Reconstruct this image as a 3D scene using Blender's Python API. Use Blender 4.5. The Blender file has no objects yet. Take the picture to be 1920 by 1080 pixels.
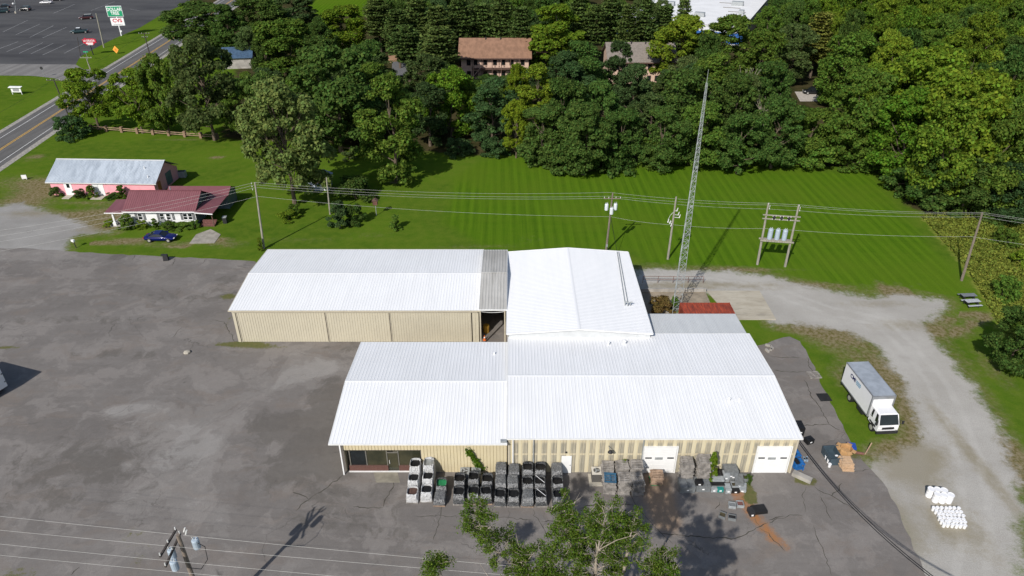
import bpy, math, random
import numpy as np
from mathutils import Vector, Matrix
random.seed(7)
sc = bpy.context.scene
R = math.radians
# ------------------------------------------------------------------ camera, sky, sun, exposure
CAM_H, CAM_PITCH, FPX = 48.0, 30.5, 1331.0
cd = bpy.data.cameras.new('camera'); cam = bpy.data.objects.new('camera', cd)
sc.collection.objects.link(cam); sc.camera = cam
cd.sensor_width = 36.0; cd.lens = 36.0 * FPX / 1920.0
cd.clip_start = 0.5; cd.clip_end = 6000
cam.location = (0, 0, CAM_H); cam.rotation_euler = (R(90 - CAM_PITCH), 0, 0)
SUN_EL, SUN_AZ = 38.5, 62.0            # shadows run towards SUN_AZ measured from +X
w = bpy.data.worlds.new('World'); sc.world = w; w.use_nodes = True
nt = w.node_tree; nt.nodes.clear()
sky = nt.nodes.new('ShaderNodeTexSky'); sky.sky_type = 'NISHITA'; sky.sun_disc = False
sky.sun_elevation = R(SUN_EL); sky.sun_rotation = R(208); sky.dust_density = 1.0; sky.air_density = 1.0
bg = nt.nodes.new('ShaderNodeBackground'); bg.inputs[1].default_value = 0.10
wo = nt.nodes.new('ShaderNodeOutputWorld'); nt.links.new(sky.outputs[0], bg.inputs[0]); nt.links.new(bg.outputs[0], wo.inputs[0])
sl = bpy.data.lights.new('sun', 'SUN'); sl.energy = 4.2; sl.angle = R(0.55); sl.color = (1.0, 0.955, 0.89)
sun = bpy.data.objects.new('sun', sl); sc.collection.objects.link(sun)
d = Vector((math.cos(R(SUN_AZ)) * math.cos(R(SUN_EL)), math.sin(R(SUN_AZ)) * math.cos(R(SUN_EL)), -math.sin(R(SUN_EL))))
sun.rotation_euler = d.to_track_quat('-Z', 'Y').to_euler(); sun.location = (-40, -40, 90)
sc.view_settings.view_transform = 'Standard'; sc.view_settings.look = 'None'
sc.view_settings.exposure = 0.10; sc.view_settings.gamma = 1.0; sc.view_settings.use_curve_mapping = False
sc.render.engine = 'CYCLES'; sc.render.resolution_x = 1024; sc.render.resolution_y = 576
sc.cycles.max_bounces = 6; sc.cycles.transparent_max_bounces = 6

# ------------------------------------------------------------------ helpers
_c, _s = math.cos(R(CAM_PITCH)), math.sin(R(CAM_PITCH))
def at(u, v, z=0.0):
    """photo pixel (1920x1080) -> point on the horizontal plane at height z"""
    xn = (u - 960) / FPX; yn = (540 - v) / FPX
    dx, dy, dz = xn, _c + yn * _s, -_s + yn * _c
    t = (CAM_H - z) / -dz
    return Vector((dx * t, dy * t, z))
def proj(p):
    y, z = p[1], p[2] - CAM_H
    dep = y * _c - z * _s
    return 960 + FPX * p[0] / dep, 540 - FPX * (y * _s + z * _c) / dep, dep
def hgt(u, v, vt):
    g = at(u, v); lo, hi = 0.0, 60.0
    for _ in range(40):
        m = (lo + hi) / 2
        if proj((g.x, g.y, m))[1] > vt: lo = m
        else: hi = m
    return lo
C = sc.collection.objects
def tag(o, label=None, cat=None, group=None, kind=None):
    if label: o['label'] = label
    if cat: o['category'] = cat
    if group: o['group'] = group
    if kind: o['kind'] = kind
    return o
def empty(name, loc, rz=0.0, label=None, cat=None, group=None):
    o = bpy.data.objects.new(name, None); C.link(o)
    o.empty_display_size = 0.3; o.location = loc; o.rotation_euler = (0, 0, rz)
    return tag(o, label, cat, group)
def mesh_obj(name, me, parent=None, loc=None, rz=0.0):
    o = bpy.data.objects.new(name, me); C.link(o)
    if parent: o.parent = parent
    if loc is not None: o.location = loc
    if rz: o.rotation_euler = (0, 0, rz)
    return o
def copy_tree(o, parent=None):
    c = o.copy(); C.link(c)
    if parent: c.parent = parent
    for ch in list(o.children): copy_tree(ch, c)
    return c
class MB:
    def __init__(s): s.v = []; s.f = []; s.m = []
    def add(s, vs, fs, m=0):
        b = len(s.v); s.v.extend([tuple(p) for p in vs])
        for f in fs: s.f.append(tuple(b + i for i in f)); s.m.append(m)
        return s
    def box(s, c, size, rz=0.0, m=0, top=1.0, rx=0.0):
        hx, hy, hz = size[0] / 2, size[1] / 2, size[2] / 2
        vs = []
        for z, k in ((-hz, 1), (hz, top)):
            for x, y in ((-hx, -hy), (hx, -hy), (hx, hy), (-hx, hy)):
                vs.append(Vector((x * k, y * k, z)))
        if rx:
            q = Matrix.Rotation(rx, 3, 'X'); vs = [q @ p for p in vs]
        if rz:
            q = Matrix.Rotation(rz, 3, 'Z'); vs = [q @ p for p in vs]
        vs = [p + Vector(c) for p in vs]
        return s.add(vs, [(3, 2, 1, 0), (4, 5, 6, 7), (0, 1, 5, 4), (1, 2, 6, 5), (2, 3, 7, 6), (3, 0, 4, 7)], m)
    def bar(s, a, b, wd, ht=None, m=0):
        a, b = Vector(a), Vector(b); ht = ht or wd; dr = (b - a)
        if dr.length < 1e-6: return s
        dr.normalize(); up = Vector((0, 0, 1)) if abs(dr.z) < .95 else Vector((0, 1, 0))
        sd = dr.cross(up).normalized() * wd / 2; u2 = sd.cross(dr).normalized() * ht / 2
        vs = [p + i * sd + j * u2 for p in (a, b) for i, j in ((-1, -1), (1, -1), (1, 1), (-1, 1))]
        return s.add(vs, [(3, 2, 1, 0), (4, 5, 6, 7), (0, 1, 5, 4), (1, 2, 6, 5), (2, 3, 7, 6), (3, 0, 4, 7)], m)
    def cone(s, a, b, r0, r1, n=8, m=0, cap=True):
        a, b = Vector(a), Vector(b); dr = (b - a).normalized()
        up = Vector((0, 0, 1)) if abs(dr.z) < .95 else Vector((1, 0, 0))
        x = dr.cross(up).normalized(); y = dr.cross(x)
        vs = []
        for p, r in ((a, r0), (b, r1)):
            for k in range(n):
                t = 2 * math.pi * k / n; vs.append(p + x * r * math.cos(t) + y * r * math.sin(t))
        fs = [(k, (k + 1) % n, n + (k + 1) % n, n + k) for k in range(n)]
        if cap: fs += [tuple(range(n - 1, -1, -1)), tuple(range(n, 2 * n))]
        return s.add(vs, fs, m)
    def tube(s, pts, r, n=5, m=0):
        pts = [Vector(p) for p in pts]; vs = []
        for i, p in enumerate(pts):
            dr = (pts[min(i + 1, len(pts) - 1)] - pts[max(i - 1, 0)]).normalized()
            up = Vector((0, 0, 1)) if abs(dr.z) < .95 else Vector((1, 0, 0))
            x = dr.cross(up).normalized(); y = dr.cross(x)
            rr = r[i] if isinstance(r, (list, tuple)) else r
            for k in range(n):
                t = 2 * math.pi * k / n; vs.append(p + x * rr * math.cos(t) + y * rr * math.sin(t))
        fs = []
        for i in range(len(pts) - 1):
            for k in range(n):
                fs.append((i * n + k, i * n + (k + 1) % n, (i + 1) * n + (k + 1) % n, (i + 1) * n + k))
        return s.add(vs, fs, m)
    def prism(s, poly, z0, z1, m=0, axis='z'):
        n = len(poly)
        if axis == 'z': vs = [(x, y, z) for z in (z0, z1) for x, y in poly]
        elif axis == 'y': vs = [(x, z, y) for z in (z0, z1) for x, y in poly]
        else: vs = [(z, x, y) for z in (z0, z1) for x, y in poly]
        fs = [(k, (k + 1) % n, n + (k + 1) % n, n + k) for k in range(n)] + [tuple(range(n - 1, -1, -1)), tuple(range(n, 2 * n))]
        return s.add(vs, fs, m)
    def quad(s, a, b, c, d, m=0): return s.add([a, b, c, d], [(0, 1, 2, 3)], m)
    def lathe(s, prof, c=(0, 0, 0), n=16, m=0):
        vs = []
        for r, z in prof:
            for k in range(n):
                t = 2 * math.pi * k / n; vs.append((c[0] + r * math.cos(t), c[1] + r * math.sin(t), c[2] + z))
        fs = []
        for i in range(len(prof) - 1):
            for k in range(n): fs.append((i * n + k, i * n + (k + 1) % n, (i + 1) * n + (k + 1) % n, (i + 1) * n + k))
        fs.append(tuple(range(n - 1, -1, -1))); q = (len(prof) - 1) * n; fs.append(tuple(range(q, q + n)))
        return s.add(vs, fs, m)
    def loft(s, rings, m=0, closed=True, cap=True):
        n = len(rings[0]); vs = [p for r in rings for p in r]; fs = []
        for i in range(len(rings) - 1):
            for k in range(n if closed else n - 1):
                fs.append((i * n + k, i * n + (k + 1) % n, (i + 1) * n + (k + 1) % n, (i + 1) * n + k))
        if cap: fs += [tuple(range(n - 1, -1, -1)), tuple(range((len(rings) - 1) * n, len(rings) * n))]
        return s.add(vs, fs, m)
    def ribs(s, p0, p1, p3, pitch, h, m=0, frac=(0.62, 0.70, 0.90, 0.98)):
        """ribbed sheet: p0->p1 across the ribs, p0->p3 along them"""
        p0, p1, p3 = Vector(p0), Vector(p1), Vector(p3); ac = p1 - p0; al = p3 - p0
        L = ac.length; e = ac / L; nrm = e.cross(al).normalized(); n = max(1, round(L / pitch)); st = L / n
        prof = [(0, 0)]
        for i in range(n):
            for fr, hh in zip(frac, (0, h, h, 0)): prof.append(((i + fr) * st, hh))
        prof.append((L, 0)); vs = []
        for q, hh in prof:
            b = p0 + e * q + nrm * hh; vs += [b, b + al]
        fs = [(2 * i, 2 * i + 2, 2 * i + 3, 2 * i + 1) for i in range(len(prof) - 1)]
        return s.add(vs, fs, m)
    def mesh(s, name, mats, smooth=False):
        me = bpy.data.meshes.new(name); me.from_pydata(s.v, [], s.f); me.validate(clean_customdata=False)
        for q in (mats if isinstance(mats, (list, tuple)) else [mats]): me.materials.append(q)
        if len(me.polygons) == len(s.m): me.polygons.foreach_set('material_index', s.m)
        if smooth: me.polygons.foreach_set('use_smooth', [True] * len(me.polygons))
        me.update(); return me
    def build(s, name, mats, parent=None, loc=None, rz=0.0, smooth=False):
        return mesh_obj(name, s.mesh(name, mats, smooth), parent, loc, rz)
def np_quads(name, V, mat):
    """V: (N,4,3) array of quads"""
    n = len(V); me = bpy.data.meshes.new(name)
    me.vertices.add(n * 4); me.vertices.foreach_set('co', V.reshape(-1).astype(np.float32))
    me.loops.add(n * 4); me.loops.foreach_set('vertex_index', np.arange(n * 4, dtype=np.int32))
    me.polygons.add(n); me.polygons.foreach_set('loop_start', np.arange(0, n * 4, 4, dtype=np.int32))
    me.polygons.foreach_set('loop_total', np.full(n, 4, dtype=np.int32))
    me.materials.append(mat); me.update(calc_edges=True); return me

# ------------------------------------------------------------------ materials
class NT:
    def __init__(s, name, rough=0.7, metallic=0.0, spec=0.4):
        s.mat = bpy.data.materials.new(name); s.mat.use_nodes = True; s.t = s.mat.node_tree
        s.b = s.t.nodes['Principled BSDF']; s.b.inputs['Roughness'].default_value = rough
        s.b.inputs['Metallic'].default_value = metallic; s.b.inputs['Specular IOR Level'].default_value = spec
    def N(s, typ, **kw):
        n = s.t.nodes.new(typ)
        for k, v in kw.items(): setattr(n, k, v)
        return n
    def L(s, a, b):
        if hasattr(a, 'is_linked') or hasattr(a, 'links'): s.t.links.new(a, b)
        else: b.default_value = a
    def pos(s): return s.N('ShaderNodeNewGeometry').outputs['Position']
    def opos(s): return s.N('ShaderNodeTexCoord').outputs['Object']
    def mapping(s, vec, scale=(1, 1, 1), rz=0.0, loc=(0, 0, 0)):
        n = s.N('ShaderNodeMapping'); s.L(vec, n.inputs[0]); n.inputs['Scale'].default_value = scale
        n.inputs['Rotation'].default_value = (0, 0, rz); n.inputs['Location'].default_value = loc; return n.outputs[0]
    def noise(s, vec, scale, detail=4, rough=0.55, dist=0.0):
        n = s.N('ShaderNodeTexNoise'); s.L(vec, n.inputs['Vector']); n.inputs['Scale'].default_value = scale
        n.inputs['Detail'].default_value = detail; n.inputs['Roughness'].default_value = rough; n.inputs['Distortion'].default_value = dist
        return n.outputs['Fac']
    def voro(s, vec, scale, out='Distance', feature='F1'):
        n = s.N('ShaderNodeTexVoronoi', feature=feature); s.L(vec, n.inputs['Vector']); n.inputs['Scale'].default_value = scale
        return n.outputs[out]
    def attr(s, name):
        n = s.N('ShaderNodeAttribute', attribute_name=name); return n.outputs['Fac']
    def m(s, op, a, b=0.0, c=0.0):
        n = s.N('ShaderNodeMath', operation=op); s.L(a, n.inputs[0]); s.L(b, n.inputs[1])
        if op in ('MULTIPLY_ADD',): s.L(c, n.inputs[2])
        return n.outputs[0]
    def rng(s, v, a, b, c=0.0, d=1.0, smooth=True):
        n = s.N('ShaderNodeMapRange'); n.interpolation_type = 'SMOOTHSTEP' if smooth else 'LINEAR'
        s.L(v, n.inputs[0]); n.inputs[1].default_value = a; n.inputs[2].default_value = b; n.inputs[3].default_value = c; n.inputs[4].default_value = d
        return n.outputs[0]
    def mix(s, f, a, b, blend='MIX'):
        n = s.N('ShaderNodeMix', data_type='RGBA', blend_type=blend)
        s.L(f, n.inputs[0])
        for q, i in ((a, 6), (b, 7)):
            if isinstance(q, tuple): n.inputs[i].default_value = (*q[:3], 1)
            else: s.L(q, n.inputs[i])
        return n.outputs[2]
    def bump(s, h, strength=0.3, dist=0.05):
        n = s.N('ShaderNodeBump'); n.inputs['Strength'].default_value = strength; n.inputs['Distance'].default_value = dist
        s.L(h, n.inputs['Height']); s.L(n.outputs[0], s.b.inputs['Normal'])
    def col(s, c):
        if isinstance(c, tuple): s.b.inputs['Base Color'].default_value = (*c[:3], 1)
        else: s.L(c, s.b.inputs['Base Color'])
        return s
def plain(name, col, rough=0.6, metallic=0.0, var=0.12, scale=1.5, spec=0.4, stretch=(1, 1, 1)):
    n = NT(name, rough, metallic, spec); p = n.mapping(n.pos(), stretch)
    f = n.rng(n.noise(p, scale, 5), 0.3, 0.7)
    a = tuple(c * (1 - var) for c in col); b = tuple(min(1, c * (1 + var)) for c in col)
    n.col(n.mix(f, a, b)); return n.mat
MT = {}
def mk(key, *a, **k): MT[key] = plain(key, *a, **k); return MT[key]
mk('white_paint', (.78, .78, .78), .45, var=.04)
mk('white_trim', (.74, .74, .73), .5, var=.06)
mk('tan_trim', (.50, .45, .35), .5, var=.05)
mk('dark_trim', (.05, .045, .04), .5)
mk('door_white', (.80, .80, .79), .4, var=.03)
mk('black', (.012, .012, .013), .55, var=.3)
mk('rubber', (.015, .015, .016), .8, var=.3)
mk('glass_dark', (.012, .016, .018), .08, var=.2, spec=.6)
mk('wood_pole', (.19, .155, .125), .85, var=.3, scale=3, stretch=(4, 4, .4))
mk('wood_pole_grey', (.28, .26, .215), .85, var=.25, scale=3, stretch=(4, 4, .4))
mk('wood_dark_pole', (.06, .05, .045), .85, var=.35, scale=3, stretch=(4, 4, .4))
mk('pallet_grey', (.27, .25, .23), .9, var=.38, scale=2.2)
mk('pallet_brown', (.34, .24, .17), .9, var=.25, scale=3)
mk('pallet_new', (.55, .38, .24), .85, var=.14, scale=4)
mk('pallet_blue', (.035, .11, .19), .7, var=.3, scale=3)
mk('pallet_green', (.03, .26, .10), .7, var=.2)
mk('galv', (.36, .38, .385), .55, .3, var=.15, scale=3)
mk('tower_steel', (.36, .385, .385), .5, .2, var=.12)
mk('wire', (.42, .42, .40), .5, var=.05)
mk('cable_black', (.012, .012, .014), .5)
mk('insulator', (.62, .62, .60), .3, var=.1)
mk('xfmr', (.62, .66, .68), .4, var=.06)
mk('xfmr_blue', (.36, .43, .50), .4, var=.06)
mk('pink', (.84, .36, .41), .7, var=.06)
mk('maroon', (.19, .062, .072), .55, var=.10)
mk('maroon_brick', (.16, .07, .06), .85, var=.3, scale=8)
mk('siding_grey', (.12, .15, .17), .6, var=.1)
mk('orange_door', (.42, .13, .05), .6)
mk('concrete', (.42, .385, .32), .9, var=.14, scale=.5)
mk('concrete_grey', (.33, .31, .28), .9, var=.2, scale=.9)
mk('tote_grey', (.16, .17, .175), .5, var=.18, scale=4)
mk('tote_light', (.30, .32, .33), .5, var=.15, scale=4)
mk('tote_green', (.02, .22, .20), .5, var=.1)
mk('soil', (.06, .05, .025), .95, var=.4, scale=6)
mk('cardboard', (.46, .27, .12), .85, var=.12, scale=3)
mk('blue_plastic', (.02, .07, .34), .4, var=.1)
mk('blue_rack', (.02, .12, .34), .45, var=.25, scale=5)
mk('bin_slate', (.05, .075, .095), .5, var=.15)
mk('plastic_white', (.80, .80, .81), .35, var=.03)
mk('rust_bar', (.14, .065, .05), .8, var=.3)
mk('brown_roof', (.25, .14, .088), .9, var=.16, scale=1.2, stretch=(1, .35, 1))
mk('grey_roof', (.21, .18, .155), .9, var=.14, scale=2)
mk('apt_tan', (.56, .40, .31), .8, var=.08)
mk('apt_brown', (.12, .07, .055), .8, var=.2)
mk('roof_membrane', (.74, .74, .74), .8, var=.05, scale=.2)
mk('blue_wall', (.03, .12, .38), .6)
mk('blue_metal_roof', (.05, .09, .15), .5, var=.2)
mk('yellow_line', (.62, .36, .05), .8, var=.2, scale=2)
mk('white_line', (.62, .62, .60), .8, var=.2, scale=2)
mk('stall_line', (.30, .30, .30), .85, var=.35, scale=1.2)
mk('sign_green', (.01, .30, .14), .5, var=.03)
mk('sign_red', (.52, .02, .05), .5, var=.05)
mk('sign_orange', (.95, .38, .06), .5, var=.03)
mk('letter_white', (.85, .85, .85), .5, var=.02)
mk('letter_grey', (.30, .30, .32), .5, var=.02)
mk('logo_navy', (.015, .02, .10), .5, var=.02)
mk('logo_teal', (.05, .22, .36), .5, var=.02)
mk('split_rail', (.32, .22, .15), .9, var=.25)
mk('picnic_grey', (.40, .42, .44), .7, var=.15, scale=4)
mk('picnic_dark', (.17, .185, .20), .7, var=.15, scale=4)
mk('ac_fin', (.085, .08, .075), .6, var=.2, scale=9)
mk('ac_top', (.55, .52, .46), .5, var=.06)
mk('truck_roof', (.30, .33, .37), .6, var=.12, scale=1.5)
mk('truck_trim', (.33, .34, .36), .4, .5)
mk('chassis', (.025, .025, .027), .6)
mk('rim', (.42, .41, .39), .4, .3)
mk('car_blue', (.003, .007, .10), .10, .1, var=.05, spec=.6)
mk('car_black', (.012, .013, .016), .2, var=.1, spec=.6)
mk('car_white', (.75, .75, .76), .3, var=.02)
mk('car_maroon', (.06, .02, .022), .25, var=.05)
mk('car_teal', (.02, .045, .05), .25, var=.05)
mk('car_silver', (.42, .40, .36), .3, .3, var=.05)
mk('lamp_red', (.35, .01, .01), .3)
mk('lamp_clear', (.7, .7, .68), .2)
mk('bark', (.12, .09, .065), .9, var=.3, scale=4, stretch=(3, 3, .6))
mk('bark_pale', (.30, .26, .21), .9, var=.25, scale=4)
mk('yellow_barrel', (.42, .24, .03), .5)
mk('cone_orange', (.60, .13, .02), .6)
mk('mulch', (.36, .26, .14), .95, var=.2, scale=5)
mk('trailer_white', (.66, .67, .69), .5, var=.04)
mk('brick_post', (.25, .165, .11), .9, var=.25, scale=8)
mk('interior_floor', (.38, .34, .27), .8)
mk('interior_wall', (.16, .15, .11), .9)
# ------------------------------------------------------------------ terrain sheets
def W(*px): return [tuple(at(u, v)[:2]) for u, v in px]
def seg_dist(X, Y, a, b):
    ax, ay = a; bx, by = b; dx, dy = bx - ax, by - ay; L2 = dx * dx + dy * dy + 1e-12
    t = np.clip(((X - ax) * dx + (Y - ay) * dy) / L2, 0, 1)
    qx, qy = ax + t * dx, ay + t * dy
    return np.hypot(X - qx, Y - qy), qx, qy
def poly_sdf(X, Y, poly, near=False):
    """positive inside"""
    D = np.full(X.shape, 1e9); QX = X.copy(); QY = Y.copy(); ins = np.zeros(X.shape, bool); n = len(poly)
    for i in range(n):
        a, b = poly[i], poly[(i + 1) % n]
        dd, qx, qy = seg_dist(X, Y, a, b); k = dd < D
        D = np.where(k, dd, D); QX = np.where(k, qx, QX); QY = np.where(k, qy, QY)
        c = ((a[1] > Y) != (b[1] > Y)) & (X < (b[0] - a[0]) * (Y - a[1]) / (b[1] - a[1] + 1e-12) + a[0])
        ins ^= c
    S = np.where(ins, D, -D)
    return (S, QX, QY) if near else S
def line_field(X, Y, lines, wd):
    F = np.zeros(X.shape)
    for pts in lines:
        for a, b in zip(pts[:-1], pts[1:]):
            dd = seg_dist(X, Y, a, b)[0]; F = np.maximum(F, np.exp(-(dd / wd) ** 2))
    return F
def blobs(X, Y, L):
    F = np.zeros(X.shape)
    for u, v, rx, ry, s in L:
        p = at(u, v); F = F + s * np.exp(-((X - p.x) / rx) ** 2 - ((Y - p.y) / ry) ** 2)
    return F
def rough_poly(poly, step, amp, seed):
    rn = random.Random(seed); out = []
    for i in range(len(poly)):
        a, b = Vector(poly[i]), Vector(poly[(i + 1) % len(poly)]); L = (b - a).length; n = max(1, int(L / step))
        nr = Vector((-(b - a).y, (b - a).x)) / max(L, 1e-6)
        if n > 400: n = 400
        for k in range(n):
            p = a + (b - a) * (k / n) + (nr * rn.uniform(-amp, amp) if k else Vector((0, 0))); out.append((p.x, p.y))
    return out
def grid_sheet(name, poly, cell, attrs, z, mat, amp=0.0, step=1.0, seed=1):
    if amp: poly = rough_poly(poly, step, amp, seed)
    xs = [p[0] for p in poly]; ys = [p[1] for p in poly]
    gx = np.arange(min(xs) - cell, max(xs) + 2 * cell, cell); gy = np.arange(min(ys) - cell, max(ys) + 2 * cell, cell)
    X, Y = np.meshgrid(gx, gy, indexing='ij')
    S, QX, QY = poly_sdf(X, Y, poly, True); ins = S > 0
    f00, f10, f11, f01 = ins[:-1, :-1], ins[1:, :-1], ins[1:, 1:], ins[:-1, 1:]
    keep = f00 | f10 | f11 | f01
    X2 = np.where(ins, X, QX); Y2 = np.where(ins, Y, QY)
    ny = X.shape[1]; idx = np.arange(X.size).reshape(X.shape)
    F = np.stack([idx[:-1, :-1][keep], idx[1:, :-1][keep], idx[1:, 1:][keep], idx[:-1, 1:][keep]], 1)
    used = np.unique(F); mp = np.full(X.size, -1); mp[used] = np.arange(len(used)); F = mp[F]
    xv, yv = X2.reshape(-1)[used], Y2.reshape(-1)[used]
    me = bpy.data.meshes.new(name); n = len(used); k = len(F)
    me.vertices.add(n); me.vertices.foreach_set('co', np.stack([xv, yv, np.full(n, z)], 1).reshape(-1).astype(np.float32))
    me.loops.add(k * 4); me.loops.foreach_set('vertex_index', F.reshape(-1).astype(np.int32))
    me.polygons.add(k); me.polygons.foreach_set('loop_start', np.arange(0, k * 4, 4, dtype=np.int32)); me.polygons.foreach_set('loop_total', np.full(k, 4, dtype=np.int32))
    me.update(calc_edges=True); me.materials.append(mat)
    for an, fn in attrs.items():
        a = me.attributes.new(an, 'FLOAT', 'POINT'); a.data.foreach_set('value', np.asarray(fn(xv, yv), dtype=np.float32))
    return tag(mesh_obj(name, me), kind='structure')

def grass_nodes(n, dirt=None, stripe=None, meadow=None, floor=None):
    p = n.pos()
    big = n.noise(p, .055, 4, .6); mid = n.noise(p, .6, 5, .65); fine = n.noise(p, 5.0, 4, .75)
    c = n.mix(n.rng(big, .35, .68), (.062, .120, .011), (.094, .166, .013))
    c = n.mix(n.rng(mid, .3, .75), c, (.112, .165, .018))
    if stripe is not None:
        wv = n.N('ShaderNodeTexWave', wave_type='BANDS', bands_direction='X', wave_profile='SIN')
        mp = n.mapping(p, (1, 1, 1), R(-1.5)); n.L(mp, wv.inputs['Vector']); wv.inputs['Scale'].default_value = .205
        wv.inputs['Distortion'].default_value = .25; wv.inputs['Detail'].default_value = 1; wv.inputs['Detail Scale'].default_value = .25
        w2 = n.noise(n.mapping(p, (1.9, .035, 1), R(-1.5)), 1.0, 3, .7)
        sv = n.mix(n.m('MULTIPLY_ADD', n.rng(w2, .3, .7), .6, n.m('MULTIPLY', n.rng(wv.outputs['Fac'], .2, .95), .45)), (.058, .126, .007), (.100, .192, .010))
        sv = n.mix(n.rng(big, .42, .68, 0, .55), sv, (.100, .158, .013))
        sv = n.mix(n.m('MULTIPLY', n.rng(mid, .35, .7), .3), sv, (.100, .168, .012))
        c = n.mix(n.m('MULTIPLY', stripe, .92), c, sv)
    c = n.mix(n.rng(fine, .25, .8, 0, .55), c, n.mix(.5, c, (.012, .03, .003)))
    if dirt is not None:
        e = n.rng(n.m('ADD', dirt, n.m('MULTIPLY_ADD', n.noise(p, .9, 6, .75), 1.0, -.5)), .12, .85)
        dc = n.mix(n.rng(n.noise(p, 2.2, 4, .7), .35, .65), (.115, .100, .032), (.235, .195, .120))
        c = n.mix(e, c, dc)
    if meadow is not None:
        mc = n.mix(n.rng(n.noise(p, .5, 6, .75), .3, .7), (.10, .155, .018), (.24, .24, .055)); c = n.mix(meadow, c, mc)
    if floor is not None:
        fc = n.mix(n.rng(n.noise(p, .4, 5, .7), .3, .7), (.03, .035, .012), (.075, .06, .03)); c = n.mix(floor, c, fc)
    return p, c, fine

# --- ground
LAWN = W((845, 330), (900, 296), (1000, 290), (1100, 322), (1250, 306), (1440, 313), (1640, 323), (1690, 385), (1800, 505), (1832, 560), (1650, 552), (1470, 520), (1380, 508), (1215, 505), (1185, 476), (900, 470), (820, 420))
MEADOW = W((1722, 405), (1800, 392), (1960, 412), (2000, 640), (1885, 640), (1842, 565), (1805, 500))
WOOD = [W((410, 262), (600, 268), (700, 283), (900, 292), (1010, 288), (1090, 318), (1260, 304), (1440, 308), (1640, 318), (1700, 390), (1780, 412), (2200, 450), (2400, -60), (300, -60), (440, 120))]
worn = [(75, 345, 4, 3, .8), (110, 352, 3, 3, .6), (60, 368, 5, 3, .8), (200, 400, 6, 3, .75), (160, 415, 5, 3, .7), (225, 415, 4, 2, .6), (430, 460, 2.5, 1.2, .5), (405, 450, 2, 1, .9),
        (330, 455, 6, .9, .5), (70, 293, 1.5, .8, 1.1), (405, 296, 1.5, .7, 1.3), (345, 262, 8, .6, .5), (640, 275, 5, .5, .5), (742, 342, 1.3, .7, 1.0), (590, 428, 2.5, .5, .7), (700, 440, 5, 1, .3), (560, 450, 8, 1.2, .3), (880, 462, 8, .8, .35), (1000, 450, 5, 2, .2),
        (1560, 640, 3, 3, 0.56), (1530, 620, 4, 2, 0.50), (1620, 690, 2.2, 4, 0.53), (1680, 720, 1.6, 4, 0.50), (1700, 790, 2, 4, 0.43), (1600, 720, 2, 2, 0.37), (1570, 700, 1.4, 2, 0.37), (1690, 850, 3, 2, 0.56),
        (1780, 620, 4, 1.5, .6), (1860, 690, 1.5, 5, .5), (1905, 860, 1.2, 3, .7), (1910, 880, 2, 2, .5), (1820, 600, 4, .8, .5), (1680, 552, 1.2, 2, .6), (1660, 545, .5, 3, .5), (1700, 545, .5, 3, .4),
        (1550, 535, 14, 1.0, .35), (1420, 505, 8, .7, .4), (40, 300, 6, 2, .3), (20, 340, 5, 4, .4), (170, 380, 8, 1, .5)]
ruts = [W((140, 443), (200, 446), (268, 450)), W((130, 455), (200, 457), (290, 459), (350, 462)), W((1755, 600), (1800, 590), (1850, 590)), W((1780, 628), (1830, 605), (1870, 590))]
n = NT('ground_grass', 1.0, spec=.0)
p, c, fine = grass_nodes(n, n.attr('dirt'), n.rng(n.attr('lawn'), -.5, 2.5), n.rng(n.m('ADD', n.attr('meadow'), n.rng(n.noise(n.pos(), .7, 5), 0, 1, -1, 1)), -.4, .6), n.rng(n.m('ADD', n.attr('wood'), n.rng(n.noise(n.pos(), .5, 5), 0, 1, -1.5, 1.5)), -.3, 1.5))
n.col(c); n.bump(fine, .5, .08)
GRASS = n.mat
clip = lambda a: np.clip(a, -8, 8)
PARK_G = W((590, 30), (690, 30), (700, -30), (560, -30))
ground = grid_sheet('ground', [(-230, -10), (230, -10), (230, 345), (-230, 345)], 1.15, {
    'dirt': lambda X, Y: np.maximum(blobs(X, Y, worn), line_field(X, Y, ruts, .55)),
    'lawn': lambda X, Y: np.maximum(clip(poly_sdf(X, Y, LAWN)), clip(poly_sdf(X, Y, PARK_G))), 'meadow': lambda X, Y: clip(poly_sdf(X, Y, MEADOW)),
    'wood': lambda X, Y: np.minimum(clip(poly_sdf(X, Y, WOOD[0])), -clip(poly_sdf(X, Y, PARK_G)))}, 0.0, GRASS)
far = MB()
for x0, x1, y0, y1 in ((-3000, 3000, 345, 5000), (-3000, 3000, -1500, -10), (-3000, -230, -10, 345), (230, 3000, -10, 345)):
    far.quad((x0, y0, 0), (x1, y0, 0), (x1, y1, 0), (x0, y1, 0))
tag(far.build('far_ground', GRASS), kind='structure')

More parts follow.
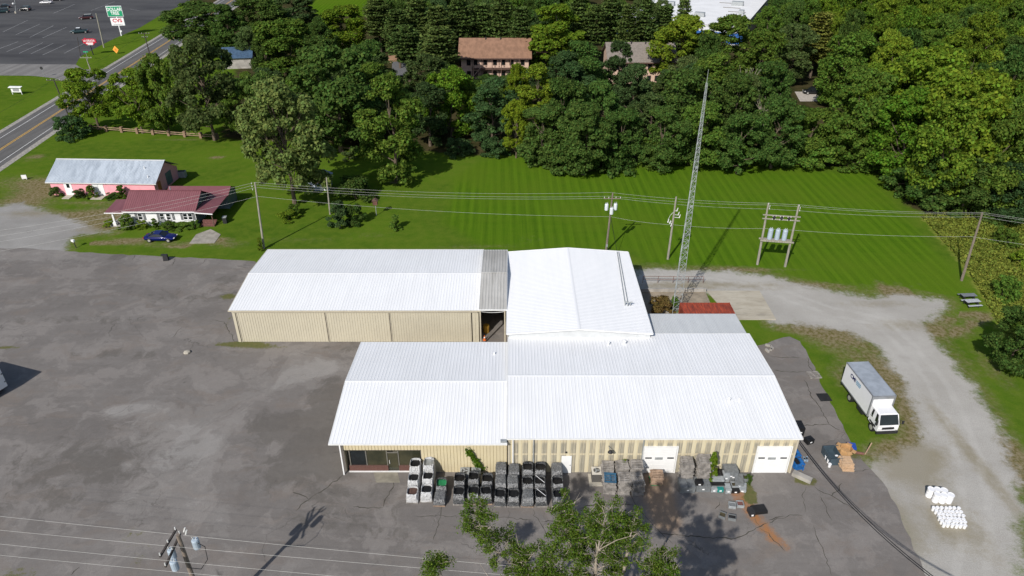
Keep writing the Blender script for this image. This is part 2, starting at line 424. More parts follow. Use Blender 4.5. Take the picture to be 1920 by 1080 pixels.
# --- gravel drive and gravel lot on the left
def gravel_mat(name, light, tint, grassy=True):
    n = NT(name, 1.0, spec=.0)
    p, gc, fine = grass_nodes(n, n.m('ADD', n.attr('dirt'), n.rng(n.attr('edge'), -3.0, -.2, 0, .42)), n.rng(n.attr('lawn'), -.5, 2.5))
    big = n.noise(p, .16, 5, .65); spk = n.noise(p, 9.0, 3, .8); md = n.noise(n.mapping(p, (.5, 1.3, 1), R(35)), .55, 5, .7)
    c = n.mix(n.rng(big, .3, .7), light, tint)
    c = n.mix(n.rng(md, .45, .8, 0, .55), c, tuple(x * .72 for x in light))
    c = n.mix(n.rng(spk, .3, .75, 0, .5), c, tuple(x * .5 for x in light))
    c = n.mix(n.rng(n.noise(p, 30., 2, .6), .55, .8, 0, .35), c, (.62, .60, .56))
    f = n.rng(n.m('ADD', n.attr('edge'), n.m('ADD', n.rng(n.noise(p, .35, 6, .75), 0, 1, -2.6, 2.6, False), n.rng(n.noise(p, 2.5, 4, .8), 0, 1, -1.0, 1.0, False))), -.5, 1.1)
    brn = n.rng(n.m('ADD', n.attr('brown'), n.rng(n.noise(p, .7, 6, .8), 0, 1, -.5, .5, False)), .1, .75)
    c = n.mix(n.m('MULTIPLY', brn, .65), c, (.20, .165, .085))
    cdv = n.m('ADD', n.attr('cd'), n.m('MULTIPLY_ADD', n.noise(p, .25, 4, .6), 1.6, -.8)); trk = n.m('MULTIPLY', n.rng(n.m('ABSOLUTE', n.m('SUBTRACT', cdv, 1.0)), .15, .55, 1, 0), n.rng(n.noise(p, .5, 4, .6), .3, .6))
    c = n.mix(n.m('MULTIPLY', trk, .16), c, (.58, .56, .53)); c = n.mix(n.rng(cdv, 2.4, 4.6, 0, .3), c, tuple(x * .8 for x in tint))
    n.col(n.mix(f, gc, c)); n.bump(spk, .6, .05); return n.mat
DRIVE = W((1200, 507), (1300, 511), (1400, 515), (1470, 529), (1560, 551), (1640, 561), (1700, 557), (1770, 565), (1745, 590), (1718, 606), (1752, 650), (1795, 700), (1838, 760), (1868, 820), (1886, 880), (1897, 940), (1893, 1010), (1890, 1120), (1800, 1300),
           (1770, 1300), (1745, 1090), (1718, 1020), (1685, 950), (1625, 890), (1655, 868), (1735, 838), (1745, 800), (1712, 740), (1680, 680), (1640, 640), (1590, 618), (1500, 602), (1452, 603), (1424, 548), (1200, 540))
CENT = W((1200, 522), (1300, 524), (1450, 545), (1560, 583), (1650, 603), (1700, 648), (1760, 720), (1800, 800), (1825, 900), (1832, 1000), (1812, 1120))
def poly_dist(X, Y, pts):
    D = np.full(X.shape, 99.)
    for a, b in zip(pts[:-1], pts[1:]): D = np.minimum(D, seg_dist(X, Y, a, b)[0])
    return D
def expand(poly, dlt):
    c = []; n = len(poly); ar = sum(poly[i][0] * poly[(i + 1) % n][1] - poly[(i + 1) % n][0] * poly[i][1] for i in range(n))
    sg = 1 if ar > 0 else -1
    for i in range(n):
        a, b, e = Vector(poly[i - 1]), Vector(poly[i]), Vector(poly[(i + 1) % n])
        t = ((b - a).normalized() + (e - b).normalized())
        if t.length < 1e-4: t = (b - a)
        t.normalize(); c.append((b.x + sg * t.y * dlt, b.y - sg * t.x * dlt))
    return c
brownb = [(1700, 880, 3, 2.5, .8), (1680, 980, 1.5, 4, .9), (1760, 980, 2, 3, .5), (1860, 900, .9, 8, .6), (1700, 610, 5, 1.5, .5), (1650, 570, 6, 1, .5), (1760, 780, 1.0, 4, .35), (1730, 850, 3, 2, .6), (1830, 1000, 2, 5, .4), (1300, 535, 10, 1.2, .7), (1450, 540, 3, 2, .2)]
tag(grid_sheet('gravel_drive', expand(DRIVE, 3.0), .6, {'edge': lambda X, Y: clip(poly_sdf(X, Y, DRIVE) + .9), 'lawn': lambda X, Y: clip(poly_sdf(X, Y, LAWN)), 'cd': lambda X, Y: poly_dist(X, Y, CENT), 'dirt': lambda X, Y: blobs(X, Y, worn), 'brown': lambda X, Y: blobs(X, Y, brownb)},
               .005, gravel_mat('drive_gravel', (.46, .44, .405), (.385, .365, .33))), kind='structure')
GLOT = W((-500, 372), (0, 384), (40, 380), (95, 398), (140, 408), (175, 425), (215, 437), (150, 440), (128, 452), (126, 468), (110, 482), (-40, 490), (-500, 500))
tag(grid_sheet('gravel_lot', expand(GLOT, 3.0), .8, {'edge': lambda X, Y: clip(poly_sdf(X, Y, GLOT)), 'lawn': lambda X, Y: X * 0 - 8, 'cd': lambda X, Y: X * 0 + .3, 'dirt': lambda X, Y: blobs(X, Y, worn), 'brown': lambda X, Y: blobs(X, Y, [(60, 400, 6, 2, .5), (180, 430, 4, 1.5, .6)])},
               .006, gravel_mat('lot_gravel', (.34, .33, .315), (.265, .255, .24))), kind='structure')
# --- asphalt lot
LOT = W((-700, 455), (60, 466), (120, 471), (200, 476), (300, 481), (400, 485), (478, 490)) + [(-32.6, 84.2), (-3, 84.0), (-.4, 82), (15.0, 82), (15.3, 66), (26, 67)] + W((1480, 631), (1500, 640), (1522, 680), (1548, 735), (1572, 785), (1590, 818), (1615, 862), (1645, 893), (1680, 945), (1708, 1010), (1735, 1085)) + [(38, 30), (36, 4), (-150, 4)]
n = NT('asphalt', .9, spec=.25); p = n.pos()
st = n.noise(n.mapping(p, (.30, 1.0, 1), R(6)), .17, 6, .62, .8); big = n.noise(p, .05, 4, .6); md = n.noise(p, .5, 6, .7, 1.0); fn = n.noise(p, 12., 3, .8)
wn = n.N('ShaderNodeTexNoise'); n.L(p, wn.inputs['Vector']); wn.inputs['Scale'].default_value = .13; wn.inputs['Detail'].default_value = 5; wn.inputs['Roughness'].default_value = .6
va = n.N('ShaderNodeVectorMath', operation='MULTIPLY_ADD'); n.L(wn.outputs['Color'], va.inputs[0]); va.inputs[1].default_value = (7, 7, 0); n.L(p, va.inputs[2]); pw = va.outputs[0]
mot = n.noise(p, 1.6, 6, .75); mot2 = n.noise(pw, .22, 7, .68)
c = n.mix(n.rng(st, .3, .72), (.188, .169, .155), (.275, .252, .233))
st2 = n.noise(n.mapping(p, (.05, 1.1, 1), R(3)), 1.0, 5, .7); c = n.mix(n.rng(st2, .35, .7, 0, .38), c, (.135, .122, .114)); c = n.mix(n.rng(st2, .58, .72, 0, .25), c, (.30, .285, .27))
c = n.mix(n.rng(big, .35, .65, 0, .6), c, (.212, .193, .178))
c = n.mix(n.rng(mot2, .50, .57, 0, .5), c, (.335, .305, .28)); c = n.mix(n.rng(mot2, .44, .36, 0, .35), c, (.125, .112, .104))
c = n.mix(n.rng(n.noise(n.mapping(pw, (.5, 1.4, 1), R(-20), (9, 4, 0)), .3, 6, .7), .50, .64, 0, .5), c, (.235, .192, .160))
c = n.mix(n.rng(mot, .30, .72, 0, .40), n.mix(.4, c, (.10, .092, .086)), c)
c = n.mix(n.rng(md, .5, .8, 0, .3), c, (.28, .265, .25))
lt = n.m('ADD', n.m('ADD', n.attr('light'), n.attr('lightp')), n.m('ADD', n.m('MULTIPLY', n.m('SUBTRACT', n.noise(pw, .3, 7, .68), .5), 1.9), n.m('MULTIPLY', n.m('SUBTRACT', n.noise(pw, 2.2, 5, .8), .5), .35)))
c = n.mix(n.rng(lt, .30, .40, 0, .28), c, n.mix(md, (.33, .305, .28), (.25, .24, .225))); c = n.mix(n.rng(lt, .55, .85, 0, .42), c, n.mix(mot, (.42, .405, .385), (.27, .255, .235)))
vo = n.N('ShaderNodeTexVoronoi', feature='DISTANCE_TO_EDGE'); n.L(pw, vo.inputs['Vector']); vo.inputs['Scale'].default_value = .16
ck = n.m('MULTIPLY', n.rng(vo.outputs['Distance'], .0, .006, 1, 0), n.rng(n.noise(p, .09, 4, .6), .50, .60)); c = n.mix(n.m('MULTIPLY', ck, .65), c, (.06, .054, .048))
vo2 = n.N('ShaderNodeTexVoronoi', feature='DISTANCE_TO_EDGE'); n.L(pw, vo2.inputs['Vector']); vo2.inputs['Scale'].default_value = .7
ck2 = n.m('MULTIPLY', n.rng(vo2.outputs['Distance'], .0, .02, 1, 0), n.rng(n.noise(n.mapping(p, loc=(5, 9, 0)), .16, 4, .6), .58, .66)); c = n.mix(n.m('MULTIPLY', ck2, .5), c, (.07, .062, .054))
dk = n.m('ADD', n.attr('dark'), n.m('MULTIPLY', n.m('SUBTRACT', n.noise(n.mapping(pw, loc=(31, 7, 0)), .45, 7, .72), .5), 2.2))
c = n.mix(n.rng(dk, .25, .6, 0, .65), c, n.mix(mot, (.085, .076, .066), (.135, .122, .108)))
tn = n.m('ADD', n.attr('tan'), n.m('MULTIPLY', n.m('SUBTRACT', n.noise(p, .8, 5, .7), .5), .7))
c = n.mix(n.rng(tn, .2, .9, 0, .75), c, (.33, .225, .14))
rs = n.m('ADD', n.attr('rust'), n.m('MULTIPLY', n.m('SUBTRACT', n.noise(p, 1.0, 6, .75), .5), 1.5))
c = n.mix(n.rng(rs, -.12, .5, 0, .85), c, n.mix(n.noise(p, 1.5, 3), (.40, .135, .025), (.33, .17, .06)))
c = n.mix(n.rng(fn, .35, .75, 0, .35), c, (.09, .085, .08))
c = n.mix(n.rng(n.noise(p, 40., 2, .6), .6, .8, 0, .3), c, (.42, .40, .38))
sp = n.m('MULTIPLY', n.rng(n.voro(pw, .42), .03, .075, 1, 0), n.rng(n.noise(p, .13, 3), .48, .6)); c = n.mix(n.m('MULTIPLY', sp, .6), c, (.07, .064, .06))
sp2 = n.rng(n.voro(p, 1.7), .02, .045, 1, 0); c = n.mix(n.m('MULTIPLY', sp2, n.rng(n.noise(p, .2, 3), .52, .62, 0, .6)), c, (.06, .055, .05))
wd = n.m('ADD', n.attr('weed'), n.m('MULTIPLY', n.m('SUBTRACT', n.noise(p, 1.6, 6, .85), .5), 1.6))
c = n.mix(n.rng(wd, .45, .75), c, n.mix(n.noise(p, 3, 3), (.055, .085, .015), (.16, .13, .06)))
n.col(c); n.bump(fn, .35, .03); ASPH = n.mat
lightb = [(600, 715, 5.5, 3.2, 1.0), (570, 760, 3, 2, .7), (650, 690, 4, 2, .6), (250, 765, 4.5, 1.3, .9), (215, 770, 1.6, .9, .8), (360, 800, 9, 3, .45), (420, 860, 5, 6, .55), (300, 860, 6, 3, .5), (60, 632, 7, 1.2, .9), (230, 640, 12, .7, .7), (330, 645, 6, 1.2, .5), (330, 690, 5, 3, .3),
          (540, 1065, 1.2, 2.2, 1.1), (430, 975, 2.5, 2.5, .6), (260, 950, 6, 2, .4), (690, 915, 5, 2, .35), (710, 1020, 1.5, 2, .3), (470, 600, 3, 4, .4), (1480, 980, 3, 4, .25), (100, 500, 20, 3, .4), (40, 478, 30, 3.5, 1.2), (420, 640, 3, 2, .5), (1450, 900, 3, 1.5, .3), (100, 700, 8, 3, .3)]
darkb = [(615, 745, 2.5, 4, .8), (575, 800, 5, 2.2, .75), (625, 860, 2, 3, .9), (200, 860, 8, 5, .35), (100, 900, 9, 5, .3), (560, 850, 2.5, 2.5, .7), (520, 890, 2.5, 2, .5), (220, 482, 1.0, .9, 1.4), (330, 560, 14, 3, .3), (600, 950, 5, 4, .35), (760, 980, 6, 3, .3), (1240, 1000, 9, 4, .1), (130, 600, 16, 1.2, .4), (200, 665, 8, 1.2, .45), (510, 800, 3, 2, .5), (420, 530, 4, 3, .4), (1580, 780, 2, 4, .2), (650, 650, 3, 1.2, .5)]
weedb = [(428, 556, 1.6, .9, 1.0), (455, 645, 3.5, .5, 1.3), (415, 590, 2, 1.5, .35), (8, 652, 2.5, .5, .9), (250, 1000, 1.6, 1.6, .5), (265, 1045, 1.5, 1.5, .5), (500, 652, 5, .6, .6), (425, 610, .6, 3, .5), (350, 663, 3, .3, .6), (260, 480, 12, .35, .55), (430, 486, 6, .4, .5), (1600, 850, 1.2, 1.2, .9), (1650, 890, .8, 2, .6), (1560, 745, .5, 4, .4), (30, 1075, 3, 1, .6), (390, 520, 3, 2, .3), (1504, 899, 1.0, .5, 1.2), (1520, 905, .8, .5, .8)]
LP1 = W((205, 772), (250, 758), (300, 735), (420, 705), (480, 660), (530, 665), (500, 735), (430, 800), (405, 860), (385, 920), (425, 985), (450, 1070), (330, 1090), (250, 1010), (205, 958), (228, 925), (222, 880), (235, 850), (245, 800), (215, 785))
LP2 = W((430, 705), (470, 668), (560, 652), (645, 672), (620, 700), (560, 712), (500, 745), (450, 770))
RUST = W((1368, 918), (1398, 918), (1422, 958), (1462, 1004), (1490, 1040), (1445, 1022), (1405, 975))
ISLE = W((1397, 900), (1408, 905), (1422, 928), (1424, 944), (1402, 950), (1390, 934))
tag(grid_sheet('asphalt_lot', LOT, .5, {'light': lambda X, Y: blobs(X, Y, lightb) * .75, 'lightp': lambda X, Y: np.clip(np.maximum(poly_sdf(X, Y, LP1), poly_sdf(X, Y, LP2)) * .5, -.5, .12 + .3 * (X > -26) * (Y > 58)), 'dark': lambda X, Y: blobs(X, Y, darkb), 'weed': lambda X, Y: blobs(X, Y, weedb) + np.clip(poly_sdf(X, Y, ISLE) * 1.5 + .4, 0, 1.6),
    'rust': lambda X, Y: np.clip(poly_sdf(X, Y, RUST) * .75 + .1, -1, .6) - .02 * np.maximum(0, 45.5 - Y), 'tan': lambda X, Y: blobs(X, Y, [(1235, 935, 1.6, 2.6, 1.0), (1250, 975, 1.3, 2, .8), (1225, 900, 1.5, 1, .6), (1450, 1020, 3, 2, .4)])}, .012, ASPH, amp=.18, step=.8))
LOTO = bpy.data.objects['asphalt_lot']
# cracks with dirt and weeds in them
crack_m = plain('crack_fill', (.062, .056, .044), .95, var=.4, scale=3)
cracks = [[(645, 890), (625, 905), (600, 922), (578, 936), (565, 945), (555, 958)], [(548, 922), (565, 930), (578, 936)], [(742, 892), (735, 915), (725, 935), (718, 952)], [(660, 950), (690, 953), (718, 952)], [(828, 945), (825, 970), (822, 985), (812, 1012)],
          [(782, 968), (822, 966), (860, 969)], [(1000, 955), (1002, 968), (1012, 980), (1020, 995), (1028, 1012)], [(1012, 980), (1030, 977), (1050, 977)], [(920, 968), (960, 972), (1000, 975)], [(1180, 920), (1186, 935), (1195, 948), (1205, 960), (1215, 975), (1225, 985), (1240, 1000), (1262, 1020)],
          [(1085, 952), (1110, 947), (1150, 946), (1188, 947)], [(1240, 1000), (1280, 1004), (1330, 1008), (1370, 1010), (1400, 1003), (1425, 987), (1440, 980)], [(1425, 987), (1415, 970)], [(1440, 980), (1480, 966), (1505, 967)], [(1425, 990), (1440, 1000), (1472, 1034)], [(1350, 940), (1340, 955)],
          [(1510, 912), (1505, 925), (1510, 960)], [(1525, 913), (1545, 925), (1560, 930), (1580, 942), (1615, 963)], [(1578, 905), (1572, 918), (1560, 930)], [(1523, 985), (1535, 1010), (1545, 1035), (1560, 1080)], [(1540, 930), (1550, 955), (1560, 975)], [(1592, 883), (1610, 884), (1630, 880)],
          [(1508, 712), (1520, 740), (1540, 770), (1555, 796)], [(1500, 797), (1530, 797), (1555, 796), (1575, 806)], [(1450, 694), (1480, 697), (1515, 697)], [(1446, 669), (1470, 671), (1500, 670)], [(1515, 670), (1518, 690), (1530, 705)], [(222, 480), (212, 490), (195, 492)], [(388, 485), (378, 495)], [(330, 483), (322, 498)], [(253, 478), (248, 488)],
          [(1440, 810 + 165), (1470, 968)], [(365, 640), (355, 660)], [(340, 613), (325, 632)], [(945, 985), (930, 1030)], [(130, 1080), (150, 1062)], [(400, 600), (420, 604), (440, 640)]]
rc = random.Random(3)
for pl in cracks:
    mb = MB(); P = [at(u, v, .017) for u, v in pl]; Q = []
    for a, b in zip(P[:-1], P[1:]):
        k = max(2, int((b - a).length / .35))
        for i in range(k): Q.append(a + (b - a) * i / k + Vector((rc.uniform(-.11, .11), rc.uniform(-.11, .11), 0)))
    Q.append(P[-1]); w0 = rc.uniform(.018, .045)
    pts = []
    for i, q in enumerate(Q):
        dr = (Q[min(i + 1, len(Q) - 1)] - Q[max(i - 1, 0)]).normalized(); sd = Vector((-dr.y, dr.x, 0)) * w0 * rc.uniform(.5, 1.5) * (.25 if i in (0, len(Q) - 1) else 1)
        pts += [q - sd, q + sd]
    mb.add(pts, [(2 * i, 2 * i + 2, 2 * i + 3, 2 * i + 1) for i in range(len(Q) - 1)]); mb.build('crack', crack_m, LOTO)
# --- highway, side street, shopping lot
def road_mat(name, col, rz):
    n = NT(name, .9, spec=.25); p = n.pos()
    s2 = n.noise(n.mapping(p, (1, .04, 1), rz), .8, 4, .6); b2 = n.noise(p, .12, 5, .65); f2 = n.noise(p, 6, 3, .7)
    c = n.mix(n.rng(s2, .3, .7), tuple(x * .78 for x in col), tuple(x * 1.18 for x in col)); c = n.mix(n.rng(b2, .3, .7, 0, .5), c, tuple(x * .7 for x in col))
    c = n.mix(n.rng(f2, .4, .8, 0, .3), c, tuple(x * .6 for x in col)); n.col(c); return n.mat
rd0, rd1 = at(20, 268), at(312, 80); rdir = (rd1 - rd0).normalized(); rnr = Vector((rdir.y, -rdir.x, 0))
def rpt(s, o, z=0.0): q = rd0 + rdir * s + rnr * o; return Vector((q.x, q.y, z))
def strip(name, s0, s1, o0, o1, z, mat, parent=None):
    mb = MB(); k = max(1, int((s1 - s0) / 12))
    for i in range(k):
        a, b = s0 + (s1 - s0) * i / k, s0 + (s1 - s0) * (i + 1) / k
        mb.quad(rpt(a, o0, z), rpt(a, o1, z), rpt(b, o1, z), rpt(b, o0, z))
    return mb.build(name, mat, parent)
road_h = tag(strip('highway', -170, 300, -5.3, 5.0, .016, road_mat('highway_asphalt', (.128, .123, .119), -math.atan2(rdir.x, rdir.y))), kind='structure')
shoulder = plain('shoulder_gravel', (.30, .28, .25), .95, var=.3, scale=2)
tag(strip('road_shoulder', -170, 300, -6.4, 6.3, .010, shoulder), kind='structure')
for o0, o1, mt_, nm in ((-.28, -.13, 'yellow_line', 'centre_line'), (.10, .25, 'yellow_line', 'centre_line'), (-3.75, -3.6, 'white_line', 'edge_line'), (3.65, 3.8, 'white_line', 'edge_line')):
    strip(nm, -170, 300, o0, o1, .021, MT[mt_], road_h)
PLOT = W((-900, -45), (420, -45), (350, 5), (318, 20), (300, 29), (262, 52), (215, 72), (183, 88), (150, 106), (142, 121), (-900, 112))
n = NT('shop_asphalt', .9, spec=.25); p = n.pos()
c = n.mix(n.rng(n.noise(n.mapping(p, (.25, 1, 1), R(30)), .12, 5, .65), .3, .7), (.040, .039, .042), (.078, .076, .077)); c = n.mix(n.rng(n.noise(p, .05, 3), .4, .7, 0, .5), c, (.098, .095, .094)); n.col(c)
plot = grid_sheet('shopping_parking_lot', PLOT, 4.0, {}, .008, n.mat)
tag(grid_sheet('side_street', W((-900, 112), (142, 121), (158, 131), (190, 130), (205, 126), (165, 165), (142, 172), (128, 160), (105, 147), (60, 142), (-900, 135)), 2.0, {}, .013, road_mat('street_asphalt', (.21, .20, .19), R(90))), kind='structure')
for (a, b) in [((80, 103), (124, 83)), ((58, 101), (100, 81)), ((36, 100), (80, 80)), ((12, 97), (56, 79)), ((-6, 93), (34, 78)), ((80, 71), (125, 51)), ((56, 70), (100, 48)), ((30, 65), (75, 45)), ((5, 60), (52, 38)), ((120, 100), (160, 80)), ((244, 17), (262, 20)), ((170, 20), (215, 3)), ((100, 25), (140, 8))]:
    A, B = at(*a, .015), at(*b, .015); dr = (B - A).normalized(); sd = Vector((-dr.y, dr.x, 0)) * .09
    MB().quad(A - sd, A + sd, B + sd, B - sd).build('stall_line', MT['stall_line'], plot)
# --- concrete pads
n = NT('slab_concrete', .9, spec=.25); p = n.pos()
c = n.mix(n.rng(n.noise(n.mapping(p, (.5, 1.5, 1), R(15)), .5, 5, .7), .3, .7), (.36, .32, .25), (.47, .43, .35)); c = n.mix(n.rng(n.noise(n.mapping(p, (.4, 1.2, 1), R(20), (3, 2, 0)), .9, 5, .7), .5, .75, 0, .7), c, (.22, .20, .165)); n.col(c); SLAB = n.mat
def pad(name, pts, z0, z1, mat):
    return tag(MB().prism(pts, z0, z1).build(name, mat), kind='structure')
def ccw(p):
    a = sum(p[i][0] * p[(i + 1) % len(p)][1] - p[(i + 1) % len(p)][0] * p[i][1] for i in range(len(p))); return p if a > 0 else p[::-1]
pad('concrete_slab', ccw(W((1325, 546), (1424, 546), (1455, 600), (1372, 600))), -.05, .09, SLAB)
pad('yard_slab', ccw([(15.3, 66.5), (25.5, 66.5), (25.5, 80.4), (15.3, 80.4)]), -.05, .05, plain('yard_concrete', (.27, .225, .165), .9, var=.25, scale=.6))
pad('patio_slab', ccw(W((355, 457), (368, 440), (395, 430), (414, 440), (402, 456))), -.05, .06, plain('patio_concrete', (.30, .275, .235), .9, var=.2, scale=1.2))
pad('doorway_apron', ccw(W((700, 884), (745, 884), (750, 905), (705, 905))), -.02, .02, plain('apron_concrete', (.24, .22, .175), .9, var=.2, scale=1.2))
pad('driveway_pad', ccw(W((1490, 172), (1545, 172), (1543, 190), (1500, 190))), -.02, .03, plain('drive_concrete', (.42, .38, .34), .9, var=.15))
pad('wood_clearing_path', ccw(W((735, 116), (772, 114), (768, 142), (735, 142))), -.02, .03, plain('path_tarmac', (.13, .13, .135), .9, var=.15))
pad('bare_bank', ccw(W((728, 103), (780, 100), (775, 117), (728, 118))), -.02, .02, plain('red_soil', (.34, .20, .12), .95, var=.25, scale=.6))
# ------------------------------------------------------------------ building materials
def roof_mat(name, col, dirt, amt, rough=.45):
    n = NT(name, rough, spec=.35); p = n.pos()
    f = n.noise(n.mapping(p, (1.6, .12, 1)), .9, 5, .65); g = n.noise(p, .12, 4, .6)
    c = n.mix(n.rng(f, .35, .75, 0, amt), col, dirt); c = n.mix(n.rng(g, .4, .7, 0, amt * .8), c, dirt); n.col(c); return n.mat
ROOFW = roof_mat('roof_white_coating', (.80, .805, .815), (.70, .705, .71), .5)
ROOFW2 = roof_mat('roof_white_coating_mid', (.81, .812, .82), (.72, .73, .74), .4)
ROOFG = roof_mat('roof_galvanised', (.56, .575, .58), (.46, .475, .485), .7)
ROOFD = roof_mat('roof_weathered', (.50, .49, .465), (.33, .32, .295), .85, .7)
ROOFS = roof_mat('roof_old_silver', (.43, .48, .54), (.27, .31, .36), .9, .5)
ROOFM = roof_mat('roof_maroon', (.20, .078, .090), (.15, .055, .064), .6, .5)
TANW = roof_mat('wall_tan', (.52, .475, .365), (.44, .40, .31), .5, .6)
CREAM = roof_mat('wall_cream', (.60, .52, .34), (.52, .45, .31), .6, .6)
CREAM2 = roof_mat('wall_cream_clean', (.64, .57, .40), (.56, .50, .36), .5, .6)
n = NT('wall_weathered', .7, spec=.3); p = n.pos()
v1 = n.noise(n.mapping(p, (9, 1, .5)), 1.0, 5, .75); sep = n.N('ShaderNodeSeparateXYZ'); n.L(p, sep.inputs[0])
band = n.rng(n.m('ABSOLUTE', n.m('SUBTRACT', sep.outputs[2], 2.25)), .05, .16); topb = n.rng(sep.outputs[2], 3.45, 3.8, 1, .15)
f = n.m('MULTIPLY', n.m('MULTIPLY', n.rng(v1, .25, .62), band), topb)
n.col(n.mix(f, (.56, .49, .35), n.mix(n.noise(n.mapping(p, (14, 1, .6)), 1.3, 3), (.22, .21, .175), (.36, .335, .27)))); WEATH = n.mat
n = NT('brick_red', .9, spec=.2); bt = n.N('ShaderNodeTexBrick'); n.L(n.mapping(n.pos(), (4.4, 4.4, 4.4)), bt.inputs[0])
bt.inputs['Color1'].default_value = (.10, .048, .04, 1); bt.inputs['Color2'].default_value = (.13, .062, .05, 1); bt.inputs['Mortar'].default_value = (.16, .13, .11, 1); n.col(bt.outputs[0]); BRICK = n.mat
n = NT('storefront_glass', .06, spec=.6); n.col(n.mix(n.rng(n.noise(n.mapping(n.pos(), (.6, .6, .6), R(30)), 1.0, 3), .35, .65), (.028, .030, .018), (.055, .052, .03))); SGLASS = n.mat
mk('alu_frame', (.20, .19, .165), .5, .3)

def xat(u, y, z):
    dep = y * _c - (z - CAM_H) * _s; return (u - 960) / FPX * dep
def gable_roof_x(par, x0, x1, yf, yb, ze, zr, mat, trim, pitch=.33, rib=.018, th=.10):
    ym = (yf + yb) / 2
    MB().ribs((x0, yf, ze), (x1, yf, ze), (x0, ym, zr), pitch, rib).build('roof_slope', mat, par)
    MB().ribs((x1, yb, ze), (x0, yb, ze), (x1, ym, zr), pitch, rib).build('roof_slope', mat, par)
    mb = MB()
    for s in (-1, 1): mb.quad((x0, ym, zr + rib + .03), (x1, ym, zr + rib + .03), (x1, ym + s * .16, zr + rib + .0), (x0, ym + s * .16, zr + rib + .0)) if s < 0 else mb.quad((x1, ym, zr + rib + .03), (x0, ym, zr + rib + .03), (x0, ym + .16, zr + rib), (x1, ym + .16, zr + rib))
    mb.build('ridge_cap', mat, par)
    for y, s in ((yf, -1), (yb, 1)): MB().box(((x0 + x1) / 2, y + s * .03, ze - .055), (x1 - x0 + .1, .10, .12)).build('eave_trim', trim, par)
    for x in (x0 - .03, x1 + .03):
        for a, b in (((x, yf, ze - .06), (x, ym, zr - .06)), ((x, yb, ze - .06), (x, ym, zr - .06))): MB().bar(a, b, .05, .16).build('rake_trim', trim, par)
def gable_end(par, x, y0, y1, z0, ze, zr, mat, name='gable_wall'):
    s = .04; ym = (y0 + y1) / 2
    MB().prism([(y0, z0), (y1, z0), (y1, ze), (ym, zr), (y0, ze)], x - s, x + s, axis='x').build(name, mat, par)

# ------------------------------------------------------------------ storage barn
t = empty('storage_barn', (-32.2, 68.9, 0), 0, 'long white-roofed storage building with three tan sliding door bays', 'building')
B = Vector((-32.2, 68.9, 0))
def L(x, y, z, o=B): return (x - o.x, y - o.y, z - o.z)
def shift(par, o):   # parts were laid out in world metres: move them into the thing's frame
    for ch in par.children:
        ch.location = ch.location - Vector(o)
gable_roof_x(t, -32.5, -3.75, 68.75, 83.95, 4.5, 5.12, ROOFW, MT['tan_trim'])
bays = [(-31.75, -21.62), (-21.46, -14.22), (-14.06, -4.75)]
for a, b in bays:
    dr = MB().ribs((a, 68.92, .05), (b, 68.92, .05), (a, 68.92, 4.2), .30, -.032, frac=(.78, .80, .94, .96)).build('sliding_door', TANW, t)
    for x in (a, b): MB().box((x, 68.9, 2.1), (.07, .07, 4.15)).build('door_edge', MT['tan_trim'], dr)
for x in (-21.54, -14.14): MB().box((x, 68.97, 2.2), (.10, .05, 4.2)).build('door_gap', MT['dark_trim'], t)
MB().box((-18.1, 68.86, 4.29), (28.2, .16, .16)).build('door_track', MT['tan_trim'], t)
MB().ribs((-32.25, 68.95, 0), (-31.9, 68.95, 0), (-32.25, 68.95, 4.4), .3, .03).build('corner_panel', TANW, t)
MB().ribs((-4.6, 68.95, 0), (-3.85, 68.95, 0), (-4.6, 68.95, 4.4), .3, .03).build('corner_panel', TANW, t)
MB().ribs((-3.85, 83.7, 0), (-32.2, 83.7, 0), (-3.85, 83.7, 4.45), .3, .03).build('rear_wall', TANW, t)
gable_end(t, -32.2, 68.98, 83.7, 0, 4.44, 5.03, TANW); gable_end(t, -3.9, 68.98, 83.7, 0, 4.44, 5.03, TANW)
shift(t, B)
# ------------------------------------------------------------------ breezeway between barn and warehouse
t = empty('breezeway', (-2, 68, 0), 0, 'weathered grey-roofed breezeway between the storage building and the middle warehouse', 'building')
gable_roof_x(t, -3.72, -.62, 67.9, 82.4, 5.2, 5.92, ROOFD, MT['white_trim'], .36, .04)
gable_end(t, -.66, 68.1, 82.3, 5.0, 5.15, 5.82, ROOFD, 'gable_wall')
gable_end(t, -3.66, 68.1, 82.3, 4.3, 5.15, 5.82, ROOFD, 'gable_wall')
MB().box((-2.2, 82.2, 2.6), (3.0, .1, 5.1)).build('rear_wall', MT['interior_wall'], t)
MB().box((-2.15, 68.0, 5.02), (3.0, .12, .12)).build('lintel', MT['white_trim'], t)
for x in (-3.62, -.82): MB().box((x, 68.0, 2.5), (.14, .14, 5.0)).build('post', MT['tan_trim'], t)
pts = [Vector((-3.5 + 2.6 * k / 8, 67.95, 4.86 - .12 * math.sin(math.pi * k / 8))) for k in range(9)]
MB().tube(pts, .03).build('hanging_cable', MT['insulator'], t)
shift(t, (-2, 68, 0))
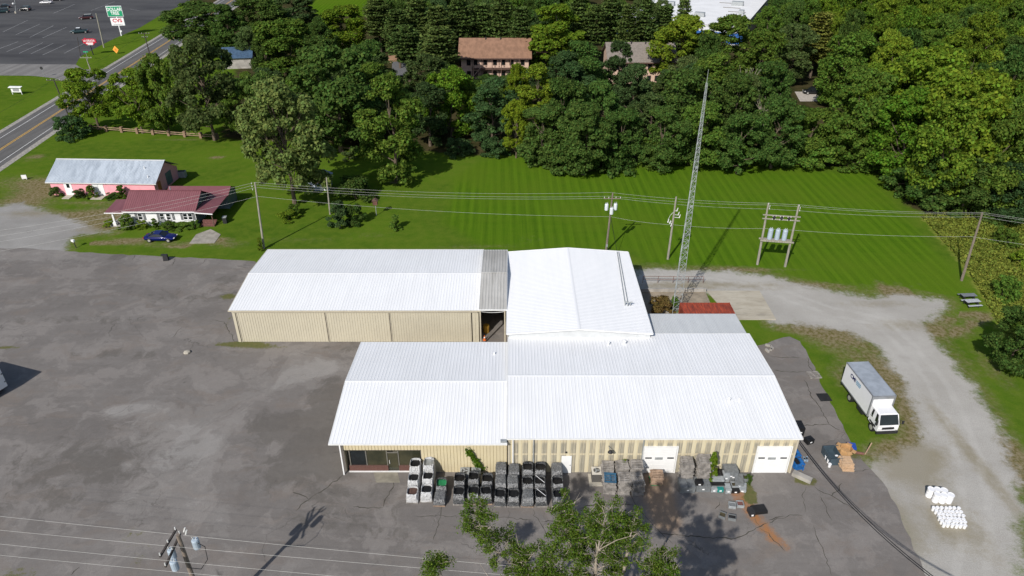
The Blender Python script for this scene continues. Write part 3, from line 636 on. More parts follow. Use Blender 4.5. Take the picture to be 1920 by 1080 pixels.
# ------------------------------------------------------------------ middle warehouse (ridge runs away from the camera)
t = empty('middle_warehouse', (7.2, 63.3, 0), 0, 'middle warehouse with plain white gable roof whose ridge runs away from camera', 'building')
x0, x1, xm, y0, y1, ze, zr = -.55, 15.1, 7.2, 63.1, 82.0, 5.15, 5.75
MB().ribs((x0, y1, ze), (x0, y0, ze), (xm, y1, zr), .30, .014).build('roof_slope', ROOFW2, t)
MB().ribs((x1, y0, ze), (x1, y1, ze), (xm, y0, zr), .30, .014).build('roof_slope', ROOFW2, t)
for s in (-1, 1): MB().quad(*[(xm, y0, zr + .034), (xm + s * .15, y0, zr + .020), (xm + s * .15, y1, zr + .020), (xm, y1, zr + .034)][::s]).build('ridge_cap', ROOFW2, t)
for x, s in ((x0, -1), (x1, 1)): MB().box((x + s * .03, (y0 + y1) / 2, ze - .06), (.1, y1 - y0, .12)).build('eave_trim', MT['white_trim'], t)
for y in (y0 - .03, y1 + .03):
    for a, b in ((x0, xm), (x1, xm)): MB().bar((a, y, ze - .05), (b, y, zr - .05), .05, .17).build('rake_trim', MT['white_trim'], t)
for y, nm in ((63.35, 'front_gable'), (81.8, 'rear_wall')):
    MB().prism([(-.35, 0), (14.9, 0), (14.9, 5.05), (7.2, 5.62), (-.35, 5.05)], y - .05, y + .05, axis='y').build(nm, ROOFG if nm == 'front_gable' else TANW, t)
MB().ribs((14.95, 63.4, 0), (14.95, 81.7, 0), (14.95, 63.4, 5.05), .3, .03).build('side_wall', plain('wall_dark_tan', (.30, .26, .21), .8), t)  # darker tan than the opposite side wall
MB().ribs((-.4, 81.7, 0), (-.4, 63.4, 0), (-.4, 81.7, 5.05), .3, .03).build('side_wall', TANW, t)
# conduits lying on the right slope
def rz_(x): return zr - (zr - ze) * abs(x - xm) / (x1 - xm)
for k, (ua, va, ub, vb) in enumerate(((1157, 472, 1172, 570), (1160, 472, 1178, 573))):
    A = at(ua, va, 5.35); Bp = at(ub, vb, 5.35)
    MB().tube([(A.x, A.y, rz_(A.x) + .10), (Bp.x, Bp.y, rz_(Bp.x) + .10)], .05, 6).build('conduit', MT['galv'], t)
for (u, v) in ((1172, 573), (1177, 574), (1182, 573)):
    q = at(u, v, 5.3); MB().cone((q.x, q.y, rz_(q.x) - .02), (q.x, q.y, rz_(q.x) + .45), .06, .05, 8).cone((q.x - .1, q.y, rz_(q.x) + .45), (q.x + .22, q.y, rz_(q.x) + .5), .07, .07, 8).build('vent_head', MT['galv'], t)
shift(t, (7.2, 63.3, 0))
# ------------------------------------------------------------------ front workshop (right half)
t = empty('workshop_building', (12.6, 47.9, 0), 0, 'large white-roofed workshop with two white overhead doors and streaked cream front wall', 'building')
gable_roof_x(t, -.42, 25.85, 47.62, 64.15, 4.42, 5.05, ROOFW, MT['white_trim'])
x = -.30; k = 0; mesh_c = {}
while x < 25.55:
    wdt = .50 if k % 2 else .37
    if x + wdt > 25.6: wdt = 25.6 - x
    if wdt < .08: break
    key = (k % 2, round(wdt, 3))
    if key not in mesh_c:
        mb = MB(); mb.ribs((0, 0, 0), (wdt, 0, 0), (0, 0, 4.25), wdt / (2 if k % 2 else 1), -.04, frac=(.80, .83, .93, .96))
        mesh_c[key] = mb.mesh('wall_panel', WEATH if k % 2 else CREAM2)
    mesh_obj('wall_panel', mesh_c[key], t, (x, 47.92 - (.006 if k % 2 else 0), 0)); x += wdt; k += 1
MB().box((12.65, 48.02, 2.1), (25.8, .1, 4.2)).build('wall_backing', TANW, t)
MB().box((12.65, 47.85, 4.28), (25.9, .12, .10)).build('wall_head_trim', MT['tan_trim'], t)
for xx in (-.28, 25.62): MB().box((xx, 47.87, 2.1), (.16, .14, 4.2)).build('corner_trim', MT['tan_trim'], t)
MB().box((.08, 47.78, 2.1), (.10, .10, 4.2)).build('downspout', MT['white_paint'], t)
for xx in (1.95, 11.82): MB().box((xx, 47.83, 2.1), (.09, .10, 4.2)).build('downspout', MT['galv'], t)
for xd in (11.95, 22.25):
    wd_, hd_ = 2.95, 3.15
    dr = MB().box((xd + wd_ / 2, 47.90, hd_ / 2), (wd_, .06, hd_)).build('overhead_door', MT['door_white'], t)
    sh_ = hd_ / 6
    for i in range(6): MB().box((xd + wd_ / 2, 47.855, sh_ * (i + .5) + .01), (wd_ - .04, .045, sh_ - .035)).build('door_section', MT['door_white'], dr)
    for fx in (.14, .82): MB().box((xd + wd_ * (fx + .02), 47.825, sh_ * 3.55), (wd_ * .2, .03, .15)).build('window_slot', MT['glass_dark'], dr)
    MB().box((xd + wd_ * .48, 47.825, sh_ * 3.45), (wd_ * .24, .03, .28)).build('pane', MT['galv'], dr)
    for xx in (xd - .07, xd + wd_ + .07): MB().box((xx, 47.85, hd_ / 2 + .05), (.12, .1, hd_ + .1)).build('door_frame', MT['white_trim'], t)
    MB().box((xd + wd_ / 2, 47.85, hd_ + .06), (wd_ + .02, .1, .1)).build('door_frame', MT['white_trim'], t)
dr = MB().box((4.98, 47.86, 1.03), (.92, .06, 2.06)).build('door', MT['door_white'], t); MB().box((5.32, 47.80, 1.0), (.06, .08, .05)).build('handle', MT['dark_trim'], dr)
q = MB(); q.cone((8.7, 47.85, 3.3), (8.75, 47.3, 3.45), .03, .03, 6); q.build('lamp_arm', MT['galv'], t)
MB().lathe([(.06, .25), (.12, .2), (.24, 0)], (8.78, 47.2, 3.15), 10).build('lamp_shade', MT['chassis'], t)
MB().box((4.9, 47.82, 2.55), (.14, .1, .14)).build('wall_light', MT['chassis'], t)
MB().ribs((25.7, 48.0, 0), (25.7, 64.0, 0), (25.7, 48.0, 4.35), .3, .03).build('side_wall', TANW, t)
gable_end(t, 25.62, 48.0, 64.0, 3.9, 4.37, 4.95, TANW); gable_end(t, -.33, 48.05, 63.0, 0, 4.37, 4.95, TANW)
MB().ribs((25.6, 64.0, 0), (15.0, 64.0, 0), (25.6, 64.0, 4.35), .3, .03).build('rear_wall', TANW, t)
for (u, v, r_) in ((1141, 644, .09), (1171, 642, .14), (1866 / 4 + 960 - 60, 752, .1)):
    q = at(u, v, 4.8); zz = 4.42 + .63 * (1 - abs(q.y - 55.88) / 8.26)
    v_ = MB().cone((q.x, q.y, zz - .05), (q.x, q.y, zz + .35), r_, r_, 10).build('roof_vent', MT['white_paint'], t); MB().lathe([(r_ * 1.5, 0), (r_ * 1.5, .05), (.02, .14)], (q.x, q.y, zz + .36), 10).build('vent_cap', MT['white_paint'], v_)
q = at(1386, 752, 4.7); zz = 4.42 + .63 * (1 - abs(q.y - 55.88) / 8.26)
MB().cone((q.x, q.y, zz - .05), (q.x, q.y, zz + .3), .09, .09, 10).build('roof_vent', MT['white_paint'], t)
# lean-to at the back
MB().ribs((25.65, 68.75, 4.05), (15.35, 68.75, 4.05), (25.65, 64.18, 4.36), .18, .022).build('lean_to_roof', ROOFG, t)
MB().box((20.5, 68.78, 3.99), (10.4, .08, .1)).build('eave_trim', MT['galv'], t)
MB().ribs((25.5, 68.5, 0), (15.4, 68.5, 0), (25.5, 68.5, 3.98), .3, .03).build('lean_to_wall', TANW, t)
MB().ribs((25.6, 64.1, 0), (25.6, 68.5, 0), (25.6, 64.1, 4.0), .3, .03).build('lean_to_wall', TANW, t)
shift(t, (12.6, 47.9, 0))
# ------------------------------------------------------------------ front showroom (left half)
t = empty('showroom_building', (-8, 47.9, 0), 0, 'white-roofed front showroom with dark storefront windows over low brick sill', 'building')
gable_roof_x(t, -16.3, -.48, 47.38, 63.1, 4.0, 4.88, ROOFW, MT['white_trim'])
MB().ribs((-8.25, 47.93, 0), (-.45, 47.93, 0), (-8.25, 47.93, 3.9), .30, -.05, frac=(.82, .84, .94, .96)).build('front_wall', CREAM, t)
MB().ribs((-15.3, 47.93, 2.72), (-8.25, 47.93, 2.72), (-15.3, 47.93, 3.9), .30, -.05, frac=(.82, .84, .94, .96)).build('header_panel', CREAM, t)
MB().box((-11.8, 48.02, 2.70), (7.0, .2, .06)).build('header_soffit', MT['dark_trim'], t)
MB().box((-15.45, 47.62, 1.92), (.11, .11, 3.85)).build('corner_post', MT['white_paint'], t)
for a, b in ((-15.0, -11.42), (-10.42, -8.25)): MB().box(((a + b) / 2, 48.15, .33), (b - a, .2, .66)).build('brick_sill', BRICK, t)
MB().box((-11.7, 47.98, .03), (6.7, .14, .06)).build('threshold', MT['white_trim'], t)
for a, b in ((-14.75, -13.4), (-13.3, -11.5), (-10.35, -8.4)): MB().box(((a + b) / 2, 48.2, 1.68), (b - a, .03, 2.04)).build('pane', MT['glass_dark'] if a < -14 else SGLASS, t)
for xx in (-14.85, -13.35, -11.45, -10.4, -8.3): MB().box((xx, 48.17, 1.68 if xx not in (-11.45, -10.4) else 1.35), (.09, .09, 2.06 if xx not in (-11.45, -10.4) else 2.7)).build('mullion', MT['alu_frame'], t)
dr = MB().box((-10.93, 48.2, 1.1), (.9, .05, 2.1)).build('glass_door', SGLASS, t); MB().box((-11.25, 48.12, 1.1), (.05, .08, .4)).build('handle', MT['insulator'], dr)
MB().box((-10.93, 48.17, 2.22), (.96, .09, .09)).build('transom_bar', MT['alu_frame'], t)
MB().box((-11.8, 48.9, 2.0), (6.9, .05, 1.5)).build('interior_wall', MT['interior_wall'], t)
MB().ribs((-15.25, 63.0, 0), (-15.25, 47.95, 0), (-15.25, 63.0, 3.95), .3, .03).build('side_wall', CREAM, t)
gable_end(t, -15.2, 48.0, 63.0, 3.0, 3.95, 4.78, CREAM)
MB().ribs((-.5, 62.9, 0), (-15.2, 62.9, 0), (-.5, 62.9, 3.95), .3, .03).build('rear_wall', CREAM, t)
q = at(927, 664, 4.3); MB().cone((q.x, q.y, 3.9), (q.x, q.y, 4.55), .08, .08, 8).build('roof_vent', MT['white_paint'], t)
MB().box((-.75, 47.6, 4.12), (.55, .3, .2)).build('valley_box', MT['galv'], t)
shift(t, (-8, 47.9, 0))
# ------------------------------------------------------------------ white bungalow with maroon roof
O = Vector((-54.5, 100.8, 0)); t = empty('bungalow', O, 0, 'white bungalow with maroon metal roof and grey shutters', 'house')
x0, x1, yf, yb, ze, zr = -60.2, -48.85, 100.35, 107.5, 2.55, 4.55; ym = (yf + yb) / 2
MB().ribs((x0, yf, ze), (x1, yf, ze), (x0, ym, zr), .33, .03).build('roof_slope', ROOFM, t)
MB().ribs((x1, yb, ze), (x0, yb, ze), (x1, ym, zr), .33, .03).build('roof_slope', ROOFM, t)
MB().box(((x0 + x1) / 2, ym, zr + .04), (x1 - x0, .25, .05)).build('ridge_cap', MT['maroon'], t)
MB().box(((x0 + x1) / 2, yf - .04, ze - .07), (x1 - x0 + .1, .1, .16)).build('fascia', MT['white_paint'], t)
MB().box((-54.55, 100.85, 1.25), (10.7, .12, 2.5)).build('front_wall', MT['white_paint'], t)
MB().box((-54.55, 107.1, 1.25), (10.7, .12, 2.5)).build('rear_wall', MT['white_paint'], t)
for x_ in (-59.9, -49.25): MB().prism([(100.92, 0), (107.04, 0), (107.04, 2.5), (ym, 4.40), (100.92, 2.5)], x_ - .05, x_ + .05, axis='x').build('gable_wall', MT['siding_grey'] if x_ > -50 else MT['white_paint'], t)
def window(par, u, y, z, wd_, h_, frame=MT['white_paint']):
    xx = xat(u, y, z); wn = MB().box((xx, y - .04, z), (wd_ + .12, .06, h_ + .12)).build('window', frame, par)
    for s in (-1, 1): MB().box((xx, y - .08, z + s * h_ * .26), (wd_, .03, h_ * .44)).build('pane', MT['glass_dark'], wn)
    MB().box((xx, y - .10, z - h_ / 2 - .08), (wd_ + .2, .1, .05)).build('sill', MT['white_trim'], wn)
for u in (263, 304, 316, 347.5, 357): window(t, u, 100.79, 1.55, .55, .95)
shm = plain('shutter_grey', (.15, .155, .16), .6)
for u in (255.5, 271, 297, 325, 341, 363.5): xx = xat(u, 100.79, 1.55); MB().box((xx, 100.75, 1.55), (.36, .05, 1.1)).build('shutter', shm, t)
# porches
def slopebox(name, pts, th, mat, par):
    vs = [Vector(p) for p in pts] + [Vector(p) - Vector((0, 0, th)) for p in pts]
    return MB().add(vs, [(0, 1, 2, 3), (7, 6, 5, 4), (0, 4, 5, 1), (1, 5, 6, 2), (2, 6, 7, 3), (3, 7, 4, 0)]).build(name, mat, par)
slopebox('porch_roof', [(-62.9, 100.25, 2.45), (-60.0, 100.25, 2.5), (-60.0, 104.4, 2.95), (-62.9, 104.4, 2.85)], .1, ROOFM, t)
MB().box((-61.45, 100.2, 2.36), (2.95, .08, .14)).build('fascia', MT['white_paint'], t)
cp = MB().box((-61.9, 100.55, 1.5), (.26, .26, 1.75), top=.8).build('porch_column', MT['white_paint'], t); MB().box((-61.9, 100.55, .35), (.5, .5, .7)).build('pedestal', MT['white_paint'], cp)
MB().box((-61.4, 102.3, .1), (2.6, 4.2, .2)).build('porch_floor', MT['concrete_grey'], t)
slopebox('porch_roof', [(-48.95, 100.05, 2.62), (-46.1, 99.95, 2.42), (-46.25, 107.0, 2.42), (-48.95, 107.0, 2.85)], .1, ROOFM, t)
MB().bar((-48.95, 99.98, 2.52), (-46.1, 99.88, 2.33), .07, .15).build('fascia', MT['white_paint'], t)
MB().box((-46.5, 100.4, 1.2), (.12, .12, 2.4)).build('porch_column', MT['apt_brown'], t)
for i in range(4): MB().box((-47.5, 101.6 - i * .35, .5 - i * .13), (2.2, .4, .14)).build('porch_step', MT['maroon_brick'], t)
# rear wing
MB().prism([(107.2, 0), (111.0, 0), (111.0, 2.2), (109.0, 3.1), (107.2, 2.2)], -56.2, -46.4, axis='x').build('rear_wing', MT['siding_grey'], t)
slopebox('roof_slope', [(-56.4, 107.0, 2.25), (-46.2, 107.0, 2.25), (-46.2, 109.0, 3.25), (-56.4, 109.0, 3.25)], .06, ROOFM, t)
slopebox('roof_slope', [(-46.2, 111.2, 2.25), (-56.4, 111.2, 2.25), (-56.4, 109.0, 3.25), (-46.2, 109.0, 3.25)], .06, ROOFM, t)
MB().cone((-54.0, 104.6, 4.0), (-54.0, 104.6, 4.9), .08, .08, 8).build('flue', MT['galv'], t)
MB().cone((xat(316, 100.6, .7), 100.7, .75), (xat(316, 100.6, .7), 100.45, .85), .3, .28, 12).build('satellite_dish', MT['chassis'], t)
MB().box((xat(306, 100.7, .95), 100.66, .95), (.6, .3, .4)).build('window_air_conditioner', MT['galv'], t)
shift(t, O)
# ------------------------------------------------------------------ pink building
O = Vector((-78.5, 112.9, 0)); t = empty('pink_building', O, R(-2.2), 'long low pink building with old silver metal roof', 'building')
Lx, Dp, ze, zr = 18.0, 8.6, 2.42, 4.85
MB().box((Lx / 2, .06, 1.15), (Lx, .12, 2.3)).build('front_wall', MT['pink'], t)
MB().box((Lx / 2, Dp - .06, 1.15), (Lx, .12, 2.3)).build('rear_wall', MT['pink'], t)
for x_ in (.06, Lx - .06): MB().prism([(.13, 0), (Dp - .13, 0), (Dp - .13, 2.3), (Dp / 2, 4.62), (.13, 2.3)], x_ - .05, x_ + .05, axis='x').build('gable_wall', MT['pink'], t)
MB().ribs((-.6, -.3, ze), (Lx + .5, -.3, ze), (-.6, Dp / 2, zr), .25, .02).build('roof_slope', ROOFS, t)
MB().ribs((Lx + .5, Dp + .3, ze), (-.6, Dp + .3, ze), (Lx + .5, Dp / 2, zr), .25, .02).build('roof_slope', ROOFS, t)
MB().box((Lx / 2, Dp / 2, zr + .05), (Lx + 1.1, .35, .05)).build('ridge_cap', MT['white_paint'], t)
MB().box((Lx / 2, -.31, ze - .07), (Lx + 1.1, .06, .12)).build('fascia', MT['white_trim'], t)
dr = MB().box((3.0, -.02, 1.12), (1.35, .06, 2.2)).build('door', MT['white_paint'], t); MB().box((3.05, -.06, 1.75), (.5, .03, .7)).build('pane', MT['glass_dark'], dr)
dr = MB().box((8.2, -.02, 1.12), (1.9, .06, 2.2)).build('double_door', MT['white_paint'], t); MB().box((8.2, -.06, 1.1), (.03, .02, 2.1)).build('door_gap', MT['galv'], dr)
MB().box((3.0, -.9, .05), (1.3, 1.5, .1)).build('door_step', MT['concrete'], t); MB().box((8.3, -.9, .05), (2.0, 1.6, .1)).build('door_step', MT['concrete'], t)
MB().box((Lx + .02, 1.6, 1.05), (.06, 1.0, 2.1)).build('orange_door', MT['orange_door'], t)
MB().box((Lx + .02, 5.2, 1.4), (.06, 2.0, 2.2)).build('opening_panel', MT['siding_grey'], t)  # flat dark panel standing in for a dark opening in the gable end
for xx, yy in ((15.6, 2.6), (16.8, .9)): v_ = MB().cone((xx, yy, 2.6), (xx, yy, 3.0 + yy * .53), .09, .09, 8).build('roof_vent', MT['white_paint'], t)
MB().tube([(-.2, 1.3, 2.9), (.2, 1.0, 2.75), (.9, 1.6, 3.0)], .04, 5).build('bent_pipe', MT['chassis'], t)
# ------------------------------------------------------------------ apartments, far buildings
def apt(name, label, x0, x1, yf, ye, ze, yr, zr, roofm, porch):
    O = Vector(((x0 + x1) / 2, yf, 0)); t = empty(name, O, 0, label, 'building')
    yb = yr + (yr - ye)
    slopebox('roof_slope', [(x0 - .6, ye, ze), (x1 + .6, ye, ze), (x1 + .6, yr, zr), (x0 - .6, yr, zr)], .15, roofm, t)
    slopebox('roof_slope', [(x1 + .6, yb, ze), (x0 - .6, yb, ze), (x0 - .6, yr, zr), (x1 + .6, yr, zr)], .15, roofm, t)
    MB().box(((x0 + x1) / 2, ye - .03, ze - .15), (x1 - x0 + 1.2, .1, .25)).build('fascia', MT['apt_brown'], t)
    MB().box(((x0 + x1) / 2, yf + .1, ze / 2 + .1), (x1 - x0, .2, ze + .2)).build('front_wall', MT['apt_tan'], t)
    MB().box(((x0 + x1) / 2, yb - .8, ze / 2), (x1 - x0, .2, ze)).build('rear_wall', MT['apt_tan'], t)
    for x_ in (x0 + .1, x1 - .1): MB().prism([(yf, 0), (yb - .7, 0), (yb - .7, ze), (yr, zr - .3), (yf, ze)], x_ - .1, x_ + .1, axis='x').build('gable_wall', MT['apt_tan'], t)
    for i, fx in enumerate((.12, .22, .36, .5, .62, .74, .9)):
        xx = x0 + (x1 - x0) * fx
        for z in (1.3, 4.2):
            wn = MB().box((xx, yf - .02, z), (1.1, .06, 1.5)).build('window', MT['apt_brown'], t); MB().box((xx, yf - .06, z), (.9, .03, 1.3)).build('pane', MT['glass_dark'], wn)
    for fx in (.17, .31, .56, .82): MB().box((x0 + (x1 - x0) * fx, yf - .05, ze / 2), (.16, .08, ze)).build('wall_batten', MT['apt_brown'], t)
    if porch:
        MB().box(((x0 + x1) / 2 + 1, yf - .75, 2.85), ((x1 - x0) * .72, 1.5, .18)).build('balcony_floor', MT['apt_brown'], t)
        for k in range(6): MB().box((x0 + 3.6 + k * 2.4, yf - 1.4, 2.8), (.16, .16, 5.6)).build('balcony_post', MT['apt_brown'], t)
        for z in (3.3, 3.85): MB().box(((x0 + x1) / 2 + 1, yf - 1.45, z), ((x1 - x0) * .72, .06, .08)).build('balcony_rail', MT['apt_tan'], t)
        for k in range(8): MB().box((x0 + 3.4 - k * .0 + k * .28, yf - 1.9, .35 + k * .35), (.35, 1.0, .08)).build('stair_tread', MT['apt_brown'], t)
        MB().bar((x0 + 3.2, yf - 2.4, .9), (x0 + 5.6, yf - 2.4, 3.8), .06, .12).build('stair_rail', MT['apt_tan'], t)
    for fx in (.36, .58): MB().cone((x0 + (x1 - x0) * fx, yr - .6, zr - .5), (x0 + (x1 - x0) * fx, yr - .6, zr + .35), .15, .15, 8).build('roof_vent', MT['chassis'], t)
    shift(t, O); return t
t1 = apt('apartment_house', 'two-storey apartment house with rust brown shingle roof and balcony, deep in the trees', -13.6, 4.6, 191.4, 190.3, 5.6, 198.0, 9.2, MT['brown_roof'], True)
apt('apartment_house', 'tan apartment house with grey-brown shingle roof among the trees', 25.0, 42.0, 186.6, 185.5, 5.6, 192.6, 9.2, MT['grey_roof'], False)
MB().box((13.0, 5.0, 6.6), (4.2, 8, .25)).build('side_roof', MT['brown_roof'], t1)
cw = Vector((72, 231.5, 0)); t = empty('retail_building', cw, R(-24), 'huge flat white-roofed building beyond the pines', 'building')
MB().box((-21, 33, 2.9), (42, 66, 5.8)).build('wall', MT['trailer_white'], t)
MB().box((-21, 33, 5.9), (42.4, 66.4, .2)).build('roof', MT['roof_membrane'], t)
MB().box((-21, -.12, 2.2), (42.2, .2, 3.2)).build('blue_band', MT['blue_wall'], t); MB().box((.12, 3, 2.2), (.2, 6.2, 3.2)).build('blue_band', MT['blue_wall'], t)
for x_, y_, sx in ((-16, 12, 3.2), (-8, 40, 4), (-30, 30, 3), (-4, 22, 1.6)): MB().box((x_, y_, 6.7), (sx, 2, 1.4)).build('rooftop_unit', MT['galv'], t)
for x_, y_ in ((-6, 26), (-9, 34), (-12, 44)): MB().box((x_, y_, 6.03), (6, .9, .06)).build('roof_stain', plain('roof_grime', (.22, .20, .17), .9), t)
O = at(448, 128); t = empty('blue_roof_house', O, R(8), 'small house with blue metal roof half hidden by trees', 'house')
MB().box((0, 3, 1.5), (7.5, 7, 3)).build('wall', MT['concrete_grey'], t)
slopebox('roof_slope', [(-4.3, -1, 3.0), (4.3, -1, 3.0), (4.3, 3, 5.2), (-4.3, 3, 5.2)], .12, MT['blue_metal_roof'], t); slopebox('roof_slope', [(4.3, 7, 3.0), (-4.3, 7, 3.0), (-4.3, 3, 5.2), (4.3, 3, 5.2)], .12, MT['blue_metal_roof'], t)
O = at(604, 358); t = empty('garden_shed', O, R(4), 'small pale garden shed half hidden under the olive tree', 'shed')
mk('shed_blue', (.26, .34, .42), .5, var=.2)
MB().box((0, 1.6, 1.0), (2.6, 3.0, 2.0)).build('wall', MT['shed_blue'], t)
slopebox('roof_slope', [(-1.6, -.1, 2.0), (0, -.1, 2.7), (0, 3.4, 2.7), (-1.6, 3.4, 2.0)], .06, ROOFS, t); slopebox('roof_slope', [(0, -.1, 2.7), (1.6, -.1, 2.0), (1.6, 3.4, 2.0), (0, 3.4, 2.7)], .06, ROOFS, t)
MB().box((.1, .08, .85), (.9, .06, 1.7)).build('door', MT['white_paint'], t)
slopebox('awning', [(-2.6, -1.0, 1.0), (-.6, -1.3, 1.25), (-.3, 0, 1.75), (-2.2, .1, 1.6)], .05, ROOFS, t)
# small buildings glimpsed in the wood
for (u, v, wd_, m_, lb) in ((1226, 182, 3.2, 'apt_tan', 'small tan outbuilding glimpsed below the grey apartment roof'), (1037, 228, 3.5, 'concrete_grey', 'weathered grey hut roof glimpsed between dark trees')):
    O = at(u, v + 6); t = empty('hut', O, 0, lb, 'hut')
    MB().box((0, 1.5, 1.2), (wd_, 3, 2.4)).build('wall', MT[m_], t); MB().prism([(-wd_ / 2 - .2, 2.4), (wd_ / 2 + .2, 2.4), (0, 3.4)], -.2, 3.2, axis='y').build('roof', MT['brown_roof'] if m_ == 'apt_tan' else MT['grey_roof'], t)
# shipping container
O = Vector((20.45, 71.15, 0)); t = empty('shipping_container', O, 0, 'rusty red corrugated shipping container behind the workshop', 'container')
n = NT('container_red', .65, spec=.3); c = n.mix(n.rng(n.noise(n.mapping(n.pos(), (3, .5, 1)), 1.2, 5, .7), .3, .7), (.40, .075, .035), (.15, .035, .025)); n.col(c); CRED = n.mat
MB().ribs((0.05, 0.05, .15), (6.0, .05, .15), (0.05, .05, 2.45), .28, .05, frac=(.3, .45, .8, .95)).build('side_panel', CRED, t)
MB().ribs((6.0, 2.39, .15), (.05, 2.39, .15), (6.0, 2.39, 2.45), .28, .05, frac=(.3, .45, .8, .95)).build('side_panel', CRED, t)
MB().ribs((.1, .1, 2.52), (5.95, .1, 2.52), (.1, 2.34, 2.52), .34, .06, frac=(.35, .45, .85, .95)).build('roof_panel', CRED, t)
for x_ in (.06, 6.0):
    for y_ in (.06, 2.38): MB().box((x_, y_, 1.3), (.14, .14, 2.6)).build('corner_post', CRED, t)
for y_ in (.04, 2.40): MB().box((3.03, y_, 2.52), (5.9, .10, .12)).build('top_rail', CRED, t)
for x_ in (.04, 6.02): MB().box((x_, 1.22, 2.5), (.1, 2.2, .14)).build('end_rail', CRED, t)
for k in range(2): d_ = MB().box((6.05, .64 + k * 1.16, 1.3), (.06, 1.12, 2.3)).build('door', CRED, t); MB().cone((6.1, .5 + k * 1.4, .2), (6.1, .5 + k * 1.4, 2.4), .025, .025, 6).build('lock_rod', MT['galv'], d_)
MB().box((.05, 1.2, 1.3), (.06, 2.2, 2.3)).build('end_wall', CRED, t)
MB().box((5.2, -.02, 2.2), (.42, .02, .22)).build('marking_plate', MT['letter_white'], t)
# yard railing behind the warehouse
t = empty('pipe_railing', at(1212, 531), 0, 'thin rusty pipe railing along the strip behind the warehouse', 'railing')
A = at(1205, 530); Bq = at(1318, 531); o_ = t.location
for k in range(5): q = A + (Bq - A) * k / 4 - o_; MB().cone((q.x, q.y, 0), (q.x, q.y, 1.0), .035, .035, 6).build('post', MT['rust_bar'], t)
for z in (.55, 1.0): MB().tube([Vector((*(A - o_)[:2], z)), Vector((*(Bq - o_)[:2], z))], .03, 5).build('rail', MT['rust_bar'], t)
t = tag(MB().box((0, 0, .25), (8.6, .25, .5)).build('low_wall', MT['concrete_grey'], None, at(1262, 547)), 'low concrete kerb wall crossing the yard behind the warehouse', 'wall')
# ------------------------------------------------------------------ lattice mast
O = at(1265, 590); O = Vector((O.x, O.y, 0)); H = 28.8
t = empty('lattice_mast', O, R(20), 'tall thin galvanised lattice radio mast rising beside the workshop lean-to', 'mast')
def tri(z): r = .58 * (1 - z / H) + .11; return [Vector((r * math.cos(a), r * math.sin(a), z)) for a in (R(90), R(210), R(330))]
for k in range(3): MB().tube([tri(H * i / 8)[k] for i in range(9)], [.038 - .002 * i for i in range(9)], 6).build('leg', MT['tower_steel'], t)
br = MB(); z = 0.2; s = 0
while z < H - .5:
    st = max(.35, .95 * (1 - z / H * .6)); a, b = tri(z), tri(min(z + st, H))
    for k in range(3):
        j = (k + 1) % 3; br.bar(a[k], a[j], .034); br.bar(a[k] if s else a[j], b[j] if s else b[k], .036)
    z += st; s ^= 1
o = br.build('bracing', MT['tower_steel'], t)
MB().cone((0, 0, H - .4), (0, 0, H + 1.4), .03, .015, 6).build('antenna', MT['tower_steel'], t)
for zz in (9.5, 14.8, 19.5): MB().box((.1, -.2, zz), (.3, .1, .25)).build('clamp', MT['tower_steel'], t)
MB().box((0, 0, .15), (1.6, 1.6, .3)).build('footing', MT['concrete_grey'], t)
# ------------------------------------------------------------------ poles
def insul(mb, p, h=.22): mb.cone(p, (p[0], p[1], p[2] + h), .05, .035, 6)
def xfmr(par, x, y, z, h=.95, r=.26, m='xfmr'):
    can = MB().lathe([(r * .93, 0), (r, .05), (r, h * .9), (r * .8, h)], (x, y, z), 14).build('transformer', MT[m], par, smooth=False)
    for dx in (-.09, .09): MB().cone((x + dx, y, z + h - .02), (x + dx * 1.4, y - .05, z + h + .26), .035, .025, 6).build('bushing', MT['insulator'], can)
    MB().box((x, y + r + .04, z + h * .5), (.12, .1, h * .6)).build('bracket', MT['galv'], can)
    return can
poles = {}
def pole(name, base, top, label, mat='wood_pole_grey', r0=.17, r1=.11, arms=(), group='utility poles'):
    """base: photo pixel of the foot; top: world point"""
    b = Vector(base); tp = Vector(top); t = empty(name, b, 0, label, 'pole', group)
    MB().cone((0, 0, -.2), tp - b, r0, r1, 10).build('shaft', MT[mat], t)
    for (z, half, ang, off) in arms:
        ax = Vector((math.cos(ang), math.sin(ang), 0)); c = (tp - b) * (z / (tp - b).z)
        ar = MB().bar(c - ax * half + Vector((0, -.16, 0)), c + ax * half + Vector((0, -.16, 0)), .10, .12).build('crossarm', MT[mat], t)
        for k in (-1, -.45, .45, 1):
            q = c + ax * half * .93 * k + Vector((0, -.16, .06)); mb = MB(); insul(mb, q); mb.build('insulator', MT['insulator'], ar)
    return t
def vtop(u, v, vt, ut=None):
    g = at(u, v); h = hgt(u, v, vt); x = g.x
    if ut is not None: x = xat(ut, g.y, h)
    return g, Vector((x, g.y, h))
b, tp = vtop(495, 466, 342, 478); pA = tp
t = pole('utility_pole', b, tp, 'plain grey utility pole standing in the grass behind the storage building', arms=()); 
mb = MB(); [insul(mb, (0.1, -.1, tp.z - b.z - .2 - k * .45)) for k in range(3)]; mb.build('insulator', MT['insulator'], t)
b, tp = vtop(619, 402, 333, 612); pole('utility_pole', b, tp, 'short bare grey pole rising from the dark bush near the garden shed', r0=.14, r1=.10)
b, tp = vtop(1136, 472, 362, 1149); pB = tp; H3 = tp.z
t = pole('utility_pole', b, tp, 'utility pole carrying three grey transformer cans behind the middle warehouse', 'wood_pole', arms=((H3 - .75, 1.2, 0, 0),))
ax = (tp.x - b.x) / H3
for dx, dy, zz in ((-.62, .05, H3 - 2.6), (.62, .05, H3 - 2.55), (.05, -.55, H3 - 2.95)): xfmr(t, ax * zz + dx, dy, zz)
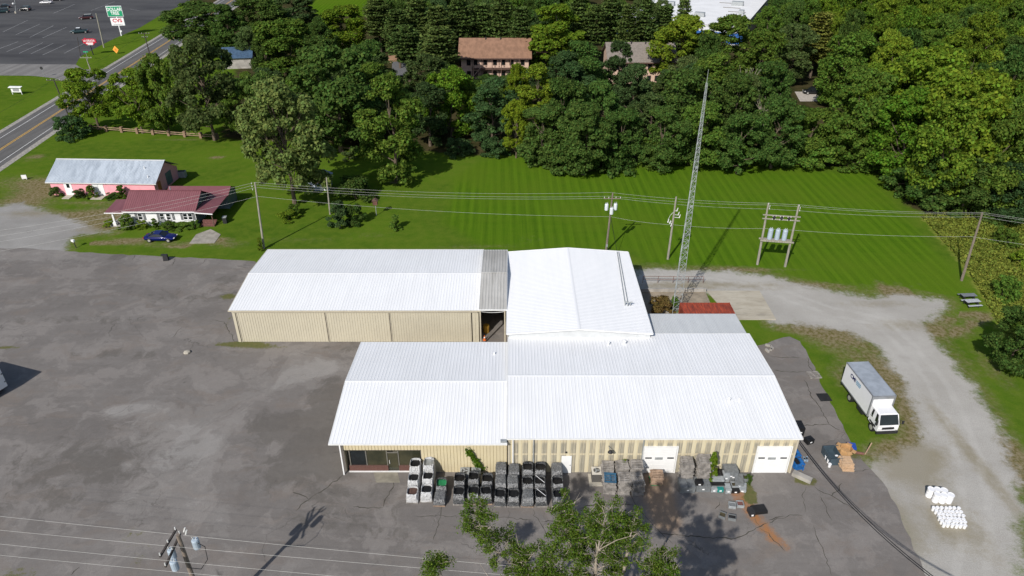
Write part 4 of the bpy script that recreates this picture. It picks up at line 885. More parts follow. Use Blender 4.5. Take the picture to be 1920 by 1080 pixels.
mb = MB(); mb.tube([(ax * 5, 0, H3 - 3.1), (ax * 5 - .5, -.2, H3 - 2.7)], .025); mb.tube([(ax * 5, 0, H3 - 3.2), (ax * 5 + .7, -.2, H3 - 2.6)], .025); mb.tube([(ax * 5, -.2, H3 - 3.4), (ax * 5 + .2, -.5, H3 - 3)], .025); mb.build('lead_wire', MT['cable_black'], t)
MB().box((.05, -.2, 1.1), (.25, .15, .4)).build('meter_box', MT['galv'], t)
g2 = at(1152, 470) - b; MB().tube([(ax * 5.5, 0, H3 - 3.2), (g2.x + .3, g2.y - 1.2, 0)], .03).build('guy_wire', MT['cable_black'], t)
b, tp = vtop(1252, 486, 369, 1268); pC = tp
t = pole('utility_pole', b, tp, 'grey utility pole with white cutout switches, just left of the lattice mast', arms=())
ax = (tp.x - b.x) / tp.z
for dx, zz in ((-.75, 5.9), (-.45, 5.7), (-.25, 5.3), (.55, 7.0), (.75, 6.6), (.3, 7.6)):
    mb = MB(); mb.cone((ax * zz + dx, -.2, zz), (ax * zz + dx + .1, -.25, zz + .5), .09, .05, 8); mb.bar((ax * zz, 0, zz), (ax * zz + dx, -.2, zz), .05); mb.build('cutout_switch', MT['insulator'], t)
MB().tube([(ax * 7 - .1, -.1, 7.4), (ax * 6 - .5, -.2, 7.0), (ax * 6 - .75, -.2, 6.3)], .025).build('lead_wire', MT['insulator'], t)
# transformer platform between two poles
b1, t1_ = vtop(1420, 496, 381, 1441); b2, t2_ = vtop(1472, 500, 384, 1498)
t = empty('transformer_platform', b1, 0, 'two-pole wooden platform holding three white transformers on the striped lawn', 'transformer platform')
dB = b2 - b1; dT1 = t1_ - b1; dT2 = t2_ - b1
MB().cone((0, 0, -.2), dT1, .18, .12, 10).build('pole', MT['wood_pole_grey'], t); MB().cone((dB.x, dB.y, -.2), dT2, .18, .12, 10).build('pole', MT['wood_pole_grey'], t)
def on(k, z): 
    a = dT1 * (z / dT1.z); c = dB + (dT2 - dB) * (z / dT2.z); return a + (c - a) * k
zd = hgt(1420, 496, 449)
for dy in (-.32, .32): MB().bar(on(-.08, zd) + Vector((0, dy, 0)), on(1.08, zd) + Vector((0, dy, 0)), .12, .22).build('platform_beam', MT['wood_pole_grey'], t)
MB().bar(on(.02, zd + .14), on(.98, zd + .14), .66, .05).build('platform_deck', MT['wood_pole_grey'], t)
for zz in (hgt(1420, 496, 402), hgt(1420, 496, 409)): MB().bar(on(-.13, zz) + Vector((0, -.17, 0)), on(1.13, zz) + Vector((0, -.17, 0)), .10, .14).build('crossarm', MT['wood_pole_grey'], t)
zc = (hgt(1420, 496, 402) + hgt(1420, 496, 409)) / 2
for k in (.25, .5, .75):
    q = on(k, zd + .16); xfmr(t, q.x, q.y, q.z, 1.55, .33, 'xfmr_blue')
    q = on(k, zc); MB().box((q.x, q.y - .25, q.z), (.34, .2, .42)).build('fuse_holder', MT['chassis'], t)
    for dx in (-.2, .2): mb = MB(); insul(mb, (q.x + dx, q.y - .3, q.z - .3), .18); insul(mb, (q.x + dx, q.y - .3, q.z + .15), .18); mb.build('insulator', MT['insulator'], t)
for k in (0, 1):
    for i in range(3): q = on(k, dT1.z - .1 - .35 * i); mb = MB(); insul(mb, (q.x + (.2 if i else 0), q.y - .15, q.z)); mb.build('insulator', MT['insulator'], t)
b, tp = vtop(1803, 526, 399, 1842); pF = tp
pole('utility_pole', b, tp, 'leaning brown utility pole in the tall weeds at the lawn edge', 'wood_pole', r0=.19)
# near pole at the bottom left
pb = Vector((-22.4, 32.6, 0)); ph = 9.9
t = empty('utility_pole', pb, 0, 'near utility pole seen from above with pale transformer cans and dark crossarms', 'pole', 'utility poles')
MB().cone((0, 0, -.2), (0, 0, ph - .3), .20, .13, 12).build('shaft', MT['wood_pole'], t)
for pa_, pb_, z in (((300, 1044), (330, 993), ph - .5), ((310, 1063), (338, 1000), ph - 1.15)):
    e0, e1 = at(*pa_, z) - pb, at(*pb_, z) - pb; c = (e0 + e1) / 2; ax = (e1 - e0).normalized(); half = (e1 - e0).length / 2; ar = MB().bar(c - ax * half, c + ax * half, .12, .14).build('crossarm', MT['wood_dark_pole'], t)
    for k in (-.95, 0, .95): mb = MB(); insul(mb, c + ax * half * k + Vector((0, 0, .06)), .24); mb.build('insulator', MT['insulator'], ar)
for dx, dy, zz in ((-.62, -.30, ph - 2.2), (.80, .35, ph - 2.0), (-.35, -.85, ph - 2.7)): xfmr(t, dx, dy, zz, .85, .25, 'xfmr_blue')
MB().tube([(.75, .3, ph - 1.3), (1.5, .1, ph - 1.6), (1.65, -.3, ph - 2.4), (1.2, -.6, ph - 3.0), (.2, -.2, ph - 3.4)], .03, 5).build('lead_wire', MT['cable_black'], t)
for dx, dy in ((.15, .5), (.35, .3)): MB().cone((dx, dy, ph - .6), (dx + .15, dy, ph - .2), .07, .05, 8).build('cutout_switch', MT['insulator'], t)
# poles along the highway
b, tp = vtop(131, 223, 148, 100); pole('utility_pole', b, tp, 'dark utility pole with one crossarm leaning beside the highway, nearest the yard', 'wood_dark_pole', arms=((tp.z - .25, 1.5, 0, 0),)); rp1 = tp
b, tp = vtop(288, 130, 61, 270); pole('utility_pole', b, tp, 'dark utility pole with short crossarm on the tree side of the highway', 'wood_dark_pole', arms=((tp.z - .25, 1.5, 0, 0), (tp.z - 1.2, .8, 0, 0))); rp2 = tp
b, tp = vtop(195, 89, 25, 180); pole('light_pole', b, tp, 'tall bare pole on the grass verge between parking lot and highway', 'wood_pole_grey', r0=.22, r1=.16, group='parking lot poles')
b, tp = vtop(151, 105, 70, 145); pole('light_pole', b, tp, 'thin dark pole at the edge of the shopping parking lot', 'wood_dark_pole', r0=.09, r1=.07, group='parking lot poles')
b, tp = vtop(170, 131, 107, 161); pole('utility_pole', b, tp, 'short pole with pale wide crossarm at the side street corner', 'wood_pole_grey', arms=((tp.z - .15, 1.6, 0, 0),), group='utility poles')
b, tp = vtop(30, 25, -30, 24); t = pole('light_pole', b, tp, 'parking lot lamp post standing on pale base between two dark cars', 'galv', r0=.12, r1=.09, group='parking lot poles')
MB().cone((0, 0, 0), (0, 0, .7), .35, .35, 12).build('pedestal', MT['concrete'], t)
q_ = hgt(30, 25, 8); MB().lathe([(.1, 0), (.35, .12), (.35, .5), (.1, .6)], (xat(26, b.y, q_) - b.x, -.3, q_), 10).build('globe', MT['letter_white'], t)
# ------------------------------------------------------------------ wires
def wire(a, b, sag, n=14):
    a, b = Vector(a), Vector(b); return [a + (b - a) * (k / n) - Vector((0, 0, sag * 4 * (k / n) * (1 - k / n))) for k in range(n + 1)]
def run(name, spans, label, r=.011, mat='wire', group='overhead wires'):
    pts = []
    for a, b, s in spans: w_ = wire(a, b, s); pts += w_ if not pts else w_[1:]
    o = MB().tube(pts, r, 4).build(name, MT[mat]); tag(o, label, 'wire', group); return o
def off(p, dx, dz, dy=0): return (p[0] + dx, p[1] + dy, p[2] + dz)
H1t, H2t = t1_, t2_
endR = (pF.x + 38, pF.y - 12, pF.z + .3)
lft = at(0, 432, 6.0)
nm = ('topmost thin overhead wire crossing in front of the striped lawn', 'second thin overhead wire from the top above the lawn', 'third thin overhead wire from the top above the lawn')
for k, (dzA, dzB, dzC, dzF) in enumerate(((0.0, .1, .0, .05), (-.35, -.45, -.25, -.15), (-.75, -.75, -.85, -.55))):
    ds = Vector((-90, 45 - k * 6, 3.6 - k * .2))
    run('power_line', [(tuple(at(-30, (436, 447, 458)[k], 6.5)), off(pA, 0, dzA), .5), (off(pA, 0, dzA), off(pB, -.4 + .4 * k, dzB), .75), (off(pB, -.4 + .4 * k, dzB), off(H1t, 0, dzC), .3), (off(H1t, 0, dzC), off(H2t, 0, dzC), .02), (off(H2t, 0, dzC), off(pF, 0, dzF), .35), (off(pF, 0, dzF), off(endR, 0, dzF - .1), .6)], nm[k])
dn = -3.6
run('power_line', [(tuple(at(-30, 476, 5.0)), off(pA, 0, -2.1), .4), (off(pA, 0, -2.1), off(pB, 0, dn), .7), (off(pB, 0, dn), off(pC, 0, -4.2), .2), (off(pC, 0, -4.2), off(H1t, 0, -3.75), .2), (off(H1t, 0, -3.75), off(H2t, 0, -3.75), .02), (off(H2t, 0, -3.75), off(pF, -.4, -3.4), .3), (off(pF, -.4, -3.4), off(endR, 0, -3.4), .5)], 'lowest single overhead wire strung well below the others above the lawn', .012)
# near wires over the lot
for k, (vl, vr, z_, lb) in enumerate(((965, 1052, 9.6, 'farthest of the four thin near wires crossing the lower left of the lot'), (991, 1070, 9.5, 'second of the four thin near wires over the lot, through the pole top'), (1017, 1100, 9.4, 'third of the four thin near wires over the lot, near the transformer cans'), (1038, 1118, 8.2, 'nearest of the four thin near wires over the lot, by the picture bottom'))):
    A = at(0, vl, z_); Bp = at(880, vr, z_); dr = (Bp - A); run('power_line', [(A - dr * .35, Bp + dr * .25, .25)], lb, .008)
for k, (a, b, lb) in enumerate((((1508, 828), (1772, 1080), 'upper of the two thick black cables leaving the workshop corner'), ((1507, 831), (1766, 1080), 'lower of the two thick black cables leaving the workshop corner'))):
    A = Vector((25.75, 47.75, 3.95 - k * .25)); Bp = at(b[0], b[1], 9.0); dr = Bp - A
    run('service_cable', [(A, A + dr * 1.3 + Vector((0, 0, .5)), 1.5)], lb, .04, 'cable_black', 'service cables')
# highway wires
run('power_line', [(rp1 + (rp1 - rp2) * .9, rp1, 1.0), (rp1, rp2, 1.0), (rp2, rp2 + (rp2 - rp1) * 1.2, 1.0)], 'faint wire strung between the highway poles', .015, 'cable_black')
# ------------------------------------------------------------------ vehicles
def wheel(par, x, y, r, wd_, rimm='rim'):
    w_ = MB().cone((x, y - wd_ / 2, r), (x, y + wd_ / 2, r), r, r, 18).build('wheel', MT['rubber'], par)
    s = -1 if y < 0 else 1
    MB().cone((x, y + s * wd_ * .35, r), (x, y + s * (wd_ / 2 + .012), r), r * .62, r * .58, 14).build('rim', MT[rimm], w_); return w_
def car(name, loc, rz, label, paint, kind='sedan', L_=4.7, Wd=1.82, roofm=None, group='parked cars'):
    t = empty(name, loc, rz, label, 'car' if kind not in ('pickup',) else 'pickup', group)
    hb, hr = {'sedan': (.95, 1.43), 'coupe': (.90, 1.30), 'suv': (1.08, 1.72), 'pickup': (1.1, 1.75)}[kind]
    def ring(x, hw, z0, z1, sh): return [Vector((x, s_ * hw_, z_)) for s_, hw_, z_ in ((-1, hw * .86, z0), (-1, hw, z0 + .16), (-1, hw, z1 - .22), (-1, hw * .93, z1 - .05), (-1, hw * .6, z1), (1, hw * .6, z1), (1, hw * .93, z1 - .05), (1, hw, z1 - .22), (1, hw, z0 + .16), (1, hw * .86, z0))]
    w2 = Wd / 2; h2 = L_ / 2
    prof = [(-h2, .80, .38, hb * .86), (-h2 + .12, .93, .26, hb * .97), (-h2 + .7, 1, .22, hb), (-.4, 1, .2, hb), (.55, 1, .2, hb), (h2 - 1.0, .99, .22, hb * .93), (h2 - .25, .92, .25, hb * .84), (h2, .76, .36, hb * .66)]
    bo = MB().loft([ring(x, w2 * k, a, z, 0) for x, k, a, z in prof]).build('body', MT[paint], t, smooth=True); ss = bo.modifiers.new('s', 'SUBSURF'); ss.levels = 1; ss.render_levels = 1
    c0, c1, c2, c3 = {'sedan': (-1.75, -1.05, .25, 1.0), 'coupe': (-1.7, -.75, .15, .95), 'suv': (-2.2, -1.95, .35, 1.05), 'pickup': (-.55, -.4, .75, 1.35)}[kind]
    g = MB(); k1, k2 = w2 * .86, w2 * .70
    g.add([(c0, -k1, hb - .03), (c0, k1, hb - .03), (c3, k1, hb - .03), (c3, -k1, hb - .03), (c1, -k2, hr - .04), (c1, k2, hr - .04), (c2, k2, hr - .04), (c2, -k2, hr - .04)], [(4, 7, 6, 5), (0, 3, 7, 4), (3, 2, 6, 7), (2, 1, 5, 6), (1, 0, 4, 5)])
    g.build('windows', MT['glass_dark'], t)
    rm = MT[roofm or paint]
    MB().box(((c1 + c2) / 2, 0, hr - .015), (c2 - c1 + .06, k2 * 2 + .04, .06)).build('roof', rm, t)
    for s in (-1, 1):
        for a, b in (((c0, k1), (c1, k2)), ((c3, k1), (c2, k2))): MB().bar((a[0], s * a[1], hb - .02), (b[0], s * b[1], hr - .02), .07).build('pillar', MT[paint], t)
    if kind == 'pickup':
        MB().box((-1.5, 0, hb + .0), (1.6, Wd * .78, .06)).build('bed', MT['black'], t)
    for x in (-h2 + .9, h2 - .92):
        for s in (-1, 1): wheel(t, x, s * (w2 - .08), .34 if kind not in ('suv', 'pickup') else .38, .22)
    for s in (-1, 1):
        MB().box((h2 - .12, s * w2 * .62, hb * .68), (.16, .26, .09)).build('headlight', MT['lamp_clear'], t); MB().box((-h2 + .06, s * w2 * .68, hb * .78), (.14, .36, .14)).build('taillight', MT['lamp_red'], t)
        MB().box((c3 - .25, s * (w2 + .06), hb + .06), (.14, .16, .12)).build('mirror', MT[paint], t)
    return t
g0 = at(270, 455); g1 = at(327, 455)
bc = car('sports_car', ((g0.x + g1.x) / 2, g0.y + .9, .0), R(0), 'glossy dark blue sports coupe parked on the grass track by the white bungalow', 'car_blue', 'coupe', 4.65)
def pcar(u, v, ang, *a, **k):
    g = at(u, v); return car('parked_car' if k.get('kind') != 'pickup' else 'pickup_truck', (g.x, g.y, .012), R(ang), *a, **k)
pcar(150, 62, 200, 'dark pickup with pale roof and windscreen glare, nearest car in the shopping lot', 'car_teal', kind='pickup', L_=5.6, Wd=1.95, roofm='car_white')
pcar(162, 36, 205, 'dark maroon car with pale bonnet parked behind the pickup', 'car_maroon', kind='suv', L_=4.9, roofm='car_silver')
pcar(87, 7, 190, 'white car at the top of the shopping lot', 'car_white', kind='sedan')
pcar(107, 1, 190, 'dark car partly cut off beside the white car', 'car_black', kind='sedan')
pcar(47, 20, 185, 'black car just right of the parking lot lamp post', 'car_black', kind='suv')
pcar(6, 24, 205, 'dark grey car at the left edge of the shopping lot', 'car_teal', kind='suv', roofm='car_black')
pcar(8, 15, 205, 'black car parked behind the grey one at the left picture edge', 'car_black', kind='sedan')
g = at(1523, 176); car('parked_car', (g.x, g.y, .03), R(178), 'black car on the pale drive inside the right-hand wood', 'car_black', 'suv', 4.8)
# box truck
rw, fw = at(1591, 752), at(1631, 807)
hd = math.atan2(fw.y - rw.y, fw.x - rw.x); dv = Vector((math.cos(hd), math.sin(hd), 0)); ndv = Vector((-dv.y, dv.x, 0))
ctr = (rw + fw) / 2 + ndv * 1.05
t = empty('box_truck', (ctr.x, ctr.y, 0), hd, 'white box truck with grey roof and small blue lettering, parked on the grass', 'truck')
wb = (fw - rw).length / 2; bx0, bx1 = -wb - 2.0, wb - .95; bw = 1.13; z0, z1 = 1.05, 3.55
MB().box(((bx0 + bx1) / 2, 0, (z0 + z1) / 2), (bx1 - bx0, bw * 2, z1 - z0)).build('cargo_box', MT['car_white'], t)
MB().box(((bx0 + bx1) / 2, 0, z1 + .02), (bx1 - bx0 - .06, bw * 2 - .06, .05)).build('box_roof', MT['truck_roof'], t)
for s in (-1, 1):
    MB().box(((bx0 + bx1) / 2, s * (bw + .01), z1 - .02), (bx1 - bx0 + .02, .08, .1)).build('top_rail', MT['truck_trim'], t); MB().box((bx1 - .02, s * (bw - .02), (z0 + z1) / 2), (.16, .14, z1 - z0 + .02)).build('corner_post', MT['truck_trim'], t)
    MB().box(((bx0 + bx1) / 2, s * (bw + .005), z0 + .03), (bx1 - bx0, .06, .12)).build('bottom_rail', MT['truck_trim'], t)
MB().box((bx1 + .02, 0, z1 - .16), (.14, bw * 2 - .1, .34)).build('front_cap', MT['truck_trim'], t)
MB().box(((bx0 + bx1) / 2 + .6, 0, .78), (bx1 - bx0 + 2, .85, .28)).build('chassis', MT['chassis'], t)
MB().box((bx0 - .05, 0, .75), (.1, 2.1, .25)).build('rear_bumper', MT['chassis'], t)
for s in (-1, 1): MB().box((-.2, s * .8, .65), (1.1, .5, .5)).build('fuel_tank', MT['chassis'], t)
cx0, cx1 = bx1 + .12, wb + .95; cz = 2.52
cr = [[Vector((cx0, s * 1.04 * k, z)) for s, k, z in ((-1, 1, .8), (-1, 1, 1.6), (-1, .93, cz - .1), (-1, .82, cz), (1, .82, cz), (1, .93, cz - .1), (1, 1, 1.6), (1, 1, .8))],
      [Vector((x, s * 1.04 * k, z)) for s, k, z, x in ((-1, 1, .62, cx1), (-1, 1, 1.5, cx1), (-1, .93, cz - .14, cx1 - .42), (-1, .82, cz - .03, cx1 - .52), (1, .82, cz - .03, cx1 - .52), (1, .93, cz - .14, cx1 - .42), (1, 1, 1.5, cx1), (1, 1, .62, cx1))]]
MB().loft(cr).build('cab', MT['car_white'], t)
MB().add([(cx1 + .015, -.95, 1.47), (cx1 + .015, .95, 1.47), (cx1 - .385, .86, cz - .17), (cx1 - .385, -.86, cz - .17), (cx1 - .03, -.95, 1.43), (cx1 - .03, .95, 1.43), (cx1 - .42, .86, cz - .12), (cx1 - .42, -.86, cz - .12)], [(0, 1, 2, 3), (4, 7, 6, 5), (0, 4, 5, 1), (1, 5, 6, 2), (2, 6, 7, 3), (3, 7, 4, 0)]).build('windscreen', MT['glass_dark'], t)
for s in (-1, 1):
    y0_, y1_ = 1.047, .985
    for xa, xb, xc, xd in ((cx1 - .75, cx1 - .22, cx1 - .52, cx1 - .8), (cx0 + .2, cx0 + .55, cx0 + .52, cx0 + .25)):
        vs = [(xa, s * y0_, 1.48), (xb, s * y0_, 1.48), (xc, s * y1_, cz - .2), (xd, s * y1_, cz - .2)]
        MB().add(vs + [(x_, y_ - s * .04, z_) for x_, y_, z_ in vs], [(0, 1, 2, 3), (7, 6, 5, 4), (0, 4, 5, 1), (1, 5, 6, 2), (2, 6, 7, 3), (3, 7, 4, 0)]).build('side_window', MT['glass_dark'], t)
    MB().box((cx1 - .35, s * 1.06, 1.25), (.3, .03, .06)).build('door_handle', MT['chassis'], t)
    mr = MB().bar((cx1 - .2, s * 1.05, 1.9), (cx1 + .02, s * 1.3, 1.9), .04).build('mirror', MT['chassis'], t); MB().box((cx1 + .02, s * 1.32, 1.75), (.08, .2, .38)).build('mirror_glass', MT['chassis'], mr)
    MB().box((cx1 + .02, s * .82, .95), (.06, .3, .18)).build('headlight', MT['lamp_clear'], t)
    wheel(t, wb, s * .93, .44, .28); wheel(t, -wb, s * .86, .44, .46)
    MB().box((wb, s * 1.0, .95), (1.1, .12, .2)).build('wheel_arch', MT['chassis'], t)
MB().box((cx1 + .04, 0, .60), (.18, 2.1, .3)).build('front_bumper', MT['chassis'], t); MB().box((cx1 + .01, 0, 1.05), (.05, 1.2, .26)).build('grille', MT['chassis'], t)
def text(body, size, mat, parent, loc, rot, name='lettering', ext=.004, bold=0.0, sx=1.0):
    cu = bpy.data.curves.new('txt', 'FONT'); cu.body = body; cu.size = size; cu.extrude = ext; cu.align_x = 'CENTER'; cu.align_y = 'CENTER'; cu.offset = bold; cu.resolution_u = 3; cu.space_line = .85
    o = bpy.data.objects.new('txt', cu); C.link(o); dg = bpy.context.evaluated_depsgraph_get(); me = bpy.data.meshes.new_from_object(o.evaluated_get(dg))
    bpy.data.objects.remove(o); bpy.data.curves.remove(cu); me.materials.clear(); me.materials.append(MT[mat]); me.name = name
    r = mesh_obj(name, me, parent, loc); r.rotation_euler = rot; r.scale = (sx, 1, 1); return r
# right-hand flank of the truck (faces the left of the picture): lettering reads towards the cab
text('CMI', .62, 'logo_navy', t, (bx0 + 1.75, -bw - .012, 2.85), (R(90), 0, 0), bold=.02)
for k, ln in enumerate((.95, .95, .8)): MB().box((bx0 + 2.85, -bw - .008, 3.02 - k * .17), (ln, .012, .085)).build('logo_stripe', MT['logo_teal'], t)
# white trailer at left edge
g = at(18, 731); gl = at(0, 743); fd = (gl - g).normalized(); sdv = Vector((fd.y, -fd.x, 0))
if sdv.x > 0: sdv = -sdv
an = math.atan2(fd.y, fd.x)
t = empty('cargo_trailer', (g.x, g.y, 0), an, 'white cargo trailer cut off by the left picture edge, grey end in shade', 'trailer')
lw, ll, sgn = 2.5, 6.0, (1 if Vector((-math.sin(an), math.cos(an), 0)).dot(sdv) > 0 else -1)
MB().box((lw / 2, sgn * ll / 2, 1.72), (lw, ll, 2.3)).build('cargo_box', MT['trailer_white'], t); MB().box((lw / 2, sgn * ll / 2, 2.9), (lw - .1, ll - .1, .05)).build('roof', MT['white_paint'], t)
MB().box((lw / 2, sgn * ll / 2, .5), (1.2, ll, .2)).build('chassis', MT['chassis'], t)
for yy in (.9, 4.6):
    for xx in (.2, lw - .2): MB().cone((xx - .12, sgn * yy, .42), (xx + .12, sgn * yy, .42), .42, .42, 14).build('wheel', MT['rubber'], t)
for zz in (1.2, 2.2): MB().box((.1, -sgn * .02, zz), (.14, .06, .1)).build('hinge', MT['chassis'], t)
# ------------------------------------------------------------------ signs
b = at(228, 67); t = empty('pylon_sign', b, R(6), 'tall white-poled shop sign with green board above white board', 'sign')
MB().cone((0, 0, 0), (-.0, 0, 5.0), .22, .18, 10).build('pole', MT['white_paint'], t)
MB().box((.35, -.3, 1.5), (.5, .3, .5)).build('meter_box', MT['white_paint'], t)
MB().box((0, 0, 4.5), (4.2, .5, 2.4)).build('lower_board', MT['letter_white'], t); MB().box((0, 0, 5.9), (.3, .3, .5)).build('pole_neck', MT['white_paint'], t)
MB().box((-.1, 0, 7.75), (4.9, .5, 3.3)).build('board_frame', MT['letter_white'], t); MB().box((-.1, -.26, 7.75), (4.65, .05, 3.05)).build('upper_board', MT['sign_green'], t)
text('DOLLAR\nTREE', 1.42, 'letter_white', t, (-.1, -.30, 7.75), (R(90), 0, 0), bold=.03, sx=.86)
text('CVS', 1.55, 'sign_red', t, (0, -.27, 4.85), (R(90), 0, 0), bold=.05, sx=1.1); text('pharmacy', .62, 'letter_grey', t, (0, -.27, 3.72), (R(90), 0, 0), sx=1.2)
b = at(175, 103); t = empty('restaurant_sign', b, R(4), 'red and white restaurant sign on a dark pole at the lot edge', 'sign')
MB().cone((0, 0, 0), (-.1, 0, 3.2), .16, .14, 8).build('pole', MT['chassis'], t)
MB().prism([(-1.9, 3.5), (-1.3, 3.3), (-1.0, 2.9), (1.0, 2.9), (1.4, 3.4), (2.0, 3.6), (2.0, 4.5), (1.2, 4.75), (-.6, 4.7), (-1.1, 5.0), (-1.5, 4.6), (-2.0, 4.5)], -.18, .18, axis='y').build('board', MT['sign_red'], t)
text('LA DELICIA', .80, 'letter_white', t, (0, -.22, 4.15), (R(90), 0, 0), bold=.015, sx=.8)
MB().box((0, -.2, 3.45), (2.0, .04, .32)).build('name_strip', MT['letter_white'], t); MB().box((.1, -.2, 3.05), (1.5, .04, .22)).build('name_strip', MT['letter_white'], t)
b = at(219, 101); t = empty('warning_sign', b, R(-6), 'orange diamond roadwork sign on the grass verge', 'sign')
MB().prism([(0, .15), (.95, 1.25), (0, 2.35), (-.95, 1.25)], -.03, .03, axis='y').build('board', MT['sign_orange'], t); MB().prism([(0, .75), (.4, 1.25), (0, 1.75), (-.4, 1.25)], -.045, -.032, axis='y').build('symbol', plain('sign_dark_orange', (.6, .19, .03), .5), t)
for s in (-1, 1): MB().bar((s * .5, .5, 0), (0, .05, 1.0), .05).build('leg', MT['chassis'], t)
b = at(33, 177); t = empty('yard_sign', b, R(-3), 'white framed notice board on two posts on the lawn by the side street', 'sign')
for s in (-1, 1): MB().box((s * 1.2, 0, .9), (.12, .12, 1.8)).build('post', MT['white_paint'], t)
MB().box((0, -.02, 1.15), (2.3, .08, 1.2)).build('board', MT['letter_white'], t); MB().box((0, -.07, 1.1), (1.6, .02, .7)).build('panel', MT['letter_grey'], t); slopebox('cap', [(-1.6, -.4, 1.8), (1.6, -.4, 1.8), (1.6, .4, 1.95), (-1.6, .4, 1.95)], .12, MT['white_paint'], t)
b = at(83, 144); t = empty('stop_sign', b, R(180), 'small sign seen from behind at the side street junction', 'sign')
MB().cone((0, 0, 0), (0, 0, 2.6), .04, .04, 6).build('post', MT['galv'], t); MB().cone((0, .03, 2.3), (0, .07, 2.3), .42, .42, 8).build('board', MT['chassis'], t)
b = at(165, 113); t = empty('street_name_sign', b, 0, 'green street name sign near the restaurant sign', 'sign')
MB().cone((0, 0, 0), (0, 0, 2.5), .05, .05, 6).build('post', MT['galv'], t); MB().box((0, 0, 2.4), (1.4, .04, .35)).build('blade', MT['sign_green'], t)
b = at(47, 337); t = empty('roadside_sign', b, R(10), 'tiny white sign standing alone near the highway grass edge', 'sign')
MB().box((0, 0, .55), (.85, .12, .7)).build('board', MT['white_paint'], t); [MB().box((s * .3, 0, .15), (.06, .06, .3)).build('post', MT['white_paint'], t) for s in (-1, 1)]
b = at(143, 465); t = empty('mailbox', b, R(-25), 'white roadside mailbox leaning on a dark post at the gravel edge', 'mailbox')
MB().bar((0, 0, 0), (-.15, 0, .95), .1).build('post', MT['dark_trim'], t); MB().box((-.2, 0, 1.15), (.55, .28, .3)).build('box', MT['white_paint'], t)
b = at(243, 143); t = empty('roadside_post', b, 0, 'white post-top box beside the highway shoulder near the bright trees', 'post')
MB().box((0, 0, .6), (.12, .12, 1.2)).build('post', MT['white_paint'], t); MB().lathe([(.1, 0), (.3, .1), (.3, .6), (.1, .7)], (0, 0, 1.1), 10).build('box', MT['white_paint'], t)
b = at(312, 488); t = empty('open_box', b, R(10), 'dark open box standing on the lot edge below the blue car', 'box')
MB().box((0, 0, .45), (.7, .55, .9), top=.85).build('bin', MT['chassis'], t); MB().box((-.35, .1, .85), (.45, .5, .05)).build('lid', MT['chassis'], t)
b = at(423, 418); t = empty('wheelie_bin', b, R(5), 'dark wheeled rubbish bin on the grass right of the bungalow porch', 'bin')
MB().box((0, 0, .5), (.55, .6, 1.0), top=1.15).build('bin', MT['chassis'], t); MB().box((0, 0, 1.04), (.66, .72, .08)).build('lid', MT['galv'], t)
b = at(342, 332); t = empty('metal_unit', b, R(5), 'grey box-like unit in the shade behind the pink building', 'unit')
MB().box((0, 0, .6), (1.5, 1.0, 1.1)).build('body', MT['galv'], t); MB().box((0, 0, 1.18), (1.2, .8, .06)).build('lid', MT['chassis'], t)
b = at(706, 404); t = empty('bird_feeder', b, 0, 'small red-brown bird house on a pole on the back lawn', 'bird house')
MB().cone((0, 0, 0), (0, 0, 1.9), .05, .05, 6).build('pole', MT['galv'], t); MB().box((0, 0, 2.25), (.7, .55, .7)).build('house', MT['rust_bar'], t); MB().prism([(-.5, 2.6), (.5, 2.6), (0, 2.95)], -.4, .4, axis='y').build('roof', MT['apt_brown'], t)
# split rail fence
A, Bp = at(172, 244), at(408, 261); dr = (Bp - A); t = empty('split_rail_fence', A, math.atan2(dr.y, dr.x), 'low wooden rail fence with stout brown posts under the trees', 'fence'); n_ = 8; Ls = dr.length / n_
for k in range(n_ + 1): MB().box((k * Ls, 0, .6), (.55, .55, 1.2)).build('post', MT['brick_post'], t)
for k in range(n_):
    for z in (.45, .85): MB().box((k * Ls + Ls / 2, 0, z), (Ls - .5, .1, .13)).build('rail', MT['split_rail'], t)
# ------------------------------------------------------------------ picnic tables
def picnic(loc, rz, m, label):
    t = empty('picnic_table', loc, rz, label, 'picnic table', 'picnic tables')
    for k in range(5): MB().box((0, -.30 + k * .15, .75), (1.85, .135, .04)).build('top_board', MT[m], t)
    for s in (-1, 1):
        for k in range(2): MB().box((0, s * (.64 + k * .14), .44), (1.85, .125, .04)).build('bench_board', MT[m], t)
        for x in (-.65, .65): MB().bar((x, s * .2, .72), (x, s * .55, 0), .09).build('leg', MT['chassis'], t)
    for x in (-.65, .65): MB().box((x, 0, .40), (.06, 1.5, .1)).build('brace', MT['chassis'], t)
picnic(at(1813, 562), R(3), 'picnic_dark', 'darker grey picnic table, the farther of two on the grass'); picnic(at(1820, 573), R(6), 'picnic_grey', 'pale grey picnic table, the nearer of two on the grass')
